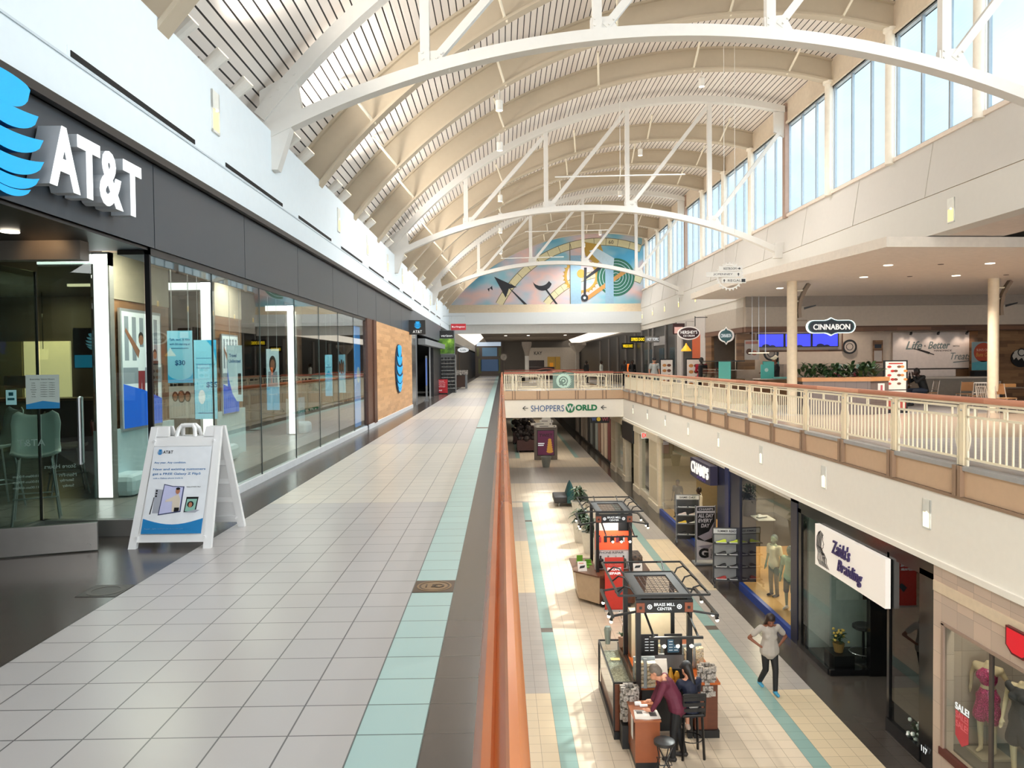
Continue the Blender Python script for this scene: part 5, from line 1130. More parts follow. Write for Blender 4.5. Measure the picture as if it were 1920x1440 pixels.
# tables and chairs of the court
def slat_chair(loc, rz, lab, wood_back=False):
    t = thing('cafe_chair', lab, 'chair', loc, rz, 'food court chairs'); m = mat('chair_silver', '#b9aea2', .35, .4)
    for sx in (-1, 1):
        b = B(); b.tube([(sx*.19, .19, 0), (sx*.19, .16, .44), (sx*.18, .24, .88)], .014, 8); b.build('leg', m, t); b = B(); b.tube([(sx*.19, -.2, 0), (sx*.18, -.17, .44)], .014, 8); b.build('leg', m, t)
    b = B(); b.box(-.20, .20, -.19, .18, .44, .465, 0, .005); b.build('seat', mat('chair_seat', '#a87f58', .5), t)
    b = B()
    if wood_back: b.hexa([(-.19, .19, .56), (.19, .19, .56), (.19, .21, .56), (-.19, .21, .56), (-.19, .235, .86), (.19, .235, .86), (.19, .255, .86), (-.19, .255, .86)]); b.build('backrest', mat('chair_back', '#9c7048', .5), t)
    else:
        b.bar((-.18, .24, .87), (.18, .24, .87), .02, .035)
        for k in range(4): x = -.12+.08*k; b.bar((x, .18, .56), (x, .235, .86), .02, .012)
        b.bar((-.18, .18, .55), (.18, .18, .55), .02, .025); b.build('backrest', m, t)
    return t
cl = [(12.6+.0, 20.6, .4, 'slatted silver cafe chair, lowest at the right edge close to the railing', 0), (15.35, 24.6, 2.9, 'slatted silver cafe chair left of the group beside the table tops', 0), (16.4, 25.6, 3.3, 'slatted silver cafe chair just left of the cream column', 0), (15.1, 22.8, .3, 'wood backed cafe chair facing the tables, left of the group', 1), (17.6, 25.0, 3.0, 'slatted silver cafe chair right of the cream column', 0), (16.5, 22.6, .2, 'slatted silver cafe chair in front of the right hand table', 0), (15.7, 25.9, 3.0, 'wood backed cafe chair beyond the left table', 1), (18.2, 23.6, -1.2, 'slatted silver cafe chair at the far right edge', 0)]
for x, y, a, lab, wb in cl[1:]: slat_chair((x, y, 0), a, lab, wb)
slat_chair((13.4, 21.0, 0), .3, cl[0][3], False)
for x, y, lab, box_ in ((15.6, 23.8, 'dark topped cafe table left of the column among the chairs', 1), (17.2, 23.9, 'dark topped cafe table right of the column', 1), (13.9, 26.9, 'small cafe table in front of the sitting diner', 0)):
    t = thing('cafe_table', lab, 'table', (x, y, 0)); b = B(); b.box(-.6 if box_ else -.45, .6 if box_ else .35, -.35, .35, .72, .75); b.build('table_top', mat('table_dark', '#5a5048', .3), t); b = B(); b.tube([(0, 0, .03), (0, 0, .72)], .035, 10); b.build('post', BLACK, t); b = B(); b.box(-.25, .25, -.04, .04, 0, .03); b.box(-.04, .04, -.25, .25, 0, .03); b.build('base', BLACK, t)
b = B(); b.box(-.18, .18, -.12, .12, 0, .10); o = b.build('napkin_box', mat('napkin_wood', '#c08a52', .5)); o.location = (15.8, 23.8, .751); tag(o, 'light wood napkin holder on the left cafe table', 'napkin holder')
o2 = o.copy(); COL.objects.link(o2); o2.location = (17.3, 23.9, .751); o2['label'] = 'light wood napkin holder on the right cafe table'
slat_chair((15.15, 27.0, 0), -PI/2+PI, 'silver cafe chair under the sitting diner in black', False).rotation_euler = (0, 0, -PI/2)

# ---- shopfront row beyond the bakery, right side
b = B()
b.box(9.3, 9.6, 34.8, 51, 0, 3.7, 0); b.box(9.22, 9.32, 34.75, 35.6, 0, 3.72, 1); b.box(9.22, 9.32, 39.3, 40.4, 0, 3.72, 1); b.box(9.22, 9.32, 35.6, 39.3, 3.0, 3.72, 1); b.box(9.24, 9.32, 35.6, 37.2, 0, 3.0, 2)
for y in (40.6, 43.2, 46.8, 48.2, 50.6): b.box(9.22, 9.32, y, y+.22, 0, 3.7, 3)
b.box(9.26, 9.31, 43.4, 46.8, 2.6, 3.1, 5)
for y in (41.0, 43.9, 47.1, 48.6): b.box(9.27, 9.31, y, y+1.3, .2, 2.4, 4)
b.box(9.3, 9.4, 51.2, 98.6, 0, 3.9, 0); b.box(9.25, 9.4, 51.2, 98.6, 3.9, 5.2, 1)
for y in (53, 57, 61, 66, 72): b.box(9.22, 9.32, y, y+.6, 0, 3.6, 3)
struct(b.build('wall_right', [mat('shop_black', '#1e1b1a', .35), mat('shop_white_stucco', '#c5beb8', .6), mat('brick_orange', '#c0582e', .6), mat('shop_frame_grey', '#7b7673', .4), mat('shop_mid_glass', '#5b6665', .12, .5), mat('shop_header_grey', '#9b9896', .5)]), 'row of upper shopfronts past the bakery')
t = thing('hanging_sign', 'dark oval ice cream shop sign with white rim above the right walkway', 'sign', (8.35, 34.3, 2.9)); f = fS(0, -.05, 0)
b = B(); b.disc(f, 0, 0, .50, .1, 0, -.05, 32, ry=.30); b.build('rim', mat('rim_white', '#e9e2dc', .5, emit=.25), t); b = B(); b.disc(f, 0, 0, .45, .01, 0, .05, 32, ry=.25); b.build('face', mat('cocoa_brown', '#3a1a1c', .4), t)
b = B(); b.text(f, "HERSHEY'S", 0, .04, w=.74, h=.15, d=.01, off=.06, bold=.006); b.text(f, 'ICE CREAM', 0, -.12, w=.5, h=.08, d=.01, off=.06); b.build('lettering', mat('letter_white', ''), t); b = B(); b.bar((.3, .0, .3), (.3, .0, .75), .03, .03); b.bar((.3, 0, .7), (.85, 0, .7), .03, .03); b.build('bracket', BLACK, t)
b = B(); f = fS(8.9, 38.6, 3.25); b.rect(f, -.3, .3, -.25, .3, .05, 0); b.rect(f, -.22, .2, -.2, .12, .01, 1, .05); o = b.build('picture_sign', [mat('cocoa_brown', ''), mat('picture_pink', '#e6b9b0', .5, emit=.3)]); tag(o, 'dark square picture sign behind the oval ice cream sign', 'sign')
t = thing('blade_sign', 'small shaped bakery blade sign on the corner of the right shopfronts', 'sign', (8.95, 30.5, 2.65)); t.rotation_euler = (0, 0, -.5)
f = fS(0, -.05, 0); b = B(); plaque(b, f, .62, .72, .1, 0, -.05); b.build('rim', mat('rim_white', ''), t); b = B(); plaque(b, f, .5, .6, .012, 0, .05); b.text(f, 'CINNABON', 0, 0, w=.40, h=.14, d=.01, m=1, off=.062); b.build('face', [mat('face_teal', ''), PW], t)
t = thing('pendant_light', 'yellow cone pendant lamp in the ice cream shop doorway', 'pendant light', (8.85, 36.8, 2.15)); b = B(); b.lathe([(.24, -.02), (.24, .02), (.05, .28), (.03, .36)], n=18); b.build('shade', mat('shade_yellow', '#f2b12c', .4, emit=.7), t); b = B(); b.tube([(0, 0, .3), (0, 0, 1.4), (.42, 0, 1.4)], .01, 5); b.build('cord', BLACK, t)
def wall_sign(fr, w, h, s, lab, m_bg, m_tx, cat='sign', nm='shop_sign', th=.1, tw=.8):
    t = thing(nm, lab, cat, fr[0]); b = B(); b.rect(fr, -w/2, w/2, -h/2, h/2, th, 0, 0); b.build('board', m_bg, t, world=True); b = B(); b.text(fr, s, 0, 0, w=w*tw, h=h*.5, d=.02, off=th, bold=.02); b.build('lettering', m_tx, t, world=True); return t
YT = mat('yellow_glow', '#f2d21c', .5, emit=1.0)
wall_sign(fS(8.88, 45.2, 2.95), .85, .36, 'HOT TOPIC', 'grey rectangular shop sign with white letters facing the right walkway', mat('sign_grey', '#8f8d8c', .5), PW)
wall_sign(fS(8.9, 50.2, 3.1), 1.1, .42, 'EXPRESS CHOICE', 'black sign with glowing yellow letters near the end of the right shopfronts', BLACK, YT)
wall_sign(fS(8.85, 54, 2.75), .85, .42, 'WIRELESS CHOICE', 'small black and yellow sign beyond the glowing yellow letters', BLACK, YT)

# far end of the upper level
b = B(); b.box(2.9, 9.0, 91, 91.2, 0, 3.4, 0); b.box(2.95, 5.0, 90.9, 91, 0, 1.9, 1); b.box(5.4, 6.3, 90.9, 91, .1, 2.3, 2); b.box(6.35, 6.9, 90.9, 91, .1, 2.3, 2)
struct(b.build('wall_back', [mat('jeweler_wall', '#cfc6bb', .6, emit=0), mat('jeweler_dark', '#2b1a17', .4), mat('poster_yellow', '#c9a24a', .5)]))
b = B(); b.text(fS(4.3, 91, 2.75), 'KAY', 0, 0, w=.95, h=.42, d=.03, bold=.01); o = b.build('store_letters', BLACK); tag(o, 'black letters on the pale jewellery shop wall at the far end of the upper level', 'lettering')
b = B(); b.box(-3.4, .1, 98.2, 98.5, 0, 4.3, 0)
for x0, x1, z0, z1, m in ((-2.7, -.4, .6, 2.1, 1), (-2.5, -.6, 2.5, 3.6, 2), (-3.2, -.1, 3.8, 4.3, 3), (-3.0, -2.6, .3, 2.2, 4), (-.5, -.2, .3, 2.2, 4), (-3.2, -2.9, 2.5, 3.6, 4), (-.4, -.1, 2.5, 3.6, 4)): b.box(x0, x1, 98.15, 98.2, z0, z1, m)
struct(b.build('window_30', [mat('far_frame', '#7d7470', .5), mat('far_blue', '#3f5f86', .3, emit=.25), mat('far_blue_light', '#5f83a0', .3, emit=.3), mat('far_sky', '#b9c9da', .3, emit=.7), mat('far_olive', '#8a8f6c', .5)]), 'blue glazed entrance wall at the far end of the left walkway')
t = thing('post_clock', 'round street clock on a post at the corner of the bridge', 'clock', (.15, 61, 0)); b = B(); b.tube([(0, 0, 0), (0, 0, 1.8)], .05, 10); b.build('post', mat('clock_post', '#5b5048', .5), t)
b = B(); b.disc(fS(0, -.08, 2.1), 0, 0, .29, .16, 0, -.08, 24); b.build('case', mat('clock_post', ''), t); b = B(); b.disc(fS(0, -.085, 2.1), 0, 0, .25, .01, 0, .08, 24); b.bar((0, -.18, 2.1), (.1, -.18, 2.2), .01, .02, 1); b.build('face', [mat('clock_face', '#8d867c', .5), BLACK], t)
t = thing('column', 'pale column with a flared ribbed capital beyond the bridge', 'column', (2.05, 63, 0)); b = B(); b.lathe([(.17, 0), (.17, 2.4)], n=16); b.build('shaft', WHITE, t); b = B(); b.lathe([(.18, 2.2), (.22, 2.5), (.40, 3.1), (.40, 3.35)], n=12); b.build('capital', mat('capital_grey', '#a39b93', .6), t)
t = thing('column', 'grey flared capital column at the right end of the far corridor', 'column', (6.5, 66, 0)); b = B(); b.lathe([(.17, 0), (.17, 2.5)], n=16); b.build('shaft', mat('capital_grey', ''), t); b = B(); b.lathe([(.2, 2.5), (.75, 3.1), (.75, 3.3)], n=12); b.build('capital', mat('capital_grey', ''), t)
rng = random.Random(9)
for i, (x, y) in enumerate(((1.0, 64), (1.9, 66), (5.2, 64))):
    t = thing('potted_plant', ('dark bushy potted plant beside the flared column', 'dark bushy potted plant just behind the flared column', 'dark potted plant in the middle of the far corridor')[i], 'plant', (x, y, 0)); b = B(); b.lathe([(.22, 0), (.28, .5)], n=14); b.build('pot', BLACK, t); b = B(); leafy(b, (0, 0, .5), 60, (.15, .15), .4, .6, .1, rng); b.build('foliage', LEAF, t)
b = B(); b.box(5.0, 5.35, 80, 80.3, 0, 1.6); o = b.build('banner_stand', mat('amber_panel', '#d98a1e', .5, emit=.4)); tag(o, 'orange upright panel in the far corridor before the jewellery shop', 'sign stand')
b = B(); b.box(2.6, 5.2, 76, 77.5, 0, 1.2); o = b.build('kiosk_counter', mat('kiosk_dark', '#3a2320', .5)); tag(o, 'dark kiosk counter in the far corridor below the black shop letters', 'counter')

# hanging direction sign
t = thing('hanging_sign', 'white hanging direction sign of three boards with arrows in front of a gear outline', 'sign', (5.95, 20, 3.85)); GW = mat('gear_white', '#e4e0d8', .5)
b = B(); f = fS(0, 0, 0)
b.ring(f, 0, 0, .30, .33, .012, 0, 0, 36)
for k in range(24):
    a = 2*PI*k/24; b.plate(f, [(.33*math.cos(a-.06), .33*math.sin(a-.06)), (.37*math.cos(a-.04), .37*math.sin(a-.04)), (.37*math.cos(a+.04), .37*math.sin(a+.04)), (.33*math.cos(a+.06), .33*math.sin(a+.06))], .012)
b.build('gear_outline', GW, t)
for i, (x, z, w_, s, ar, m_) in enumerate(((.02, .20, .60, 'RESTROOM', 1, 0), (-.16, .05, .92, 'JCPENNEY', 0, 0), (.10, -.11, .64, 'REGAL', -1, 0))):
    b = B(); b.box(x-w_/2, x+w_/2, -.035, -.005, z-.065, z+.065); b.build('board', GW, t); b = B(); g = fS(0, -.036, 0); b.text(g, s, x-(.02 if ar >= 0 else -.02), z, w=w_*.55, h=.06, d=.003)
    ax_ = x+w_/2-.08 if ar >= 0 else x-w_/2+.07
    if ar > 0: b.plate(g, [(ax_-.04, z-.01), (ax_, z-.01), (ax_, z-.035), (ax_+.04, z), (ax_, z+.035), (ax_, z+.01), (ax_-.04, z+.01)], .003)
    else: b.plate(g, [(ax_-.01, z-.04), (ax_+.01, z-.04), (ax_+.01, z), (ax_+.035, z), (ax_, z+.04), (ax_-.035, z), (ax_-.01, z)], .003)
    if i == 2: b.rect(g, x+w_/2-.12, x+w_/2-.02, z-.04, z+.04, .003)
    b.build('lettering', BLACK, t)
for x in (-.14, .14):
    b = B(); b.tube([(x, 0, .3), (x, 0, 6.55)], .006, 5); b.build('wire', GW, t)

# thin hanging bars with wires under the vault
for i, (y, x0, x1, z) in enumerate(((22.5, 1.6, 5.4, 7.05), (38, 1.2, 5.3, 8.1), (38, .0, 3.1, 6.8))):
    t = thing('hanging_bar', 'thin white bar hung on wires under the vault, ' + ('nearest' if i == 0 else 'upper of two before the mural' if i == 1 else 'lower of two before the mural'), 'hanging bar', ((x0+x1)/2, y, z))
    b = B(); b.tube([(x0, y, z), (x1, y, z+.05)], .02, 8); b.build('bar', WHITE, t, world=True); b = B(); b.tube([((x0+x1)/2, y, z), ((x0+x1)/2, y, 9.9)], .006, 5); b.build('wire', WHITE, t, world=True)
# pendant lights under the ribs
def pend(loc, lab):
    t = thing('pendant_light', lab, 'pendant light', loc, 0, 'small pendant lights under the vault')
    b = B(); b.tube([(0, 0, .12), (0, 0, .75)], .012, 6); b.build('rod', GW, t); b = B(); b.lathe([(.085, -.13), (.09, .10), (.03, .14)], n=14, close=False); hs = b.build('housing', mat('lamp_white', '#e6e2da', .4), t); b = B(); b.lathe([(.075, -.12), (.075, -.11)], n=14); b.build('bulb', mat('downlight', ''), hs); return t
p0 = None; spots = [(0.0, 18.35, 7.75), (0, 21.78, 7.75), (0, 28.6, 7.75), (0, 32.05, 7.75), (0, 35.5, 7.75), (0, 42.3, 7.75), (5.7, 21.78, 9.5), (5.2, 28.6, 9.4), (5.5, 35.5, 9.4), (5.9, 45.7, 9.3), (5.3, 49.1, 9.1)]
for i, l in enumerate(spots):
    lab = 'small white pendant spotlight hanging under the vault, %s of the %s row' % (ORD[i if i < 6 else i-6], 'left' if i < 6 else 'right')
    if p0 is None: p0 = pend(l, lab)
    else: dup(p0, l, label=lab)
# uplights on the left ledge
def upl(loc, lab):
    t = thing('uplight', lab, 'floodlight', loc, 0, 'floodlights along the left ledge')
    b = B(); b.box(-.05, .05, -.14, .14, .0, .05); b.box(-.05, -.03, -.12, .12, 0, .28); b.build('bracket', mat('lamp_metal', '#bdb8b2', .4, .4), t)
    b = B(); b.tube([(.02, 0, .18), (.22, .0, .36)], [.085, .1], 14); b.build('housing', mat('lamp_white', ''), t); b = B(); b.tube([(.221, 0, .361), (.226, 0, .366)], .085, 14); b.build('lens', mat('flood_lens', '#fff0d0', .4, emit=2), t); return t
u0 = None; n_ = 0
for i in range(len(BAY)-2):
    if BAY[i] < 4: continue
    for k in range(3):
        y = BAY[i]+.75+.95*k; lab = 'white floodlight on the ledge below the vault, %s in the %s bay' % (('first', 'second', 'third')[k], ORD[n_])
        if u0 is None: u0 = upl((-3.66, y, 5.2), lab)
        else: dup(u0, (-3.66, y, 5.2), label=lab)
    n_ += 1
for i in range(2, len(BAY)-2):
    y = (BAY[i]+BAY[i+1])/2; lamp('uplight_beam', 'SPOT', (-3.2, y, 5.6), 360, (1, .92, .82), .25, (1, 0, .8), 140, 1)
# ================================================================ RIGHT LOWER LEVEL SHOPS
GF = -5.25
MRB = tiles('marble_tile', '#c9b6a6', '#a08f80', size=.42, sy=.42, axes='YZ', x0=.1, y0=-5.25, var=.12, rough=.35, g=.006)
MRX = tiles('marble_tile_inside', '#b5a597', '#8f8074', size=.42, sy=.42, axes='XZ', x0=7.1, y0=-5.25, var=.12, rough=.35, g=.006)
CRB = mat('cream_band', '#e3cfb3', .5)
b = B()
b.box(7.1, 7.3, YB, 12.52, -2.62, -1.72, 0); b.box(7.1, 7.3, 12.27, 12.52, GF, -2.62, 0); b.box(7.1, 7.3, YB, 12.27, GF, -4.74, 0)
b.box(7.08, 7.12, YB, 12.5, -2.15, -1.98, 1)
struct(b.build('wall_right', [MRB, CRB]), 'pink veined marble shopfront at the lower right')
b = B(); b.box(7.06, 7.14, YB, 12.29, -4.78, -4.66, 0); b.box(7.08, 7.14, YB, 12.27, -2.65, -2.60, 1); b.box(7.08, 7.14, 12.2, 12.27, -4.66, -2.62, 1); b.box(7.09, 7.13, 10.98, 11.05, -4.66, -2.62, 2)
w_ = b.build('window_40', [mat('sill_oxblood', '#5d2a22', .35), mat('jamb_taupe', '#a0897a', .5), mat('mullion_dark', '#4a403a', .4)]); struct(w_, 'marble framed show window with an oxblood sill')
b = B(); b.quad([(7.11, YB, -4.66), (7.11, 12.2, -4.66), (7.11, 12.2, -2.65), (7.11, YB, -2.65)]); b.build('pane', GL, w_)
b = B(); b.box(7.3, 9.2, YB, 12.5, -4.76, -4.70, 1); b.box(7.3, 9.2, 12.42, 12.5, -4.7, -1.7, 0); b.box(9.2, 9.4, YB, 12.5, GF, -1.7, 2)
struct(b.build('wall_right', [MRX, mat('display_floor', '#7d756d', .5), mat('backdrop_dark', '#4a453f', .7)]))
b = B(); f = fW(7.09, 10.35, -2.25); b.plate(f, [(-.25, .17), (.25, .17), (.25, -.1), (.12, -.2), (-.12, -.2), (-.25, -.1)], .06, 1); b.plate(f, [(-.22, .145), (.22, .145), (.22, -.09), (.1, -.17), (-.1, -.17), (-.22, -.09)], .005, 0, .06)
o = b.build('shop_sign', [mat('sign_bright_red', '#d8152a', .4, emit=.3), mat('sign_dark_red', '#5d0f16', .4)]); tag(o, 'red shield shaped shop sign cut by the right edge on the marble front', 'sign')
t = thing('sale_sticker', 'red SALE arrow sticker on the marble shop window', 'sticker', (7.1, 12.05, -3.9)); f = fW(7.105, 11.72, -3.93)
b = B(); b.plate(f, [(-.17, .06), (.17, .06), (.17, -.34), (.0, -.46), (-.17, -.34)], .004, 0); b.build('arrow', mat('sticker_red', '#c4404a', .5), t, world=True)
b = B(); b.text(f, 'SALE!', 0, .13, w=.36, h=.11, d=.004, bold=.02); b.build('white_word', PW, t, world=True); b = B(); b.text(f, 'SALE!', 0, 0, w=.32, h=.10, d=.004, off=.004); b.text(f, 'SALE!', 0, -.14, w=.3, h=.10, d=.004, off=.004); b.build('pink_words', mat('sticker_pink', '#e0757c', .5), t, world=True)

# braiding shop
BG = mat('black_gloss', '#0f0f10', .15)
b = B()
b.box(7.1, 7.3, 12.52, 18.35, -2.0, -1.72, 0); b.box(7.1, 7.22, 12.52, 12.95, GF, -1.9, 0); b.box(7.1, 7.2, 13.97, 14.05, GF, -1.9, 0); b.box(7.08, 7.16, 12.9, 14.05, GF, -5.0, 0); b.box(7.1, 7.2, 18.15, 18.35, GF, -1.9, 0)
b.box(7.08, 7.16, 16.6, 18.35, GF, -5.12, 0); b.box(7.1, 8.05, 16.5, 16.62, GF, -5.12, 0); b.box(7.95, 8.5, 16.45, 16.62, GF, -1.9, 0); b.box(8.5, 9.2, 16.45, 16.5, GF, -1.9, 0); b.box(7.12, 9.2, 13.98, 14.02, -2.9, -1.9, 0)
struct(b.build('wall_right', BG), 'black framed shopfront with a recessed entrance')
b = B(); b.quad([(7.13, 12.95, -5.0), (7.13, 13.97, -5.0), (7.13, 13.97, -1.95), (7.13, 12.95, -1.95)]); o = b.build('window_41', GL); struct(o, 'tall glass panel right of the white braiding sign')
b = B(); b.quad([(7.13, 16.62, -5.1), (7.13, 18.15, -5.1), (7.13, 18.15, -2.0), (7.13, 16.62, -2.0)]); o = b.build('window_42', GL); struct(o, 'glass front left of the braiding shop entrance')
b = B(); b.quad([(7.14, 16.55, -5.1), (7.95, 16.55, -5.1), (7.95, 16.55, -2.0), (7.14, 16.55, -2.0)]); o = b.build('window_43', GL); struct(o, 'glass return pane beside the braiding shop door')
t = thing('shop_sign', 'white shop sign with purple script and a line drawing of a long haired woman', 'sign', (7.05, 15.5, -2.46)); f = fW(7.1, 15.5, -2.47)
b = B(); b.rect(f, -1.58, 1.58, -.46, .46, .10, 0); b.build('board', mat('sign_white_lit', '#f6efe6', .5, emit=.25), t, world=True)
PUR = mat('script_purple', '#3c3166', .45)
b = B(); b.text(f, "Zaida's", -.25, .17, w=.85, h=.30, d=.03, off=.10, shear=.3, bold=.012); b.text(f, 'Braiding', .15, -.20, w=1.1, h=.32, d=.03, off=.10, shear=.3, bold=.012); b.build('script', PUR, t, world=True)
b = B(); 
def curve(b, fr, pts, w, off, m=0, d=.006):
    for p, q in zip(pts, pts[1:]):
        dx, dy = q[0]-p[0], q[1]-p[1]; l = math.hypot(dx, dy) or 1; nx, ny = -dy/l*w/2, dx/l*w/2
        b.plate(fr, [(p[0]+nx, p[1]+ny), (p[0]-nx, p[1]-ny), (q[0]-nx, q[1]-ny), (q[0]+nx, q[1]+ny)], d, m, off)
for k in range(8):
    s_ = k*.035; curve(b, f, [(-1.38+s_, .36-abs(k-3)*.015), (-1.47+s_, .2), (-1.5+s_, 0), (-1.42+s_*1.4, -.15), (-1.45+s_*1.6, -.3), (-1.32+s_*1.7, -.4)], .012, .101)
curve(b, f, [(-1.22, .33), (-1.16, .22), (-1.17, .17), (-1.11, .09), (-1.15, .06), (-1.14, .02), (-1.2, -.03), (-1.24, -.02), (-1.25, -.12)], .012, .101)
for k in range(4): curve(b, f, [(-1.25+.05*k, -.1), (-1.15+.06*k, -.2), (-1.18+.07*k, -.3), (-1.02+.06*k, -.40)], .01, .101)
b.build('drawing', BLACK, t, world=True)
b = B(); b.text(fW(7.07, 12.72, -4.95), '117', 0, 0, h=.10, d=.004, bold=.03); o = b.build('unit_number', PW); tag(o, 'white unit number low on the black pier of the braiding shop', 'number')
b = B(); b.box(10.6, 10.8, 12.6, 18.3, GF, -1.7, 0); b.box(7.3, 10.6, 18.2, 18.3, GF, -1.7, 0); b.box(7.3, 10.6, 12.54, 12.6, GF, -1.7, 1)
struct(b.build('wall_right', [mat('salon_wall', '#a9b3ac', .6), mat('salon_dark', '#2e3331', .7)]))
t = thing('price_poster', 'poster of braid styles on the wall inside the braiding shop', 'poster', (8.6, 18.1, -3)); f = fS(8.6, 18.18, -3.1)
b = B(); b.rect(f, -.7, .7, -.5, .6, .01, 0)
for k in range(8): x = -.55+.36*(k % 4); z = .35-.36*(k//4); b.ring(f, x, z-.05, .07, .12, .004, 1, .01, 12, 0, PI); b.rect(f, x-.12, x-.08, z-.2, z-.05, .004, 1, .01); b.rect(f, x+.08, x+.12, z-.2, z-.05, .004, 1, .01)
b.rect(f, .0, .62, -1.0, -.52, .01, 2); b.rect(f, -.65, -.1, -1.0, -.52, .01, 0); b.build('print', [mat('poster_pale_green', '#bfc8c0', .5), BLACK, noise_mat('hair_swatches', [(.45, '#120e0c'), (.52, '#6d4a33'), (.58, '#161110')], 12, 2)], t, world=True)
# salon furniture
def salon_chair(loc, rz, lab, m):
    t = thing('salon_chair', lab, 'chair', loc, rz, 'salon chairs'); b = B(); b.box(-.25, .25, -.24, .22, .42, .52, 0, .03); b.build('seat', m, t); b = B(); b.box(-.25, .25, .2, .28, .52, 1.05, 0, .03); b.build('backrest', m, t)
    for s in (-1, 1):
        b = B(); b.tube([(s*.28, -.24, 0), (s*.28, -.22, .62), (s*.28, .2, .66), (s*.27, .26, 0)], .014, 6); b.build('leg', CHROME, t)
STR = noise_mat('striped_cloth', [(.42, '#2d2620'), (.5, '#b08a55'), (.58, '#3a2f26')], 9, 0, .6, stretch=(6, .2, .2))
salon_chair((8.9, 15.2, GF), 1.2, 'striped waiting chair inside the braiding shop doorway', STR)
salon_chair((7.95, 13.55, GF), 1.9, 'black waiting chair behind the tall glass panel of the braiding shop', BLACK)
t = thing('stylist_stool', 'round black stylist seat on a post behind the braiding shop glass', 'stool', (8.2, 17.3, GF)); b = B(); b.lathe([(.03, .05), (.03, .75)], n=10); b.build('post', BLACK, t); b = B(); b.lathe([(.24, 0), (.22, .04), (.05, .07)], n=18); b.build('base', BLACK, t); b = B(); b.lathe([(.2, .75), (.24, .78), (.24, .84), (.18, .87)], n=18); b.build('seat', mat('seat_charcoal', '#2f2f30', .6), t); b = B(); b.lathe([(.30, .22), (.31, .23), (.30, .24)], n=20, close=False); b.build('foot_ring', CHROME, t)
rng = random.Random(2)
def flowers(loc, lab, colm, pot):
    t = thing('potted_flowers', lab, 'flowers', loc); b = B(); b.lathe([(.09, 0), (.13, .2), (.12, .2)], n=14); b.build('pot', pot, t); b = B(); leafy(b, (0, 0, .18), 30, (.08, .08), .2, .25, .06, rng); b.build('foliage', LEAF, t); b = B()
    for i in range(16): b.ball((rng.uniform(-.2, .2), rng.uniform(-.16, .16), rng.uniform(.22, .5)), rng.uniform(.025, .04), 0, 4)
    b.build('blossoms', colm, t)
flowers((7.32, 13.3, GF), 'white potted flowers on the floor behind the tall glass panel of the braiding shop', mat('petal_white', '#e6e8e2', .6), mat('pot_white', '#c9cbc6', .5))
flowers((7.5, 17.0, GF+.35), 'yellow flower arrangement low behind the braiding shop glass', mat('petal_yellow', '#d9b45a', .6), mat('basket', '#8a6a3a', .7))
b = B(); b.box(7.3, 7.75, 16.75, 17.3, GF, GF+.34); o = b.build('low_stand', BLACK); tag(o, 'low dark stand under the yellow flower arrangement', 'stand')

# sport shoe shop
NAVY = mat('navy_paint', '#1b2350', .35); BLU = mat('base_blue', '#22408f', .35); WFL = mat('window_floor', '#d9a860', .4)
b = B()
b.box(7.08, 7.3, 18.35, 18.75, GF, -1.72, 0); b.box(7.1, 7.6, 22.9, 25.3, GF, -1.72, 0); b.box(7.06, 7.1, 23.9, 24.3, GF, -1.72, 2)
b.box(7.08, 7.2, 18.75, 22.9, GF, -5.02, 1); b.box(7.08, 7.2, 28.2, 34.6, GF, -5.02, 1); b.box(7.08, 7.3, 18.35, 34.7, -1.8, -1.72, 3)
struct(b.build('wall_right', [mat('navy_dark', '#10142e', .3), BLU, NAVY, mat('shop_soffit', '#cfc8ba', .6)]), 'sports shop front with navy pilaster and blue base')
b = B(); b.box(7.2, 9.4, 18.75, 22.9, GF, -5.02, 0); b.box(7.2, 9.0, 28.2, 34.5, GF, -5.03, 0); b.box(7.3, 12.4, 22.9, 28.2, GF, GF+.012, 0)
b.box(9.4, 9.45, 18.7, 22.9, -5.02, -3.2, 1)
struct(b.build('floor', [tiles('window_planks', '#cfa265', '#a37c48', size=.9, sy=.14, axes='XY', x0=0, y0=0, rough=.35, g=.006), mat('partition_tan', '#8f8169', .6)]))
b = B(); b.box(12.3, 12.45, 18.4, 34.6, GF, -1.7, 0); b.box(7.3, 12.4, 34.6, 34.7, GF, -1.7, 0); b.box(7.3, 12.4, 18.36, 18.4, GF, -1.7, 1)
struct(b.build('wall_back', [mat('shop_tan_wall', '#8f8062', .6), DARK]))
GN = [43]
def gpane(y0, y1, z0, z1, lab, x=7.14):
    b = B(); b.quad([(x, y0, z0), (x, y1, z0), (x, y1, z1), (x, y0, z1)]); GN[0] += 1; o = b.build('window_%d' % GN[0], GL); struct(o, lab)
gpane(18.75, 20.1, -5.02, -1.8, 'glass show window pane of the sports shop next to the braiding shop')
gpane(20.11, 21.5, -5.02, -1.8, 'middle glass pane of the sports shop window with the mannequins')
gpane(21.51, 22.9, -5.02, -1.8, 'glass pane of the sports shop window next to the navy pilaster')
gpane(28.2, 31.3, -5.02, -1.8, 'far sports shop window pane nearest the entrance')
gpane(31.31, 34.6, -5.02, -1.8, 'farthest sports shop window pane beside the cream shopfront')
t = thing('shop_sign', 'dark hanging sign with bulging white letters over the sports shop entrance', 'sign', (7.05, 26.5, -2.15)); f = fW(7.08, 26.5, -2.16)
pts = [(-1.33, .33), (1.33, .33), (1.33, -.30)]+[(1.33-2.66*k/10, -.30-.05*math.sin(PI*k/10)) for k in range(1, 10)]+[(-1.33, -.30)]
b = B(); b.plate(f, pts, .25, 0); b.build('board', mat('sign_aubergine', '#2b2440', .4), t, world=True)
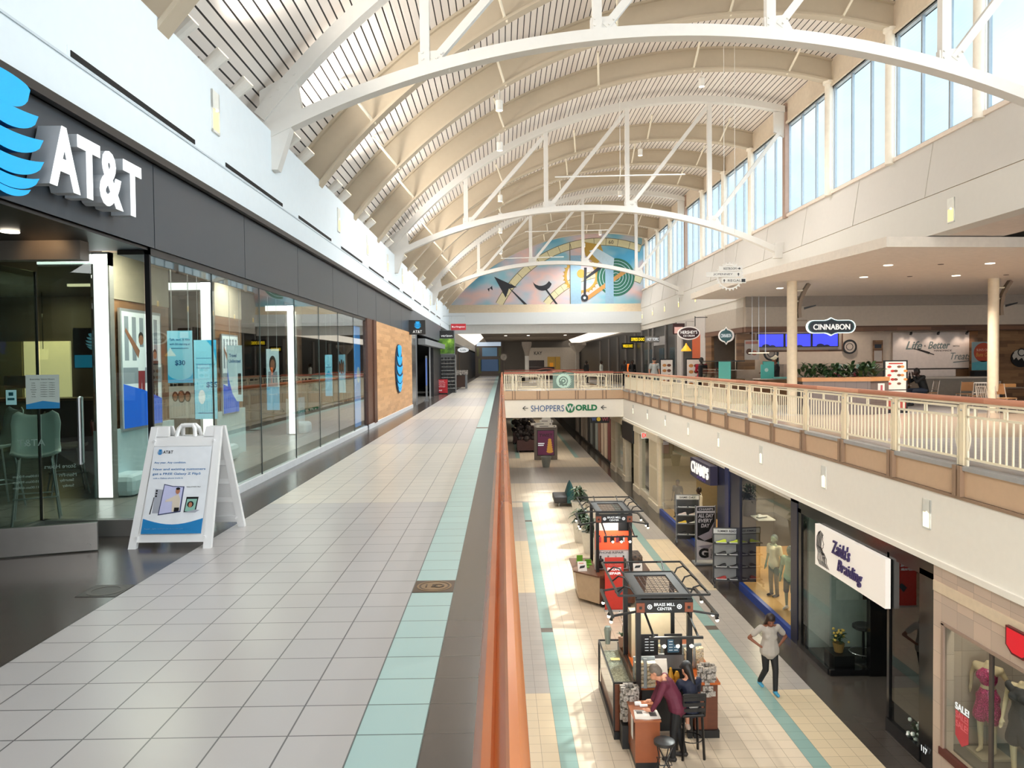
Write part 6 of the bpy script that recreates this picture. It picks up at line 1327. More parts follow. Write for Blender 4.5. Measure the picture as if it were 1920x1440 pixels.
b = B(); b.text(f, 'CHAMPS', 0, .04, w=2.3, h=.40, d=.03, off=.25, bold=.02); b.build('lettering', mat('letter_white', ''), t, world=True); b = B(); b.text(f, 'SPORTS', .2, -.24, w=1.1, h=.09, d=.02, off=.25); b.build('small_lettering', mat('letter_violet', '#5d4f8f', .5), t, world=True)
for y in (25.6, 27.4):
    b = B(); b.box(7.1, 7.16, y, y+.05, -1.85, -1.7); b.build('hanger', BLACK, t, world=True)
# shoes and racks
def shoe_mesh(b, x, y, z, a, s=1, m0=0, m1=1):
    """side-on sneaker: sole plus shaped upper, length along local x"""
    c_, s_ = math.cos(a), math.sin(a); P = lambda u, v, h: (x+(u*c_-v*s_)*s, y+(u*s_+v*c_)*s, z+h*s)
    rings = []
    for u, w_, h in ((-.14, .03, .07), (-.12, .042, .105), (-.06, .042, .10), (-.02, .042, .085), (.04, .045, .06), (.10, .045, .045), (.145, .02, .03)):
        rings.append([b.bm.verts.new(P(u, -w_, .022)), b.bm.verts.new(P(u, -w_*.75, h*.8)), b.bm.verts.new(P(u, 0, h)), b.bm.verts.new(P(u, w_*.75, h*.8)), b.bm.verts.new(P(u, w_, .022))])
    for i in range(6):
        for k in range(4): b._f([rings[i][k], rings[i][k+1], rings[i+1][k+1], rings[i+1][k]], m0)
    b._f(rings[0], m0); b._f(rings[-1][::-1], m0)
    so = [P(-.15, -.045, 0), P(.15, -.04, .0), P(.15, .04, .0), P(-.15, .045, 0), P(-.15, -.045, .024), P(.152, -.04, .022), P(.152, .04, .022), P(-.15, .045, .024)]
    b.hexa(so, m1)
SHC = {'black': mat('shoe_black', '#1c1c1f', .5), 'white': mat('shoe_white', '#dedede', .5), 'pink': mat('shoe_pinkish', '#d8c6c4', .5), 'yellow': mat('shoe_yellow', '#d9b83a', .5), 'lime': mat('shoe_lime', '#c9dc3a', .5), 'red': mat('shoe_red', '#a5302c', .5)}
def rack(x, y, rz, lab, heads, rows, htot, curved=False):
    """wheeled two column shoe rack: rows of (height, colour left, colour right)"""
    t = thing('shoe_rack', lab, 'shoe rack', (x, y, GF), rz); gm = mat('rack_grey', '#6e7276', .4, .5) if not curved else mat('rack_black', '#222326', .4)
    W = .42
    for s in (-1, 1):
        b = B(); b.box(s*W-.02, s*W+.02, -.03, .03, .1, htot-.2); b.build('upright', gm, t)
        b = B(); b.box(s*W-.025, s*W+.025, -.28, .28, .08, .13); b.build('foot_bar', gm, t)
        for q in (-.25, .25):
            b = B(); b.tube([(s*W-.02, q, .04), (s*W+.02, q, .04)], .04, 12); b.build('wheel', BLACK, t)
    b = B(); b.box(-W, W, -.01, .01, .15, htot-.2); b.build('back_panel', mat('rack_panel', '#3a3b3e', .5) if not curved else mat('rack_panel_pale', '#9a9c9c', .5), t)
    b = B(); b.box(-W-.03, W+.03, -.03, .03, htot-.2, htot); b.rect(fS(0, -.031, htot-.1), -W, W, -.075, .075, .004, 1); b.text(fS(0, -.031, htot-.1), heads, 0, 0, w=.6, h=.07, d=.003, m=2, off=.005, bold=.02); b.build('header', [gm, mat('header_pale', '#c5c8ca', .5), BLACK], t)
    for z, c1, c2 in rows:
        b = B(); b.box(-W, W, -.24, .02, z-.02, z); b.build('shelf', gm, t)
    for z, c1, c2 in rows:
        for sx, cc in ((-.2, c1), (.2, c2)):
            g = 'sneakers on the '+('far' if not curved else 'near')+' shoe rack'
            nm = {'black': 'black', 'white': 'white', 'pink': 'pale pink', 'yellow': 'yellow', 'lime': 'lime green', 'red': 'red'}[cc]
            lv = {0: 'top', 1: 'second', 2: 'third', 3: 'bottom'}[[r_[0] for r_ in rows].index(z)]
            M_ = Matrix.Translation((x, y, GF)) @ Matrix.Rotation(rz, 4, 'Z'); p = M_ @ Vector((sx, -.12, z))
            b = B(); shoe_mesh(b, 0, 0, 0, rz+PI, 1.05); o = b.build('sneaker', [SHC[cc], SHC['white'] if cc != 'white' else SHC['black']]); o.location = p+Vector((0, 0, .001))
            tag(o, '%s sneaker on the %s shelf of the %s shoe rack, %s side' % (nm, lv, 'far' if not curved else 'near', 'left' if sx < 0 else 'right'), 'shoe', g)
    return t
rack(6.98, 28.9, -.15, 'grey wheeled shoe rack with pink and yellow sneakers outside the sports shop, the farther one', 'SAME DAY', [(1.40, 'black', 'black'), (1.10, 'pink', 'pink'), (.78, 'yellow', 'white'), (.36, 'black', 'black')], 1.85)
rack(6.85, 23.3, -.15, 'black wheeled shoe rack with lime sneakers beside the navy pilaster, the nearer one', 'SUMMER READY', [(1.36, 'lime', 'lime'), (1.0, 'black', 'black'), (.62, 'black', 'black'), (.24, 'red', 'black')], 1.80, True)
t = thing('poster_stand', 'tall freestanding black and white poster reading ALL DAY EVERY DAY between the shoe racks', 'sign stand', (6.87, 25.9, GF)); f = fS(0, -.02, 0)
b = B(); b.box(-.42, .42, -.28, .28, 0, .07, 0, .02); b.build('base', mat('rack_grey', ''), t)
for s in (-1, 1):
    b = B(); b.box(s*.34-.02, s*.34+.02, -.02, .02, .07, 2.0); b.build('upright', mat('rack_grey', ''), t)
b = B(); b.rect(f, -.32, .32, .15, 1.98, .02, 0); b.rect(f, -.3, .3, 1.82, 1.95, .004, 1, .02); b.text(f, 'CHAMPS', 0, 1.88, w=.5, h=.07, d=.003, m=0, off=.025, bold=.03)
b.plate(f, [(-.3, .85), (.3, .70), (.3, 1.75), (-.3, 1.75)], .004, 1, .02)
for i, s_ in enumerate(('ALL DAY', 'EVERY', 'DAY')): b.text(f, s_, -.02 if i else 0, 1.66-.17*i, w=(.54, .5, .3)[i], h=.13, d=.003, m=0, off=.025, shear=.2, bold=.03)
b.plate(f, [(-.28, .95), (.1, 1.12), (.28, 1.45), (.2, .9), (-.05, .8)], .003, 2, .025); b.plate(f, [(-.28, .62), (.25, .68), (.05, .5)], .003, 2, .021); b.text(f, 'G', -.08, .38, w=.34, h=.34, d=.003, m=1, off=.021, bold=.06); b.text(f, 'GAME', .2, .36, w=.1, h=.34, d=.003, m=1, off=.021)
b.build('print', [mat('print_pale', '#b9b5ba', .5), BLACK, mat('print_lilac', '#8f8a96', .5)], t)

# cream shopfront with pilasters
CP = mat('pilaster_cream', '#d2c6ae', .5); CP2 = mat('pilaster_panel', '#bfb195', .5)
def pil(b, y0, y1, x0=7.05):
    b.box(x0, 7.4, y0, y1, GF, -1.72, 0); b.box(x0-.05, 7.4, y0-.04, y1+.04, GF, GF+.32, 0); b.box(x0-.012, x0, y0+.25, y1-.25, GF+.5, GF+1.9, 1); b.box(x0-.012, x0, y0+.25, y1-.25, GF+2.0, -2.0, 1)
b = B()
for y0, y1 in ((34.75, 36.9), (39.5, 41.2), (44.0, 44.9), (47.8, 49.8)): pil(b, y0, y1)
b.box(7.1, 7.4, 36.9, 39.5, GF, GF+.35, 0); b.box(7.1, 7.4, 44.9, 47.8, GF, GF+.35, 0); b.box(7.0, 7.4, 34.7, 49.9, -2.05, -1.72, 0); b.box(7.4, 8.6, 41.2, 41.35, GF, -1.7, 0); b.box(7.4, 12, 49.8, 49.9, GF, -1.7, 0)
b.box(8.6, 8.7, 36, 49.8, GF, -1.7, 2)
struct(b.build('wall_right', [CP, CP2, mat('shop_dim', '#5f6359', .6)]), 'cream panelled shopfront with pilasters')
gpane(36.9, 39.5, -4.9, -2.05, 'tall glass window of the cream shopfront nearest the camera', 7.2); gpane(44.9, 47.8, -4.9, -2.05, 'tall glass window of the cream shopfront farthest from the camera', 7.2)
b = B(); b.box(6.95, 7.05, 41.0, 44.6, -2.75, -1.75); o = b.build('blank_sign', BLACK); tag(o, 'blank black sign box on the cream shopfront', 'sign')
t = thing('exit_sign', 'small red EXIT sign under the white slab edge', 'sign', (7.0, 37.4, -1.95)); b = B(); b.box(-.22, .22, -.04, .04, -.16, .14); b.build('case', WHITE, t); b = B(); b.text(fS(0, -.042, 0), 'EXIT', 0, 0, w=.38, h=.2, d=.006, bold=.03); b.build('lettering', mat('exit_red', '#d8342a', .4, emit=.8), t)
# shops under the bridge and beyond
b = B(); b.box(7.3, 7.5, 49.9, 98, GF, -1.6, 0)
cols_ = ['#7a2f2a', '#c9b7a0', '#b9a592', '#7d5a48', '#8f9690', '#3a3c3a', '#8b8f8b', '#141312', '#a0958a', '#8d8074', '#998b80', '#1b1917', '#7e756d', '#8b7f76']
for i in range(14):
    b.box(7.12, 7.3, 50.6+1.75*i, 51.9+1.75*i, GF+.25 if i % 3 else GF+.3, -1.65, 1+i)
struct(b.build('wall_right', [DARK]+[mat('hanging_tone_%d' % i, c_, .6) for i, c_ in enumerate(cols_)]), 'dark shopfront with coloured hanging panels beyond the cream shop')
t = thing('hanging_sign', 'dark hanging sign with playful letters WOW! below the bridge at right', 'sign', (6.3, 49.6, -2.05)); f = fS(0, -.05, 0)
b = B(); b.box(-.62, .62, -.05, .05, -.25, .25); b.build('board', BLACK, t); b = B(); b.text(f, 'W', -.38, 0, w=.3, h=.24, d=.02, m=1, bold=.03); b.text(f, 'W!', .33, 0, w=.42, h=.24, d=.02, m=2, bold=.03); b.disc(f, -.08, 0, .13, .02, 0); b.build('lettering', [mat('wow_yellow', '#d9b83a', .5, emit=.3), mat('wow_blue', '#5d6fa8', .5, emit=.2), mat('wow_red', '#a5505a', .5, emit=.2)], t)
# wall at the lower end
b = B(); b.box(-7, 12, 104, 104.3, -5.25, -1.6); struct(b.build('wall_back', mat('lower_end', '#a59c92', .6)))

# directory with twist pretzel advertisement
t = thing('directory_board', 'freestanding advertisement board with purple pretzel twist poster and white direction boards on top', 'sign stand', (3.05, 54.4, GF)); f = fS(0, -.13, 0)
b = B(); b.box(-.82, .82, -.12, .12, 0, 2.35); b.build('case', mat('case_taupe', '#6f655c', .5), t)
b = B(); b.rect(f, -.62, .62, .3, 2.12, .01, 0); b.rect(f, -.57, .57, .35, 2.07, .004, 1, .01); b.text(f, 'TWIST', 0, 1.75, w=.95, h=.22, d=.004, m=2, off=.014, bold=.02); b.rect(f, -.55, -.1, 1.13, 1.2, .004, 4, .014); b.rect(f, -.55, -.15, 1.0, 1.07, .004, 4, .014)
for k in range(6): b.disc(f, .28, .6+.16*k, .24-.025*k, .004+.002*k, 3, .014, 16, ry=.12)
b.build('poster', [BLACK, mat('poster_plum', '#6d2a52', .5, emit=.1), mat('print_black_plum', '#2a1020', .5), mat('pretzel_gold', '#e0a648', .5, emit=.15), PW], t)
for i, (x, z, w_) in enumerate(((.05, 2.75, .95), (-.28, 2.55, 1.5), (.05, 2.38, 1.4))):
    b = B(); b.box(x-w_/2, x+w_/2, -.18, -.13, z-.08, z+.08); b.rect(fS(0, -.181, z), x-w_*.35, x+w_*.1, -.02, .02, .003, 1); b.disc(fS(0, -.181, z), x+w_*.4, 0, .04, .003, 1); b.build('direction_board', [GW, BLACK], t)
b = B(); b.disc(fS(0, -.12, 2.75), .05, 0, .36, .02, 0, 0, 24); b.build('gear_top', GW, t)
b = B(); b.lathe([(.22, 0), (.33, .62), (.36, .62), (.36, .70), (.30, .70), (.28, .6)], n=20); o = b.build('grey_planter_pot', mat('pot_grey', '#8d9089', .5)); o.location = (2.85, 50.5, GF); tag(o, 'empty grey round pot in front of the purple poster board', 'pot')
# dark cluster of carts behind
for i, (x, y, h_) in enumerate(((1.8, 60, 1.9), (1.6, 66, 1.9), (2.2, 72, 2.0))):
    t = thing('market_cart', ('dark loaded market cart nearest behind the poster board', 'dark loaded market cart, second behind the poster board', 'dark loaded market cart farthest down the lower corridor')[i], 'cart', (x, y, GF)); b = B(); b.box(-.7, .7, -1.2, 1.2, .15, .95); b.build('body', mat('cart_dark_red', '#3a1d1c', .6), t)
    b = B(); 
    for k in range(26): b.ball((rng.uniform(-.7, .7), rng.uniform(-1.2, 1.2), rng.uniform(.95, h_)), rng.uniform(.12, .25), 0, 4)
    b.build('goods', mat('goods_dark', '#231c1c', .7), t)
    for sx in (-.6, .6):
        b = B(); b.lathe([(.12, 0), (.12, .15)], (sx, -1, 0), 10); b.lathe([(.12, 0), (.12, .15)], (sx, 1, 0), 10); b.build('wheel', BLACK, t)

# seating, plants
t = thing('lounge_sofa', 'double sided dark sofa with a tall teal curved back in the lower concourse', 'sofa', (3.25, 37.2, GF))
TEALV = mat('teal_vinyl', '#1f4f52', .45); CHV = mat('charcoal_vinyl', '#2c2a2c', .5)
for s, mm in ((-1, CHV), (1, mat('green_vinyl', '#2d3d33', .5))):
    b = B(); b.box(min(s*.12, s*.82), max(s*.12, s*.82), -.75, .75, .18, .48, 0, .06); b.build('seat', mm, t, smooth=True)
    for q in (-.6, .6):
        b = B(); b.tube([(s*.6, q, 0), (s*.55, q, .2)], .02, 8); b.build('leg', CHROME, t)
b = B(); rings = []
for y, hw, hh in ((-.8, .20, .62), (-.6, .22, .95), (-.2, .22, 1.12), (.3, .22, 1.15), (.7, .2, .95), (.82, .16, .6)):
    rings.append([b.bm.verts.new((x, y, z)) for x, z in ((-hw, .18), (-hw, .5), (-.10, hh*.85), (0, hh), (.10, hh*.85), (hw, .5), (hw, .18))])
for i in range(5):
    for k in range(6): b._f([rings[i][k], rings[i][k+1], rings[i+1][k+1], rings[i+1][k]], 0)
b._f(rings[0], 0); b._f(rings[-1][::-1], 0); b.build('backrest', TEALV, t, smooth=True)
rng = random.Random(4)
def bigplant(loc, lab, ph, ht, L, spread):
    t = thing('potted_plant', lab, 'plant', loc); b = B(); b.lathe([(.24, 0), (.33, ph-.05), (.36, ph-.05), (.36, ph), (.30, ph), (.29, ph-.06)], n=20); b.build('pot', mat('pot_pale', '#cfcac0', .5), t, smooth=True); b = B(); leafy(b, (0, 0, ph), 130, (spread, spread), ht, L, .075, rng, droop=.7); b.build('foliage', LEAF, t)
    b = B()
    for k in range(5): a = k*1.3; b.tube([(0, 0, ph-.1), (.1*math.cos(a), .1*math.sin(a), ph+ht)], .012, 5)
    b.build('stem', mat('stem_brown', '#5c4630', .7), t)
bigplant((3.35, 33.9, GF), 'leafy plant in a pale round pot next to the teal backed sofa', .75, .55, .5, .18)
bigplant((2.98, 29.3, GF), 'long leafed plant in a pale round pot beside the far kiosk, the farther of two', .78, .4, .55, .12)
bigplant((3.15, 27.6, GF), 'long leafed plant in a pale round pot beside the far kiosk, the nearer of two', .78, .4, .55, .12)

# ================================================================ KIOSKS
KB = mat('kiosk_black', '#090a0b', .35); KG = mat('kiosk_roof', '#3f4244', .5); KW = wood('kiosk_wood', '#572c17', '#7d4325', plank=3, length=3, axes='XZ'); KO = mat('kiosk_orange_top', '#b3591f', .3)
def canopy(t, yf):
    """tower: four posts, header with name, roof plate with grid, outer frame on curved brackets, lamp bars. local origin at front centre on the floor"""
    for sx in (-.47, .47):
        for y in (.0, 1.45):
            b = B(); b.box(sx-.045, sx+.045, y, y+.09, 0, 2.6); b.build('post', KB, t)
    b = B(); b.box(-.52, .52, -.04, .06, 2.34, 2.58, 0)
    for s in (-1, 1): b.box(s*.44-.075, s*.44+.075, -.06, -.04, 2.36, 2.53, 1); b.box(s*.44-.025, s*.44+.025, -.07, -.06, 2.42, 2.47, 0)
    f = fS(0, -.04, 2.455); b.text(f, 'BRASS MILL', 0, .04, w=.38, h=.055, d=.004, m=2, bold=.01); b.text(f, 'CENTER', 0, -.038, w=.27, h=.052, d=.004, m=2, bold=.01)
    for s in (-1, 1): b.ring(f, s*.27, 0, .03, .045, .004, 2, 0, 18); b.disc(f, s*.27, 0, .018, .004, 2, 0, 10)
    b.build('header', [KB, mat('copper_block', '#8a4a30', .5), PW], t)
    b = B()
    for x0, x1, y0, y1 in ((-.5, -.32, 0, 1.6), (.32, .5, 0, 1.6), (-.32, .32, 0, .2), (-.32, .32, 1.4, 1.6)): b.box(x0, x1, y0, y1, 2.60, 2.64)
    b.build('roof_plate', KG, t)
    b = B()
    for k in range(8): x = -.32+.64*k/7; b.box(x-.005, x+.005, .2, 1.4, 2.60, 2.612)
    for k in range(12): y = .2+1.2*k/11; b.box(-.32, .32, y-.005, y+.005, 2.60, 2.612)
    b.build('roof_grid', mat('grid_bronze', '#4e3d35', .5), t)
    b = B(); e = .83
    for p, q in (((-e, -.02, 2.66), (e, -.02, 2.66)), ((-e, 2.3, 2.66), (e, 2.3, 2.66)), ((-e, -.02, 2.66), (-e, 2.3, 2.66)), ((e, -.02, 2.66), (e, 2.3, 2.66)), ((-.5, 0, 2.64), (.5, 0, 2.64)), ((-.5, 1.6, 2.64), (.5, 1.6, 2.64)), ((-.5, 0, 2.64), (-.5, 1.6, 2.64)), ((.5, 0, 2.64), (.5, 1.6, 2.64))): b.bar(p, q, .035, .035)
    b.build('outer_frame', KB, t)
    for s in (-1, 1):
        for y in (.12, .8, 1.45):
            b = B(); b.tube([(s*.5, y, 2.62), (s*.58, y+.05, 2.74), (s*.70, y+.07, 2.77), (s*.83, y+.08, 2.66)], .016, 6); b.build('curved_bracket', KB, t)
    for x in (-.35, .35):
        b = B(); b.tube([(x, 1.6, 2.62), (x, 1.9, 2.76), (x, 2.3, 2.66)], .016, 6); b.build('curved_bracket', KB, t)
    for s in (-1, 1):
        b = B(); b.bar((s*.5, .0, 2.36), (s*.95, -.05, 2.30), .035, .035); b.bar((s*.5, 1.5, 2.36), (s*.95, 1.5, 2.30), .035, .035); b.bar((s*.95, -.1, 2.30), (s*.95, 1.55, 2.30), .05, .05); lb = b.build('lamp_bar', KB, t)
        for y in (.0, .3, 1.1):
            b = B(); b.tube([(s*.95, y, 2.27), (s*.97, y, 2.2)], [.02, .035], 8, 0); b.ball((s*.97, y, 2.18), .032, 1, 5); b.build('lamp', [KB, mat('lamp_bulb', '#fff4dc', .4, emit=6)], lb)
    b = B(); b.bar((-.36, 0, 2.36), (-.28, -.5, 2.05), .03, .03); b.bar((.42, 0, 2.36), (.5, -.5, 2.05), .03, .03); b.bar((-.36, -.5, 2.05), (.58, -.5, 2.05), .05, .04); lb = b.build('lamp_bar', KB, t)
    for x in (-.12, .12, .36):
        b = B(); b.box(x-.05, x+.05, -.53, -.45, 1.93, 2.03, 0); b.ball((x+.01, -.52, 1.91), .035, 1, 5); b.build('lamp', [KB, mat('lamp_bulb', '')], lb)
# near kiosk: accessories
k1 = thing('kiosk', 'near mall kiosk with black canopy, lettered header and cluttered wooden counters', 'kiosk', (2.91, 13.85, GF)); canopy(k1, 0)
W_ = lambda b, n, m, **k: b.build(n, m, k1, world=True, **k)
b = B(); b.box(1.98, 2.42, 13.85, 16.1, GF, GF+.14, 1); b.box(2.02, 2.42, 13.95, 16.05, GF+.14, GF+.45, 0); b.box(2.0, 2.42, 13.9, 13.96, GF+.14, GF+1.0, 0); b.box(2.38, 2.44, 13.9, 16.05, GF+.14, GF+1.0, 0); W_(b, 'left_counter', [KW, KB])
b = B(); b.bar((1.99, 13.9, GF+1.03), (1.99, 16.07, GF+1.03), .03, .03); b.bar((2.44, 13.9, GF+1.03), (2.44, 16.07, GF+1.03), .03, .03); b.bar((1.99, 16.07, GF+1.03), (2.44, 16.07, GF+1.03), .03, .03); b.bar((1.99, 13.9, GF+1.03), (2.44, 13.9, GF+1.03), .03, .03); b.bar((1.99, 16.07, GF+.14), (1.99, 16.07, GF+1.03), .03, .03); b.bar((1.99, 13.9, GF+.14), (1.99, 13.9, GF+1.03), .03, .03); W_(b, 'case_frame', KB)
b = B(); b.quad([(2.0, 13.92, GF+.45), (2.0, 16.05, GF+.45), (2.0, 16.05, GF+1.02), (2.0, 13.92, GF+1.02)]); b.quad([(2.0, 13.92, GF+1.035), (2.0, 16.05, GF+1.035), (2.43, 16.05, GF+1.035), (2.43, 13.92, GF+1.035)]); W_(b, 'case_glass', GL)
CLUT = noise_mat('trinket_clutter', [(.35, '#4a4238'), (.45, '#b9ad98'), (.55, '#7a7266'), (.65, '#ddd3bd')], 22, 3)
b = B(); b.box(2.03, 2.38, 13.98, 16.0, GF+.78, GF+.84); W_(b, 'trinket_tray', CLUT)
b = B(); b.box(3.45, 3.92, 13.85, 16.1, GF, GF+.14, 1); b.box(3.48, 3.9, 13.9, 16.05, GF+.14, GF+.98, 0); b.box(3.43, 3.94, 13.86, 16.1, GF+.98, GF+1.02, 2); W_(b, 'right_counter', [KW, KB, KO])
b = B(); P = []
for k in range(9): t_ = k/8; P.append((2.44+.28*math.sin(PI/2*t_)**2, 16.05-2.0*t_))
vs = [(2.42, 16.1), (3.45, 16.1), (3.45, 15.5), (3.05, 15.3), (2.78, 14.9), (2.68, 14.2), (2.42, 14.0)]
v0 = [b.bm.verts.new((x, y, GF+.98)) for x, y in vs]; v1 = [b.bm.verts.new((x, y, GF+1.02)) for x, y in vs]
b._f(v0[::-1], 0); b._f(v1, 0)
for i in range(7): b._f([v0[i], v0[(i+1) % 7], v1[(i+1) % 7], v1[i]], 0)
W_(b, 'curved_worktop', KO)
b = B(); b.box(2.44, 3.45, 15.6, 16.05, GF, GF+.98, 0); W_(b, 'back_counter', KW)
b = B(); b.box(2.45, 3.35, 14.1, 14.45, GF+.80, GF+.84, 0); b.box(2.55, 3.35, 14.15, 14.2, GF, GF+.8, 1); W_(b, 'work_shelf', [KO, KB])
# inner back box with lit shelves
b = B(); b.box(2.52, 3.3, 15.1, 15.5, GF+1.02, GF+1.9, 0); W_(b, 'shelf_box', mat('shelf_ivory', '#b9ad94', .5))
desk = thing('cash_desk', 'orange brown wooden desk with black foot standing in front of the near kiosk', 'desk', (2.4, 13.1, GF))
b = B(); b.box(2.19, 2.61, 12.8, 13.55, GF+.12, GF+.82); b.build('body', mat('desk_wood', '#874827', .4), desk, world=True); b = B(); b.box(2.2, 2.6, 12.82, 13.54, GF, GF+.12); b.build('foot', KB, desk, world=True); b = B(); b.box(2.17, 2.63, 12.78, 13.57, GF+.82, GF+.845); b.build('desk_top', mat('desk_top', '#94532f', .35), desk, world=True)
t = thing('newspaper', 'open newspaper spread over the wooden desk', 'newspaper', (2.4, 13.05, GF+.846)); NP = [mat('newsprint', '#d9d5d0', .7), mat('news_ink', '#4d4b4c', .7)]
f = (Vector((2.4, 13.05, GF+.848)), X_, Y_); b = B(); b.plate(f, [(-.2, -.2), (.02, -.23), (.04, .12), (-.17, .14)], .005, 0); b.plate(f, [(.02, -.23), (.24, -.2), (.23, .11), (.04, .12)], .006, 0); b.rect(f, -.14, -.04, -.02, .07, .002, 1, .006); b.rect(f, .07, .19, -.12, .03, .002, 1, .007); b.rect(f, .07, .19, .05, .07, .002, 1, .007); b.rect(f, -.16, .0, .09, .11, .002, 1, .006); b.build('sheets', NP, t, world=True)
b = B(); b.hexa([(2.155, 12.86, GF+.5), (2.16, 12.86, GF+.5), (2.16, 13.02, GF+.5), (2.155, 13.02, GF+.5), (2.155, 12.86, GF+.86), (2.16, 12.86, GF+.86), (2.16, 13.02, GF+.86), (2.155, 13.02, GF+.86)]); o = b.build('paper_sheet', NP[0]); tag(o, 'paper sheet hanging over the left edge of the wooden desk', 'paper')
b = B(); b.box(-.06, .06, -.04, .04, 0, .05, 0, .01); b.box(.02, .16, -.10, -.04, 0, .03, 0, .005); o = b.build('card_reader', mat('reader_white', '#e6e6e6', .4)); o.location = (2.34, 13.4, GF+.846); tag(o, 'small white card reader at the back of the wooden desk', 'card reader')
# product stands
def card_stand(cx, cy, z, lab, rz, h=.52, m2='#d9cdb4'):
    t = thing('display_stand', lab, 'display stand', (cx, cy, z), rz); SV = mat('stand_silver', '#9da6a8', .35, .4)
    b = B(); b.hexa([(-.2, -.02, 0), (.2, -.02, 0), (.2, .12, 0), (-.2, .12, 0), (-.2, .05, h), (.2, .05, h), (.2, .1, h), (-.2, .1, h)]); b.box(-.03, .03, -.05, .0, 0, h); b.build('frame', SV, t)
    for s in (-1, 1):
        for k in range(6):
            z0 = .04+k*(h-.08)/6
            b = B(); b.hexa([(s*.11-.08, -.10, z0), (s*.11+.08, -.06, z0), (s*.11+.08, .02, z0+.0), (s*.11-.08, .0, z0), (s*.11-.08, -.11, z0+.05), (s*.11+.08, -.07, z0+.05), (s*.11+.08, .02, z0+.065), (s*.11-.08, .0, z0+.065)]); b.build('card_row', CARD, t)
CARD = noise_mat('card_goods', [(.35, '#8f8570'), (.5, '#e8dcc2'), (.6, '#c9b48a')], 20, 2)
card_stand(2.60, 14.12, GF+.845, 'tall silver stand with rows of small cards left of the man in maroon', 0, .55)
card_stand(3.62, 14.6, GF+1.021, 'silver stand with rows of dark trinkets right of the woman at the kiosk', .2, .42)
card_stand(3.1, 15.3-.28, GF+1.021, 'stand of small goods at the middle of the kiosk worktop', 0, .3)
def bag_rack(loc, lab, h=.62, r=.15):
    t = thing('merchandise_rack', lab, 'display rack', loc); b = B(); b.lathe([(.02, 0), (.02, h)], n=8); b.build('post', BLACK, t); b = B()
    for k in range(5):
        z0 = .04+k*h/5
        for q in range(8): a = q*PI/4+k*.3; b.box(r*math.cos(a)-.045, r*math.cos(a)+.045, r*math.sin(a)-.03, r*math.sin(a)+.03, z0, z0+h/5-.02)
    b.build('packets', noise_mat('foil_packets', [(.38, '#55504a'), (.5, '#b5aea6'), (.6, '#8a837b')], 16, 3, .3), t)
bag_rack((2.24, 13.68, GF+.421), 'round rack of shiny packets at the left front corner of the near kiosk', .62, .13)
b = B(); b.box(2.08, 2.38, 13.5, 13.84, GF+.0, GF+.42); o = b.build('waste_bin', mat('bin_black', '#1f2022', .5)); tag(o, 'black bin below the round packet rack', 'bin')
bag_rack((3.72, 14.0, GF+1.021-.3), 'round rack of shiny packets at the right front corner of the near kiosk', .55, .13)
def tablet(loc, lab, scr):
    t = thing('menu_tablet', lab, 'screen', loc); b = B(); b.box(-.17, .17, 0, .03, 0, .40); cs = b.build('case', BLACK, t); b = B(); f = fS(0, -.001, 0); b.rect(f, -.11, .11, .05, .36, .004, 0)
    for s in (-1, 1):
        for k in range(5): b.rect(f, s*.05-.035, s*.05+.035, .09+.055*k, .10+.055*k, .003, 1, .0045)
    b.build('display', [scr, PW], cs)
tablet((2.76, 14.5, GF+1.30), 'black price board with white lines on the near kiosk, left one', mat('screen_black', '#101012', .4)); tablet((3.22, 14.5, GF+1.30), 'blue lit tablet price board on the near kiosk, right one', mat('screen_slate', '#3a5a6d', .4, emit=.3))
b = B(); b.box(2.56, 3.42, 14.53, 14.6, GF+1.02, GF+1.30); o = b.build('tablet_shelf', mat('shelf_grey', '')); tag(o, 'grey shelf carrying the two price boards of the near kiosk', 'shelf')
b = B(); b.box(2.56, 3.42, 14.45, 14.62, GF+.845, GF+1.0, 0); o = b.build('tray_cabinet', KB)
tag(o, 'low black drawer cabinet under the price boards', 'cabinet')
b = B(); b.hexa([(2.84, 14.25, GF+1.03), (3.06, 14.25, GF+1.03), (3.06, 14.27, GF+1.03), (2.84, 14.27, GF+1.03), (2.84, 14.36, GF+1.28), (3.06, 14.36, GF+1.28), (3.06, 14.38, GF+1.28), (2.84, 14.38, GF+1.28)]); o = b.build('paper_notice', mat('notice_pale', '#d3ccc4', .6)); tag(o, 'pale paper notice leaning in front of the price boards', 'notice')
b = B(); b.lathe([(.05, 0), (.08, .3), (.06, .36)], n=12); o = b.build('candy_jar', mat('jar_clear', '#9aa39a', .1, .2)); o.location = (2.15, 15.85, GF+1.036); tag(o, 'clear jar with lid at the back corner of the left kiosk counter', 'jar')
rng = random.Random(8)
for i, (x, y, lab) in enumerate(((2.42, 15.7, 'white orchid in a pale pot on the kiosk worktop'), (2.62, 15.75, 'white orchid in a black pot beside the front left canopy post'))):
    t = thing('orchid', lab, 'orchid', (x, y, GF+1.021)); b = B(); b.lathe([(.06, 0), (.075, .22)], n=12); b.build('pot', mat('pot_clay', '#b98f78', .6) if i == 0 else BLACK, t); b = B(); b.tube([(0, 0, .2), (.03, 0, .5), (-.05, 0, .75)], .006, 5); leafy(b, (0, 0, .22), 6, (.02, .02), .02, .2, .05, rng); b.build('stem', LEAF, t); b = B()
    for k in range(7): b.ball((-.07+.03*k+rng.uniform(-.03, .03), rng.uniform(-.04, .04), .72-.07*k+rng.uniform(-.04, .04)), .028, 0, 4)
    b.build('blossoms', mat('petal_blush', '#efe3de', .5), t)
b = B(); b.box(-.09, .09, -.06, .06, 0, .004); o = b.build('price_card', mat('card_yellow', '#d8c98a', .6)); o.location = (2.18, 15.0, GF+1.04); tag(o, 'yellow price card on the glass top of the left kiosk counter', 'card')
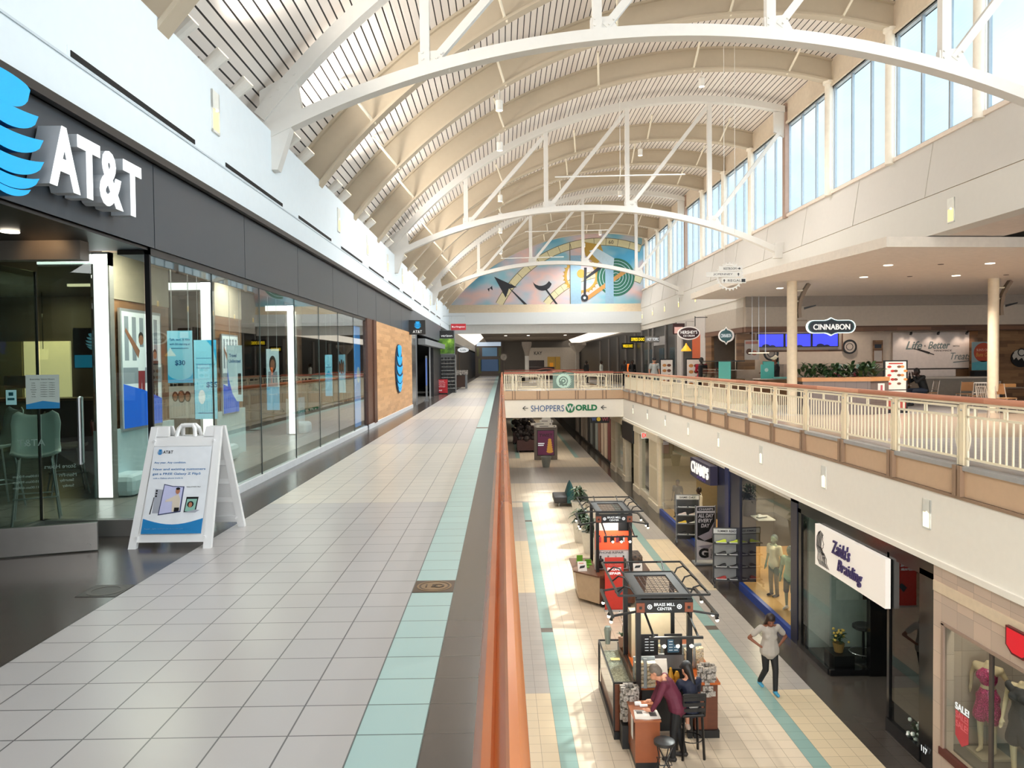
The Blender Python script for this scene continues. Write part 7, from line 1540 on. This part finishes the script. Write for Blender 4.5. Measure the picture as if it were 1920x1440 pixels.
b = B(); b.lathe([(.05, 0), (.06, .12), (.03, .24), (.02, .3)], n=12); o = b.build('perfume_display', mat('amber_glass', '#c99a3a', .2, .2)); o.location = (3.12, 14.28, GF+.845); tag(o, 'amber bottle shaped display beside the woman at the kiosk', 'bottle')
b = B(); b.lathe([(.045, 0), (.055, .14), (.03, .22)], n=12); o = b.build('perfume_display', mat('amber_glass', '')); o.location = (3.24, 14.3, GF+.845); tag(o, 'shorter amber bottle shaped display nearest the woman at the kiosk', 'bottle')

# far kiosk: phone repair
k2 = thing('kiosk', 'far mall kiosk with black canopy and orange phone case wall above wooden counters', 'kiosk', (3.14, 21.7, GF)); canopy(k2, 0)
V_ = lambda b, n, m, **k: b.build(n, m, k2, world=True, **k)
b = B(); b.box(2.62, 3.66, 22.0, 22.08, GF+.9, GF+2.35, 0); b.box(2.64, 3.64, 21.96, 22.0, GF+1.5, GF+2.05, 1); b.box(2.68, 3.6, 21.96, 22.0, GF+.95, GF+1.45, 3); b.box(3.3, 3.62, 21.93, 21.96, GF+2.05, GF+2.3, 2); b.text(fS(3.1, 21.955, GF+1.42), 'PHONE REPAIR', 0, 0, w=.7, h=.07, d=.004, m=2); V_(b, 'case_wall', [mat('wall_pale', '#c9c4c0', .5), mat('wall_orange', '#ef5a34', .45, emit=.35), KB, mat('wall_white', '#cfcfd0', .5)])
b = B(); b.box(2.68, 3.6, 21.4, 22.5, GF+.12, GF+.88, 0); b.box(2.72, 3.56, 21.45, 22.45, GF, GF+.12, 1); b.box(2.62, 3.66, 21.34, 22.5, GF+.88, GF+.92, 0)
for x in (2.86, 3.4): b.box(x-.14, x+.14, 21.385, 21.4, GF+.2, GF+.8, 2)
V_(b, 'front_counter', [KW, KB, mat('panel_line', '#5a2f1b', .5)])
b = B(); b.hexa([(2.15, 22.0, GF+.1), (2.68, 21.4, GF+.1), (2.68, 23.3, GF+.1), (2.15, 23.3, GF+.1), (2.05, 22.0, GF+.86), (2.68, 21.35, GF+.86), (2.68, 23.3, GF+.86), (2.05, 23.3, GF+.86)], 0); b.hexa([(2.0, 21.98, GF+.86), (2.68, 21.3, GF+.86), (2.68, 23.4, GF+.86), (2.0, 23.4, GF+.86), (2.0, 21.98, GF+.9), (2.68, 21.3, GF+.9), (2.68, 23.4, GF+.9), (2.0, 23.4, GF+.9)], 1); V_(b, 'left_counter', [mat('counter_pale_wood', '#b9a084', .45), mat('worktop_brown', '#6b4a36', .35)])
b = B(); b.hexa([(3.6, 21.4, GF+.1), (4.05, 22.0, GF+.1), (4.05, 23.3, GF+.1), (3.6, 23.3, GF+.1), (3.6, 21.35, GF+.86), (4.15, 22.0, GF+.86), (4.15, 23.3, GF+.86), (3.6, 23.3, GF+.86)], 0); b.hexa([(3.6, 21.3, GF+.86), (4.2, 21.95, GF+.86), (4.2, 23.4, GF+.86), (3.6, 23.4, GF+.86), (3.6, 21.3, GF+.9), (4.2, 21.95, GF+.9), (4.2, 23.4, GF+.9), (3.6, 23.4, GF+.9)], 1); V_(b, 'right_counter', [KW, mat('worktop_brown', '')])
hk = None
cc = [('red', '#a02a35'), ('black', '#1c1c20'), ('dark', '#453d3a'), ('plum', '#6d2f45'), ('silver', '#b5b5b8')]
for i in range(5):
    b = B(); b.box(-.045, .045, -.015, 0, -.16, 0, 0, .008); b.box(-.015, .015, -.012, 0, 0, .04, 1); o = b.build('phone_case', [mat('case_'+cc[i][0], cc[i][1], .4), KB]); o.location = (2.76+.17*i, 21.95, GF+1.88); tag(o, '%s phone case hanging on the orange wall of the far kiosk' % cc[i][0], 'phone case', 'phone cases on the far kiosk')
for i in range(4):
    b = B(); b.box(-.08, .08, -.10, 0, -.18, .1, 0, .04); b.box(-.02, .02, -.06, -.02, .1, .18, 0); o = b.build('backpack', [(KB, mat('pack_grey', '#77787c', .6), mat('pack_pattern', '#b5b3b0', .6), mat('pack_olive', '#3c4038', .6))[i]]); o.location = (2.78+.22*i, 21.95, GF+1.16); tag(o, ('black', 'grey', 'pale patterned', 'dark olive')[i]+' small bag hanging below the orange wall of the far kiosk', 'bag', 'bags on the far kiosk')
t = thing('banner_stand', 'red pull up banner offering phone repair in front of the far kiosk', 'banner', (3.05, 21.1, GF)); b = B(); b.box(-.26, .26, -.03, .0, .04, 1.5); b.build('sheet', mat('banner_red', '#d63a30', .5), t); b = B(); b.box(-.27, .27, -.06, .06, 0, .05); b.build('base', CHROME, t)
b = B(); f = fS(0, -.031, 0); b.text(f, 'CELLAIRIS', .0, 1.3, w=.40, h=.05, d=.003, m=1); b.text(f, 'PHONE', .0, 1.18, w=.38, h=.09, d=.003, m=0, bold=.04); b.text(f, 'REPAIR', 0, 1.06, w=.38, h=.07, d=.003, m=0, bold=.04); b.plate(f, [(.0, .55), (.16, .68), (.24, .58), (.1, .42)], .004, 2); b.build('print', [PW, mat('banner_pink', '#e8897c', .5), mat('phone_slate', '#3c4a58', .4)], t)
for x, y, lab, rz in ((2.25, 22.0, 'white tilted price sign with a phone picture on the left counter of the far kiosk', .1), (3.85, 21.95, 'white tilted price sign with a phone picture on the right counter of the far kiosk', -.1)):
    t = thing('counter_sign', lab, 'sign', (x, y, GF+.901), rz); b = B(); b.hexa([(-.13, -.10, 0), (.13, -.10, 0), (.13, -.09, 0), (-.13, -.09, 0), (-.13, .03, .25), (.13, .03, .25), (.13, .04, .25), (-.13, .04, .25)]); b.build('card', mat('card_white', '#ece6e0', .5), t)
    sl2 = Vector((0, .13, .25)).normalized(); b = B(); fr = (Vector((0, -.102, 0)), X_, sl2); b.plate(fr, [(-.09, .08), (.06, .1), (.09, .17), (-.06, .15)], .004, 0); b.rect(fr, -.09, .05, .22, .24, .003, 1); b.build('print', [KB, mat('print_orange', '#d8683a', .5)], t)
for i, (x, y) in enumerate(((2.28, 22.9), (2.5, 22.6), (2.4, 22.3))):
    b = B(); b.box(-.1, .1, -.07, .07, 0, .03); b.box(-.09, .09, .05, .07, .03, .2-.05*i); o = b.build('green_display', mat('lime_display', '#6aa22a', .5)); o.location = (x, y, GF+.901); tag(o, 'lime green display on the left counter of the far kiosk, '+('farthest', 'middle', 'nearest')[i], 'display')
b = B(); b.box(3.7, 4.05, 22.2, 22.9, GF+.901, GF+1.25, 0, .05); o = b.build('goods_pile', noise_mat('brown_goods', [(.4, '#2f2622'), (.6, '#6d5a4c')], 12, 3)); tag(o, 'dark pile of goods on the right counter of the far kiosk', 'goods')

# stools
t = thing('bar_chair', 'tall black bar chair with slatted back holding the woman in navy', 'bar chair', (3.24, 13.25, GF), .05)
for x in (-.19, .19):
    for y in (-.17, .2): b = B(); b.bar((x, y, 0), (x*.85, y*.85, .76), .035, .035); b.build('leg', BLACK, t)
b = B(); b.box(-.21, .21, -.2, .2, .76, .81, 0, .015); b.build('seat', BLACK, t)
b = B(); b.bar((-.19, -.19, .78), (-.19, -.24, 1.18), .03, .03); b.bar((.19, -.19, .78), (.19, -.24, 1.18), .03, .03)
for z in (.90, 1.0, 1.10, 1.17): b.bar((-.19, -.20-.05*(z-.78)/.4, z), (.19, -.20-.05*(z-.78)/.4, z), .02, .06)
b.build('backrest', BLACK, t)
b = B(); b.lathe([(.20, .30), (.215, .31), (.20, .32)], (0, .01, 0), 20, close=False); b.build('foot_ring', BLACK, t)
t = thing('bar_stool', 'round black padded stool with crossed legs in front of the wooden desk', 'stool', (2.62, 12.5, GF)); b = B(); b.lathe([(.14, .58), (.175, .60), (.175, .645), (.15, .66)], n=24); b.build('seat', mat('stool_pad', '#1a1a1b', .45), t, smooth=True)
for s in (-1, 1):
    for q in (-1, 1): b = B(); b.tube([(s*.11, q*.1, .58), (-s*.02, q*.13, .3), (-s*.16, q*.15, 0)] if q < 0 else [(s*.11, q*.1, .58), (s*.06, q*.12, .3), (s*.16, q*.15, 0)], .011, 6); b.build('leg', BLACK, t)
b = B(); b.tube([(-.1, -.13, .3), (.1, -.13, .3), (.1, .13, .3), (-.1, .13, .3), (-.1, -.13, .3)], .009, 6); b.build('foot_ring', BLACK, t)
# ================================================================ PEOPLE AND MANNEQUINS
def V3(p): return Vector(p)
STAND = dict(pel=(0, 0, .93), wst=(0, 0, 1.08), che=(0, .0, 1.28), nek=(0, -.01, 1.45), hed=(0, .02, 1.58),
             sl=(-.18, 0, 1.38), sr=(.18, 0, 1.38), el=(-.24, -.02, 1.10), er=(.24, -.02, 1.10), wl=(-.25, .05, .86), wr=(.25, .05, .86),
             hl=(-.09, 0, .90), hr=(.09, 0, .90), kl=(-.10, .03, .50), kr=(.10, .03, .50), al=(-.10, 0, .08), ar=(.10, 0, .08))
def figure(name, lab, cat, loc, rz, pose=None, skin=SKIN, top='long', topm=None, legs='long', legm=None, shoem=None, hairm=None, hair='short', cap=None, vox=.016, s=1.0, face=1, look=(0, 1, 0), fem=0, hood=None, head=1, group=None, fat=1.0):
    J = {k: V3(v)*s for k, v in {**STAND, **(pose or {})}.items()}
    b = B(); w = 1-.08*fem
    lk = V3(look).normalized(); 
    b.cone(J['pel'], J['wst'], .135*s, .115*s*w); b.cone(J['wst'], J['che'], .115*s*w, .135*s*w); b.cone(J['che'], J['nek']-Vector((0, 0, .05*s)), .125*s*w, .075*s)
    b.cone(J['sl'], J['sr'], .06*s, .06*s); b.cone(J['che'], J['sl'], .10*s, .055*s); b.cone(J['che'], J['sr'], .10*s, .055*s)
    if fem: b.ball(J['che']+lk*.09*s+Vector((-.07*s, 0, -.02*s)), .065*s, 0, 6); b.ball(J['che']+lk*.09*s+Vector((.07*s, 0, -.02*s)), .065*s, 0, 6)
    b.cone(J['nek']-Vector((0, 0, .06*s)), J['nek']+(J['hed']-J['nek'])*.5, .055*s, .05*s)
    if head:
        h = J['hed']; b.cone(h+Vector((0, 0, .035*s))-lk*.012*s, h-Vector((0, 0, .06*s))+lk*.03*s, .092*s, .058*s, 14)
        sd = lk.cross(Z_).normalized(); upv = sd.cross(lk)
        b.cone(h+lk*.09*s+upv*.0, h+lk*.112*s-upv*.03*s, .012*s, .018*s, 8)
        for q in (-1, 1): b.cone(h+sd*q*.088*s+upv*.01*s, h+sd*q*.09*s-upv*.03*s, .016*s, .012*s, 6)
    for a, c, d in (('sl', 'el', 'wl'), ('sr', 'er', 'wr')):
        b.cone(J[a], J[c], .048*s, .038*s); b.cone(J[c], J[d], .038*s, .026*s)
        fd = (J[d]-J[c]).normalized()
        if pose and 'hand_'+d in pose: fd = V3(pose['hand_'+d]).normalized()
        sdv = fd.cross(Vector((0, .3, 1))).normalized(); pl = J[d]+fd*.045*s
        b.cone(J[d], pl+fd*.035*s, .026*s, .036*s, 8)
        for q, ln in ((-1.5, .058), (-.5, .075), (.5, .07), (1.5, .052)):
            r0 = pl+fd*.05*s+sdv*q*.019*s; mid = r0+fd*ln*.5*s; tip = mid+(fd+sdv.cross(fd)*.5).normalized()*ln*.5*s
            b.cone(r0, mid, .0105*s, .0095*s, 6); b.cone(mid, tip, .0095*s, .008*s, 6)
        r0 = J[d]+fd*.03*s+sdv*.03*s*(1 if a == 'sl' else -1); b.cone(r0, r0+(fd+sdv*(1 if a == 'sl' else -1)).normalized()*.055*s, .012*s, .009*s, 6)
    for a, c, d in (('hl', 'kl', 'al'), ('hr', 'kr', 'ar')):
        b.cone(J[a], J[c], .085*s, .055*s); b.cone(J[c], J[d], .055*s, .036*s)
        ft = V3(pose.get('toe_'+d, (0, 1, 0))) if pose else Vector((0, 1, 0)); ft = Vector(ft)
        b.cone(J[d]-Vector((0, 0, .03*s)), J[d]+ft*.13*s-Vector((0, 0, .045*s)), .036*s, .026*s)
    o = b.build(name, skin, None, remesh=vox); o.location = loc; o.rotation_euler = (0, 0, rz); tag(o, lab, cat, group)
    if topm is not None:
        b = B(); g = .02*s
        for a in ('hl', 'hr'):
            q_ = Vector((J[a].x*.75, J[a].y*.6+J['pel'].y*.4, J['pel'].z-.03*s)); b.cone(q_, J['wst']+Vector((q_.x*.35, 0, 0)), .125*s*fat, .118*s*fat)
        b.cone(J['pel']-Vector((0, 0, .05*s)), J['wst'], .15*s*fat, .13*s*fat)
        b.cone(J['wst'], J['che'], .125*s*fat+g*.5, .14*s*(1+(fat-1)*.5)+g*.4); b.cone(J['che'], J['nek']-Vector((0, 0, .07*s)), .13*s+g*.4, .08*s)
        for a, c, d in (('sl', 'el', 'wl'), ('sr', 'er', 'wr')):
            b.cone(J['che'], J[a], .11*s, .068*s)
            if top == 'long': b.cone(J[a], J[c], .066*s, .054*s); b.cone(J[c], J[c]+(J[d]-J[c])*.95, .052*s, .038*s)
            elif top == 'short': b.cone(J[a], J[a]+(J[c]-J[a])*.62, .066*s, .064*s)
        if fem: b.ball(J['che']+lk*.095*s+Vector((-.07*s, 0, -.02*s)), .072*s, 0, 6); b.ball(J['che']+lk*.095*s+Vector((.07*s, 0, -.02*s)), .072*s, 0, 6)
        if hood: b.cone(J['hed']-lk*.03*s+Vector((0, 0, .04*s)), J['nek'], .112*s, .10*s)
        b.build('top', topm, o, remesh=vox)
    if legm is not None:
        b = B(); b.cone(J['pel'], J['wst']-Vector((0, 0, .08*s)), .145*s, .13*s)
        for a, c, d in (('hl', 'kl', 'al'), ('hr', 'kr', 'ar')):
            b.cone(J['pel'], J[a], .14*s, .10*s)
            if legs == 'skirt': b.cone(J['pel'], J[a]+(J[c]-J[a])*.75, .15*s, .125*s)
            elif legs == 'shorts': b.cone(J[a], J[c], .10*s, .078*s)
            else: b.cone(J[a], J[c], .098*s, .068*s); b.cone(J[c], J[c]+(J[d]-J[c])*.96, .067*s, .055*s)
        b.build('bottoms', legm, o, remesh=vox)
    if shoem is not None:
        for d in ('al', 'ar'):
            b = B(); ft = Vector(pose.get('toe_'+d, (0, 1, 0))) if pose else Vector((0, 1, 0))
            b.cone(J[d]-Vector((0, 0, .035*s))-ft*.03*s, J[d]+ft*.15*s-Vector((0, 0, .045*s)), .046*s, .036*s); b.cone(J[d], J[d]-Vector((0, 0, .03*s)), .045*s, .045*s); b.build('shoe', shoem, o, remesh=vox)
    if head:
        h = J['hed']; sd = lk.cross(Z_).normalized(); upv = sd.cross(lk)
        if hairm is not None:
            b = B(); b.cone(h+upv*.045*s-lk*.028*s, h-lk*.045*s-upv*.02*s, .098*s, .082*s, 14)
            if hair == 'bald': b = B(); b.cone(h-lk*.055*s+upv*.03*s, h-lk*.05*s-upv*.03*s, .078*s, .07*s, 12); [b.cone(h+sd*q*.062*s+upv*.02*s-lk*.01*s, h+sd*q*.062*s-lk*.03*s, .036*s, .036*s) for q in (-1, 1)]
            if hair in ('long', 'pony'): b.cone(h-lk*.07*s, h-lk*.10*s-upv*.26*s, .07*s if hair == 'pony' else .085*s, .05*s)
            if hair == 'long': [b.cone(h+sd*q*.07*s, h+sd*q*.075*s-lk*.03*s-upv*.2*s, .04*s, .03*s) for q in (-1, 1)]
            b.build('hair', hairm, o, remesh=vox)
        if cap is not None:
            b = B(); b.cone(h+upv*.06*s-lk*.015*s, h+upv*.04*s, .10*s, .098*s, 14); b.cone(h+upv*.055*s+lk*.08*s, h+upv*.045*s+lk*.14*s, .05*s, .035*s); b.build('cap', cap, o, remesh=vox)
        if face:
            b = B()
            for q in (-1, 1): b.ball(h+lk*.083*s+sd*q*.034*s+upv*.012*s, .011*s, 0, 4)
            b.build('eyes', mat('eye_dark', '#1a1412', .3), o); b = B(); b.cone(h+lk*.088*s+sd*-.02*s-upv*.052*s, h+lk*.088*s+sd*.02*s-upv*.052*s, .007*s, .007*s, 6); b.build('mouth', mat('lip_tone', '#8f4a40', .5), o)
    return o
HB = mat('hair_black', '#17120f', .5, var=.15, nscale=40); HG = mat('hair_grey', '#6f655c', .6, var=.15, nscale=40)
BK = mat('cloth_black', '#141517', .7); 
# man leaning on the desk, facing left (local +Y is his front; rz = +90 degrees turns it to -X)
figure('person', 'person in a maroon shirt and black trousers leaning over the wooden desk', 'person', (2.97, 13.15, GF), PI/2-.25,
       dict(pel=(0, -.02, .93), wst=(.0, .05, 1.07), che=(0, .16, 1.24), nek=(0, .27, 1.38), hed=(0, .36, 1.46), sl=(-.18, .2, 1.33), sr=(.18, .2, 1.33), el=(-.24, .30, 1.08), wl=(-.20, .40, .88), er=(.23, .32, 1.08), wr=(.16, .42, .90), hand_wl=(.2, 1, -.1), hand_wr=(-.3, 1, -.2), al=(-.12, .06, .08), ar=(.10, -.12, .08), kl=(-.11, .05, .5), kr=(.10, -.02, .5)),
       SKIN, 'long', mat('shirt_maroon', '#5f2036', .7), 'long', BK, mat('shoe_dark', '#201d1c', .5), HG, 'short', look=(0, .75, -.6), vox=.013, s=1.02, fat=1.08)
# woman seated on the bar chair, seen from behind
figure('person', 'seated person in navy top and black cap with long black hair on the bar chair', 'person', (3.24, 13.25, GF), .25,
       dict(pel=(0, -.04, .90), wst=(0, -.02, 1.05), che=(0, .05, 1.24), nek=(0, .09, 1.38), hed=(0, .15, 1.50), sl=(-.18, .05, 1.32), sr=(.18, .05, 1.32), el=(-.24, .16, 1.10), wl=(-.14, .36, 1.03), er=(.24, .16, 1.10), wr=(.12, .36, 1.03), hl=(-.10, 0, .87), hr=(.10, 0, .87), kl=(-.12, .38, .86), kr=(.12, .38, .86), al=(-.08, .26, .42), ar=(.08, .26, .42)),
       SKIN, 'long', mat('top_navy', '#161d33', .7), 'shorts', mat('skirt_pale', '#c9c6c2', .7), mat('sandal', '#b9a08f', .6), HB, 'pony', cap=mat('cap_black', '#1b1e26', .6), look=(-.25, 1, -.35), fem=1, vox=.013, s=.98)
# walking woman hands on hips, toward the camera
figure('person', 'walking person in a grey t-shirt and black trousers with blue shoes, hands on hips', 'person', (5.50, 15.75, GF), PI+.06,
       dict(hed=(0, .06, 1.55), nek=(0, .0, 1.44), el=(-.40, -.10, 1.14), wl=(-.20, .02, .99), er=(.40, -.10, 1.14), wr=(.20, .02, .99), hand_wl=(1, .6, -.3), hand_wr=(-1, .6, -.3), kl=(-.09, .10, .50), al=(-.07, .14, .09), kr=(.07, -.02, .48), ar=(.09, -.30, .12)),
       SKIN2, 'short', mat('tee_grey', '#a8a198', .8), 'long', BK, mat('shoe_blue', '#3f93b8', .5), mat('hair_brown_dark', '#24150f', .5), 'long', look=(0, .8, -.6), fem=1, vox=.014, s=.99, fat=1.18)
# man in white t-shirt inside the sports shop entrance
figure('person', 'person in a white t-shirt and dark trousers standing in the sports shop entrance', 'person', (7.78, 30.3, GF+.225), 1.1, {}, SKIN3, 'short', mat('tee_white', '#d8dcd6', .8), 'long', BK, BK, HB, 'short', vox=.02, s=.98)
figure('person', 'person in dark clothes behind the white shirted person in the sports shop', 'person', (7.45, 32.6, GF+.225), 2.4, {}, SKIN3, 'short', BK, 'long', BK, BK, HB, 'short', vox=.022, s=.95)
# upper walkway
figure('person', 'person in a light grey short sleeved shirt and dark cap standing behind the right railing', 'person', (7.95, 40.0, 0), PI+.1, {}, SKIN, 'short', mat('shirt_pale_grey', '#aab0ae', .8), 'long', mat('trouser_teal_grey', '#6f8a88', .7), BK, HG, 'short', cap=BK, vox=.02, s=1.08)
figure('person', 'person seen from behind in a red and black hooded top near the bakery counter', 'person', (8.85, 34.0, 0), -.3, {'el': (-.22, .1, 1.14), 'er': (.22, .1, 1.14), 'wl': (-.16, .3, 1.1), 'wr': (.16, .3, 1.1)}, SKIN3, 'long', mat('hoodie_red', '#a51f35', .8), 'long', BK, BK, mat('hood_grey', '#3b3634', .8), 'short', look=(0, 1, 0), vox=.02, s=1.06)
b = B(); b.box(8.66, 9.04, 33.66, 33.86, .85, 1.48, 0, .05); o = b.build('backpack', BK); tag(o, 'black backpack on the person in the red hooded top', 'backpack')
figure('person', 'bakery worker in black with a pale cap reaching over the counter', 'person', (10.45, 29.2, 0), 1.45, {'el': (-.24, .16, 1.16), 'wl': (-.2, .42, 1.12), 'er': (.24, .16, 1.16), 'wr': (.2, .42, 1.12)}, SKIN2, 'long', BK, 'long', BK, BK, HB, 'short', cap=mat('cap_pale', '#e6dcc2', .7), vox=.02, s=1.06)
figure('person', 'person in a dark coat sitting at a cafe table with hands at the face', 'person', (14.95, 27.0, 0), PI/2, dict(pel=(0, 0, .50), wst=(0, .04, .66), che=(0, .12, .86), nek=(0, .20, 1.02), hed=(0, .28, 1.13), sl=(-.18, .13, .97), sr=(.18, .13, .97), el=(-.2, .38, .80), wl=(-.1, .45, 1.0), er=(.2, .38, .80), wr=(.1, .45, 1.0), hl=(-.1, .02, .5), hr=(.1, .02, .5), kl=(-.14, .45, .52), kr=(.14, .45, .52), al=(-.14, .5, .08), ar=(.14, .42, .08), hand_wl=(.2, .1, 1), hand_wr=(-.2, .1, 1)), SKIN3, 'long', BK, 'long', mat('jeans', '#2c3648', .8), BK, HB, 'short', look=(0, 1, -.3), vox=.02, s=1.05)
for i, (x, y, lab, m_) in enumerate(((8.3, 52, 'dark clothed person, left of the two standing under the yellow lettered signs', BK), (8.75, 51.5, 'dark clothed person, right of the two standing under the yellow lettered signs', BK), (7.5, 58, 'pale clothed person in the far right walkway before the dark shops', mat('tee_white', '')), (6.6, 60, 'dark clothed person farthest along the right walkway', BK))):
    figure('person', lab, 'person', (x, y, 0), PI*(.8+.3*i), {}, SKIN3, 'long', m_, 'long', BK, BK, HB, 'short', vox=.03, s=1.03, face=0)
b = B(); b.box(8.45, 8.6, 51.6, 51.8, 1.0, 1.5, 0, .02); b.box(8.5, 8.54, 51.68, 51.72, 0, 1.0); o = b.build('sign_post', mat('orange_glow', '#f0742a', .5, emit=.8)); tag(o, 'small glowing orange sign between the two dark clothed persons', 'sign')
figure('person', 'person in black with long dark hair inside the braiding shop behind the tall glass', 'person', (8.6, 14.1, GF), 2.2, {}, SKIN2, 'long', BK, 'long', BK, BK, HB, 'long', vox=.02, fem=1)

# mannequins
MQ = mat('mannequin_ivory', '#cdb896', .45); MQG = mat('mannequin_green', '#7d8a72', .5)
def mq(loc, rz, lab, **k):
    o = figure('mannequin', lab, 'mannequin', loc, rz, group='shop window mannequins', face=0, **k); return o
SEQ = noise_mat('sequins_magenta', [(.4, '#7d0f45'), (.55, '#b01f62'), (.68, '#e85a9c')], 60, 2, .3)
mq((7.72, 12.05, -4.66), PI/2+.6, 'headless ivory mannequin in a magenta sequin top and short skirt in the marble shop window', skin=MQ, head=0, fem=1, legs='skirt', legm=SEQ, vox=.012, s=1.0, pose={'nek': (0, 0, 1.44), 'hed': (0, 0, 1.46), 'el': (-.27, -.06, 1.2), 'wl': (-.3, -.1, 1.0), 'er': (.27, -.06, 1.2), 'wr': (.3, -.1, 1.0)})
mq((7.72, 11.25, -4.66), PI/2+.5, 'headless ivory mannequin in a charcoal mini dress, cut by the right edge of the photo', skin=MQ, head=0, fem=1, top='none', topm=mat('dress_charcoal', '#3c3a3c', .6), legs='skirt', legm=mat('dress_charcoal', ''), vox=.014, s=1.0, pose={'nek': (0, 0, 1.44), 'hed': (0, 0, 1.46)})
# sequin bandeau for the first one
b = B(); b.cone((0, 0, 1.20), (0, 0, 1.27), .138, .142, 14); b.cone((-.07, .09, 1.27), (-.07, .09, 1.26), .078, .078); b.cone((.07, .09, 1.27), (.07, .09, 1.26), .078, .078)
mo_ = [o for o in COL.objects if o.name.startswith('mannequin') and 'magenta' in o.get('label', '')][0]
b.build('top', SEQ, mo_, remesh=.012)
for y, lab in ((12.05, 'pale square mannequin base plate under the magenta dressed mannequin'), (11.25, 'pale square mannequin base plate under the charcoal dressed mannequin')):
    b = B(); b.box(7.5, 7.98, y-.22, y+.22, -4.698, -4.66); o = b.build('base_plate', mat('plate_pale', '#b9ac96', .4)); tag(o, lab, 'base')
mq((7.65, 21.5, -5.015), PI/2+.5, 'mannequin in a cream t-shirt and grey trousers in the sports shop window', skin=MQG, topm=mat('tee_cream', '#d9cfae', .8), top='short', legm=mat('trouser_grey', '#6e675a', .8), shoem=SHC['black'], hairm=mat('cap_grey', '#4c5a5c', .6), vox=.016, s=1.02)
mq((7.65, 20.3, -5.015), PI/2+.7, 'mannequin in pale green top, dark shorts and white shoes in the sports shop window', skin=MQG, topm=mat('top_palegreen', '#a9bd9a', .8), top='short', legm=mat('shorts_dark', '#4a4c4e', .8), legs='shorts', shoem=SHC['white'], hairm=mat('cap_grey', ''), vox=.016, s=1.0)
# glass shelf with shoe in the sports window
b = B(); b.box(7.4, 7.9, 22.1, 22.8, -3.0, -2.97); o = b.build('glass_shelf', mat('shelf_white', '')); tag(o, 'small floating shelf high in the sports shop window', 'shelf')
b = B(); shoe_mesh(b, 7.6, 22.4, -2.969, .4, 1.1); o = b.build('sneaker', [SHC['white'], SHC['black']]); tag(o, 'white sneaker on the small shelf high in the sports shop window', 'shoe')
# ---- floor plaques
b = B(); b.box(-.671, -.372, 5.557, 5.856, 0, .003, 0); f = fU(-.5215, 5.706, .003)
b.ring(f, 0, 0, .115, .13, .002, 1, 0, 32); b.disc(f, 0, 0, .10, .0015, 1, 0, 28); b.text(f, '15', -.02, .0, w=.09, h=.07, d=.003, m=0, off=.0015); b.ring(f, .03, .0, .03, .045, .003, 0, .0015, 16)
o = b.build('floor_plaque', [mat('bronze_dark', '#5c4a3a', .4, .6), mat('bronze', '#8d7350', .35, .7)]); tag(o, 'square bronze relief plaque set in the teal tile stripe', 'plaque')
b = B(); b.box(-.671, -.372, 19.56, 19.86, 0, .003); o = b.build('floor_plaque', mat('bronze_dark', '')); tag(o, 'second dark floor plaque farther along the teal tile stripe', 'plaque')
b = B(); b.box(-3.11, -2.815, 5.557, 5.856, 0, .003); b.ring(fU(-2.96, 5.706, .003), 0, 0, .1, .13, .002, 1, 0, 24); o = b.build('floor_plaque', [mat('dark_relief', '#3d3835', .4), mat('dark_relief_edge', '#4b4541', .4)]); tag(o, 'dark relief floor plaque in the brown tiles near the sandwich board', 'plaque')

# ================================================================ LAMPS OF THE PLACE AND ADDED FILL
for (x, y, z) in spots+[(0, 8.05, 7.75), (5.7, 8.05, 9.5)]: lamp('pendant_and_fill_beam', 'SPOT', (x, y, z-.16), 520 if y > 10 else 280, (1, .97, .93), .08, (0, 0, -1), 150, .8)  # the appended nearest lamps are added fill, with no fixture hung there
for x, y in ((9.9, 19.6), (14.9, 19.2), (13.2, 22.2)): lamp('canopy_beam', 'SPOT', (x, y, 4.0), 420, (1, .88, .76), .1, (0, 0, -1), 140, .7)
for x, y in ((11, 29.9), (13.5, 29.8)): lamp('bakery_beam', 'SPOT', (x, y, 3.6), 70, (1, .86, .72), .1, (0, -.1, -1), 150, .7)
for y in (55, 68, 84): lamp('corridor_light', 'AREA', (3, y, 4.2), 120, (1, .92, .8), 2.5, (0, 0, -1))
lamp('shop_beam', 'AREA', (8.3, 20.8, -1.8), 50, (1, .86, .6), .8, (0, 0, -1)); lamp('shop_beam', 'AREA', (9.0, 26.5, -1.75), 90, (1, .84, .58), 1.2, (0, 0, -1)); lamp('shop_beam', 'AREA', (8.6, 31.5, -1.8), 50, (1, .86, .62), .8, (0, 0, -1))
lamp('salon_beam', 'AREA', (8.9, 15.5, -1.8), 22, (.9, 1, .95), .8, (0, 0, -1)); lamp('window_beam', 'SPOT', (7.5, 11.5, -2.0), 30, (1, .9, .75), .08, (.1, .1, -1), 120); lamp('window_beam', 'SPOT', (7.5, 9.6, -2.0), 26, (1, .9, .75), .08, (.1, .1, -1), 120)
lamp('kiosk_beam', 'AREA', (2.9, 14.5, -2.68), 22, (1, .9, .72), .5, (0, 0, -1)); lamp('kiosk_beam', 'AREA', (3.14, 21.6, -2.95), 8, (1, .85, .75), .4, (0, .6, -1))
for y in (8, 24, 56, 70, 90): lamp('lower_ceiling_light', 'AREA', (3 if y > 50 else -3, y, -1.7), 60, (1, .9, .75), 1.5, (0, 0, -1))
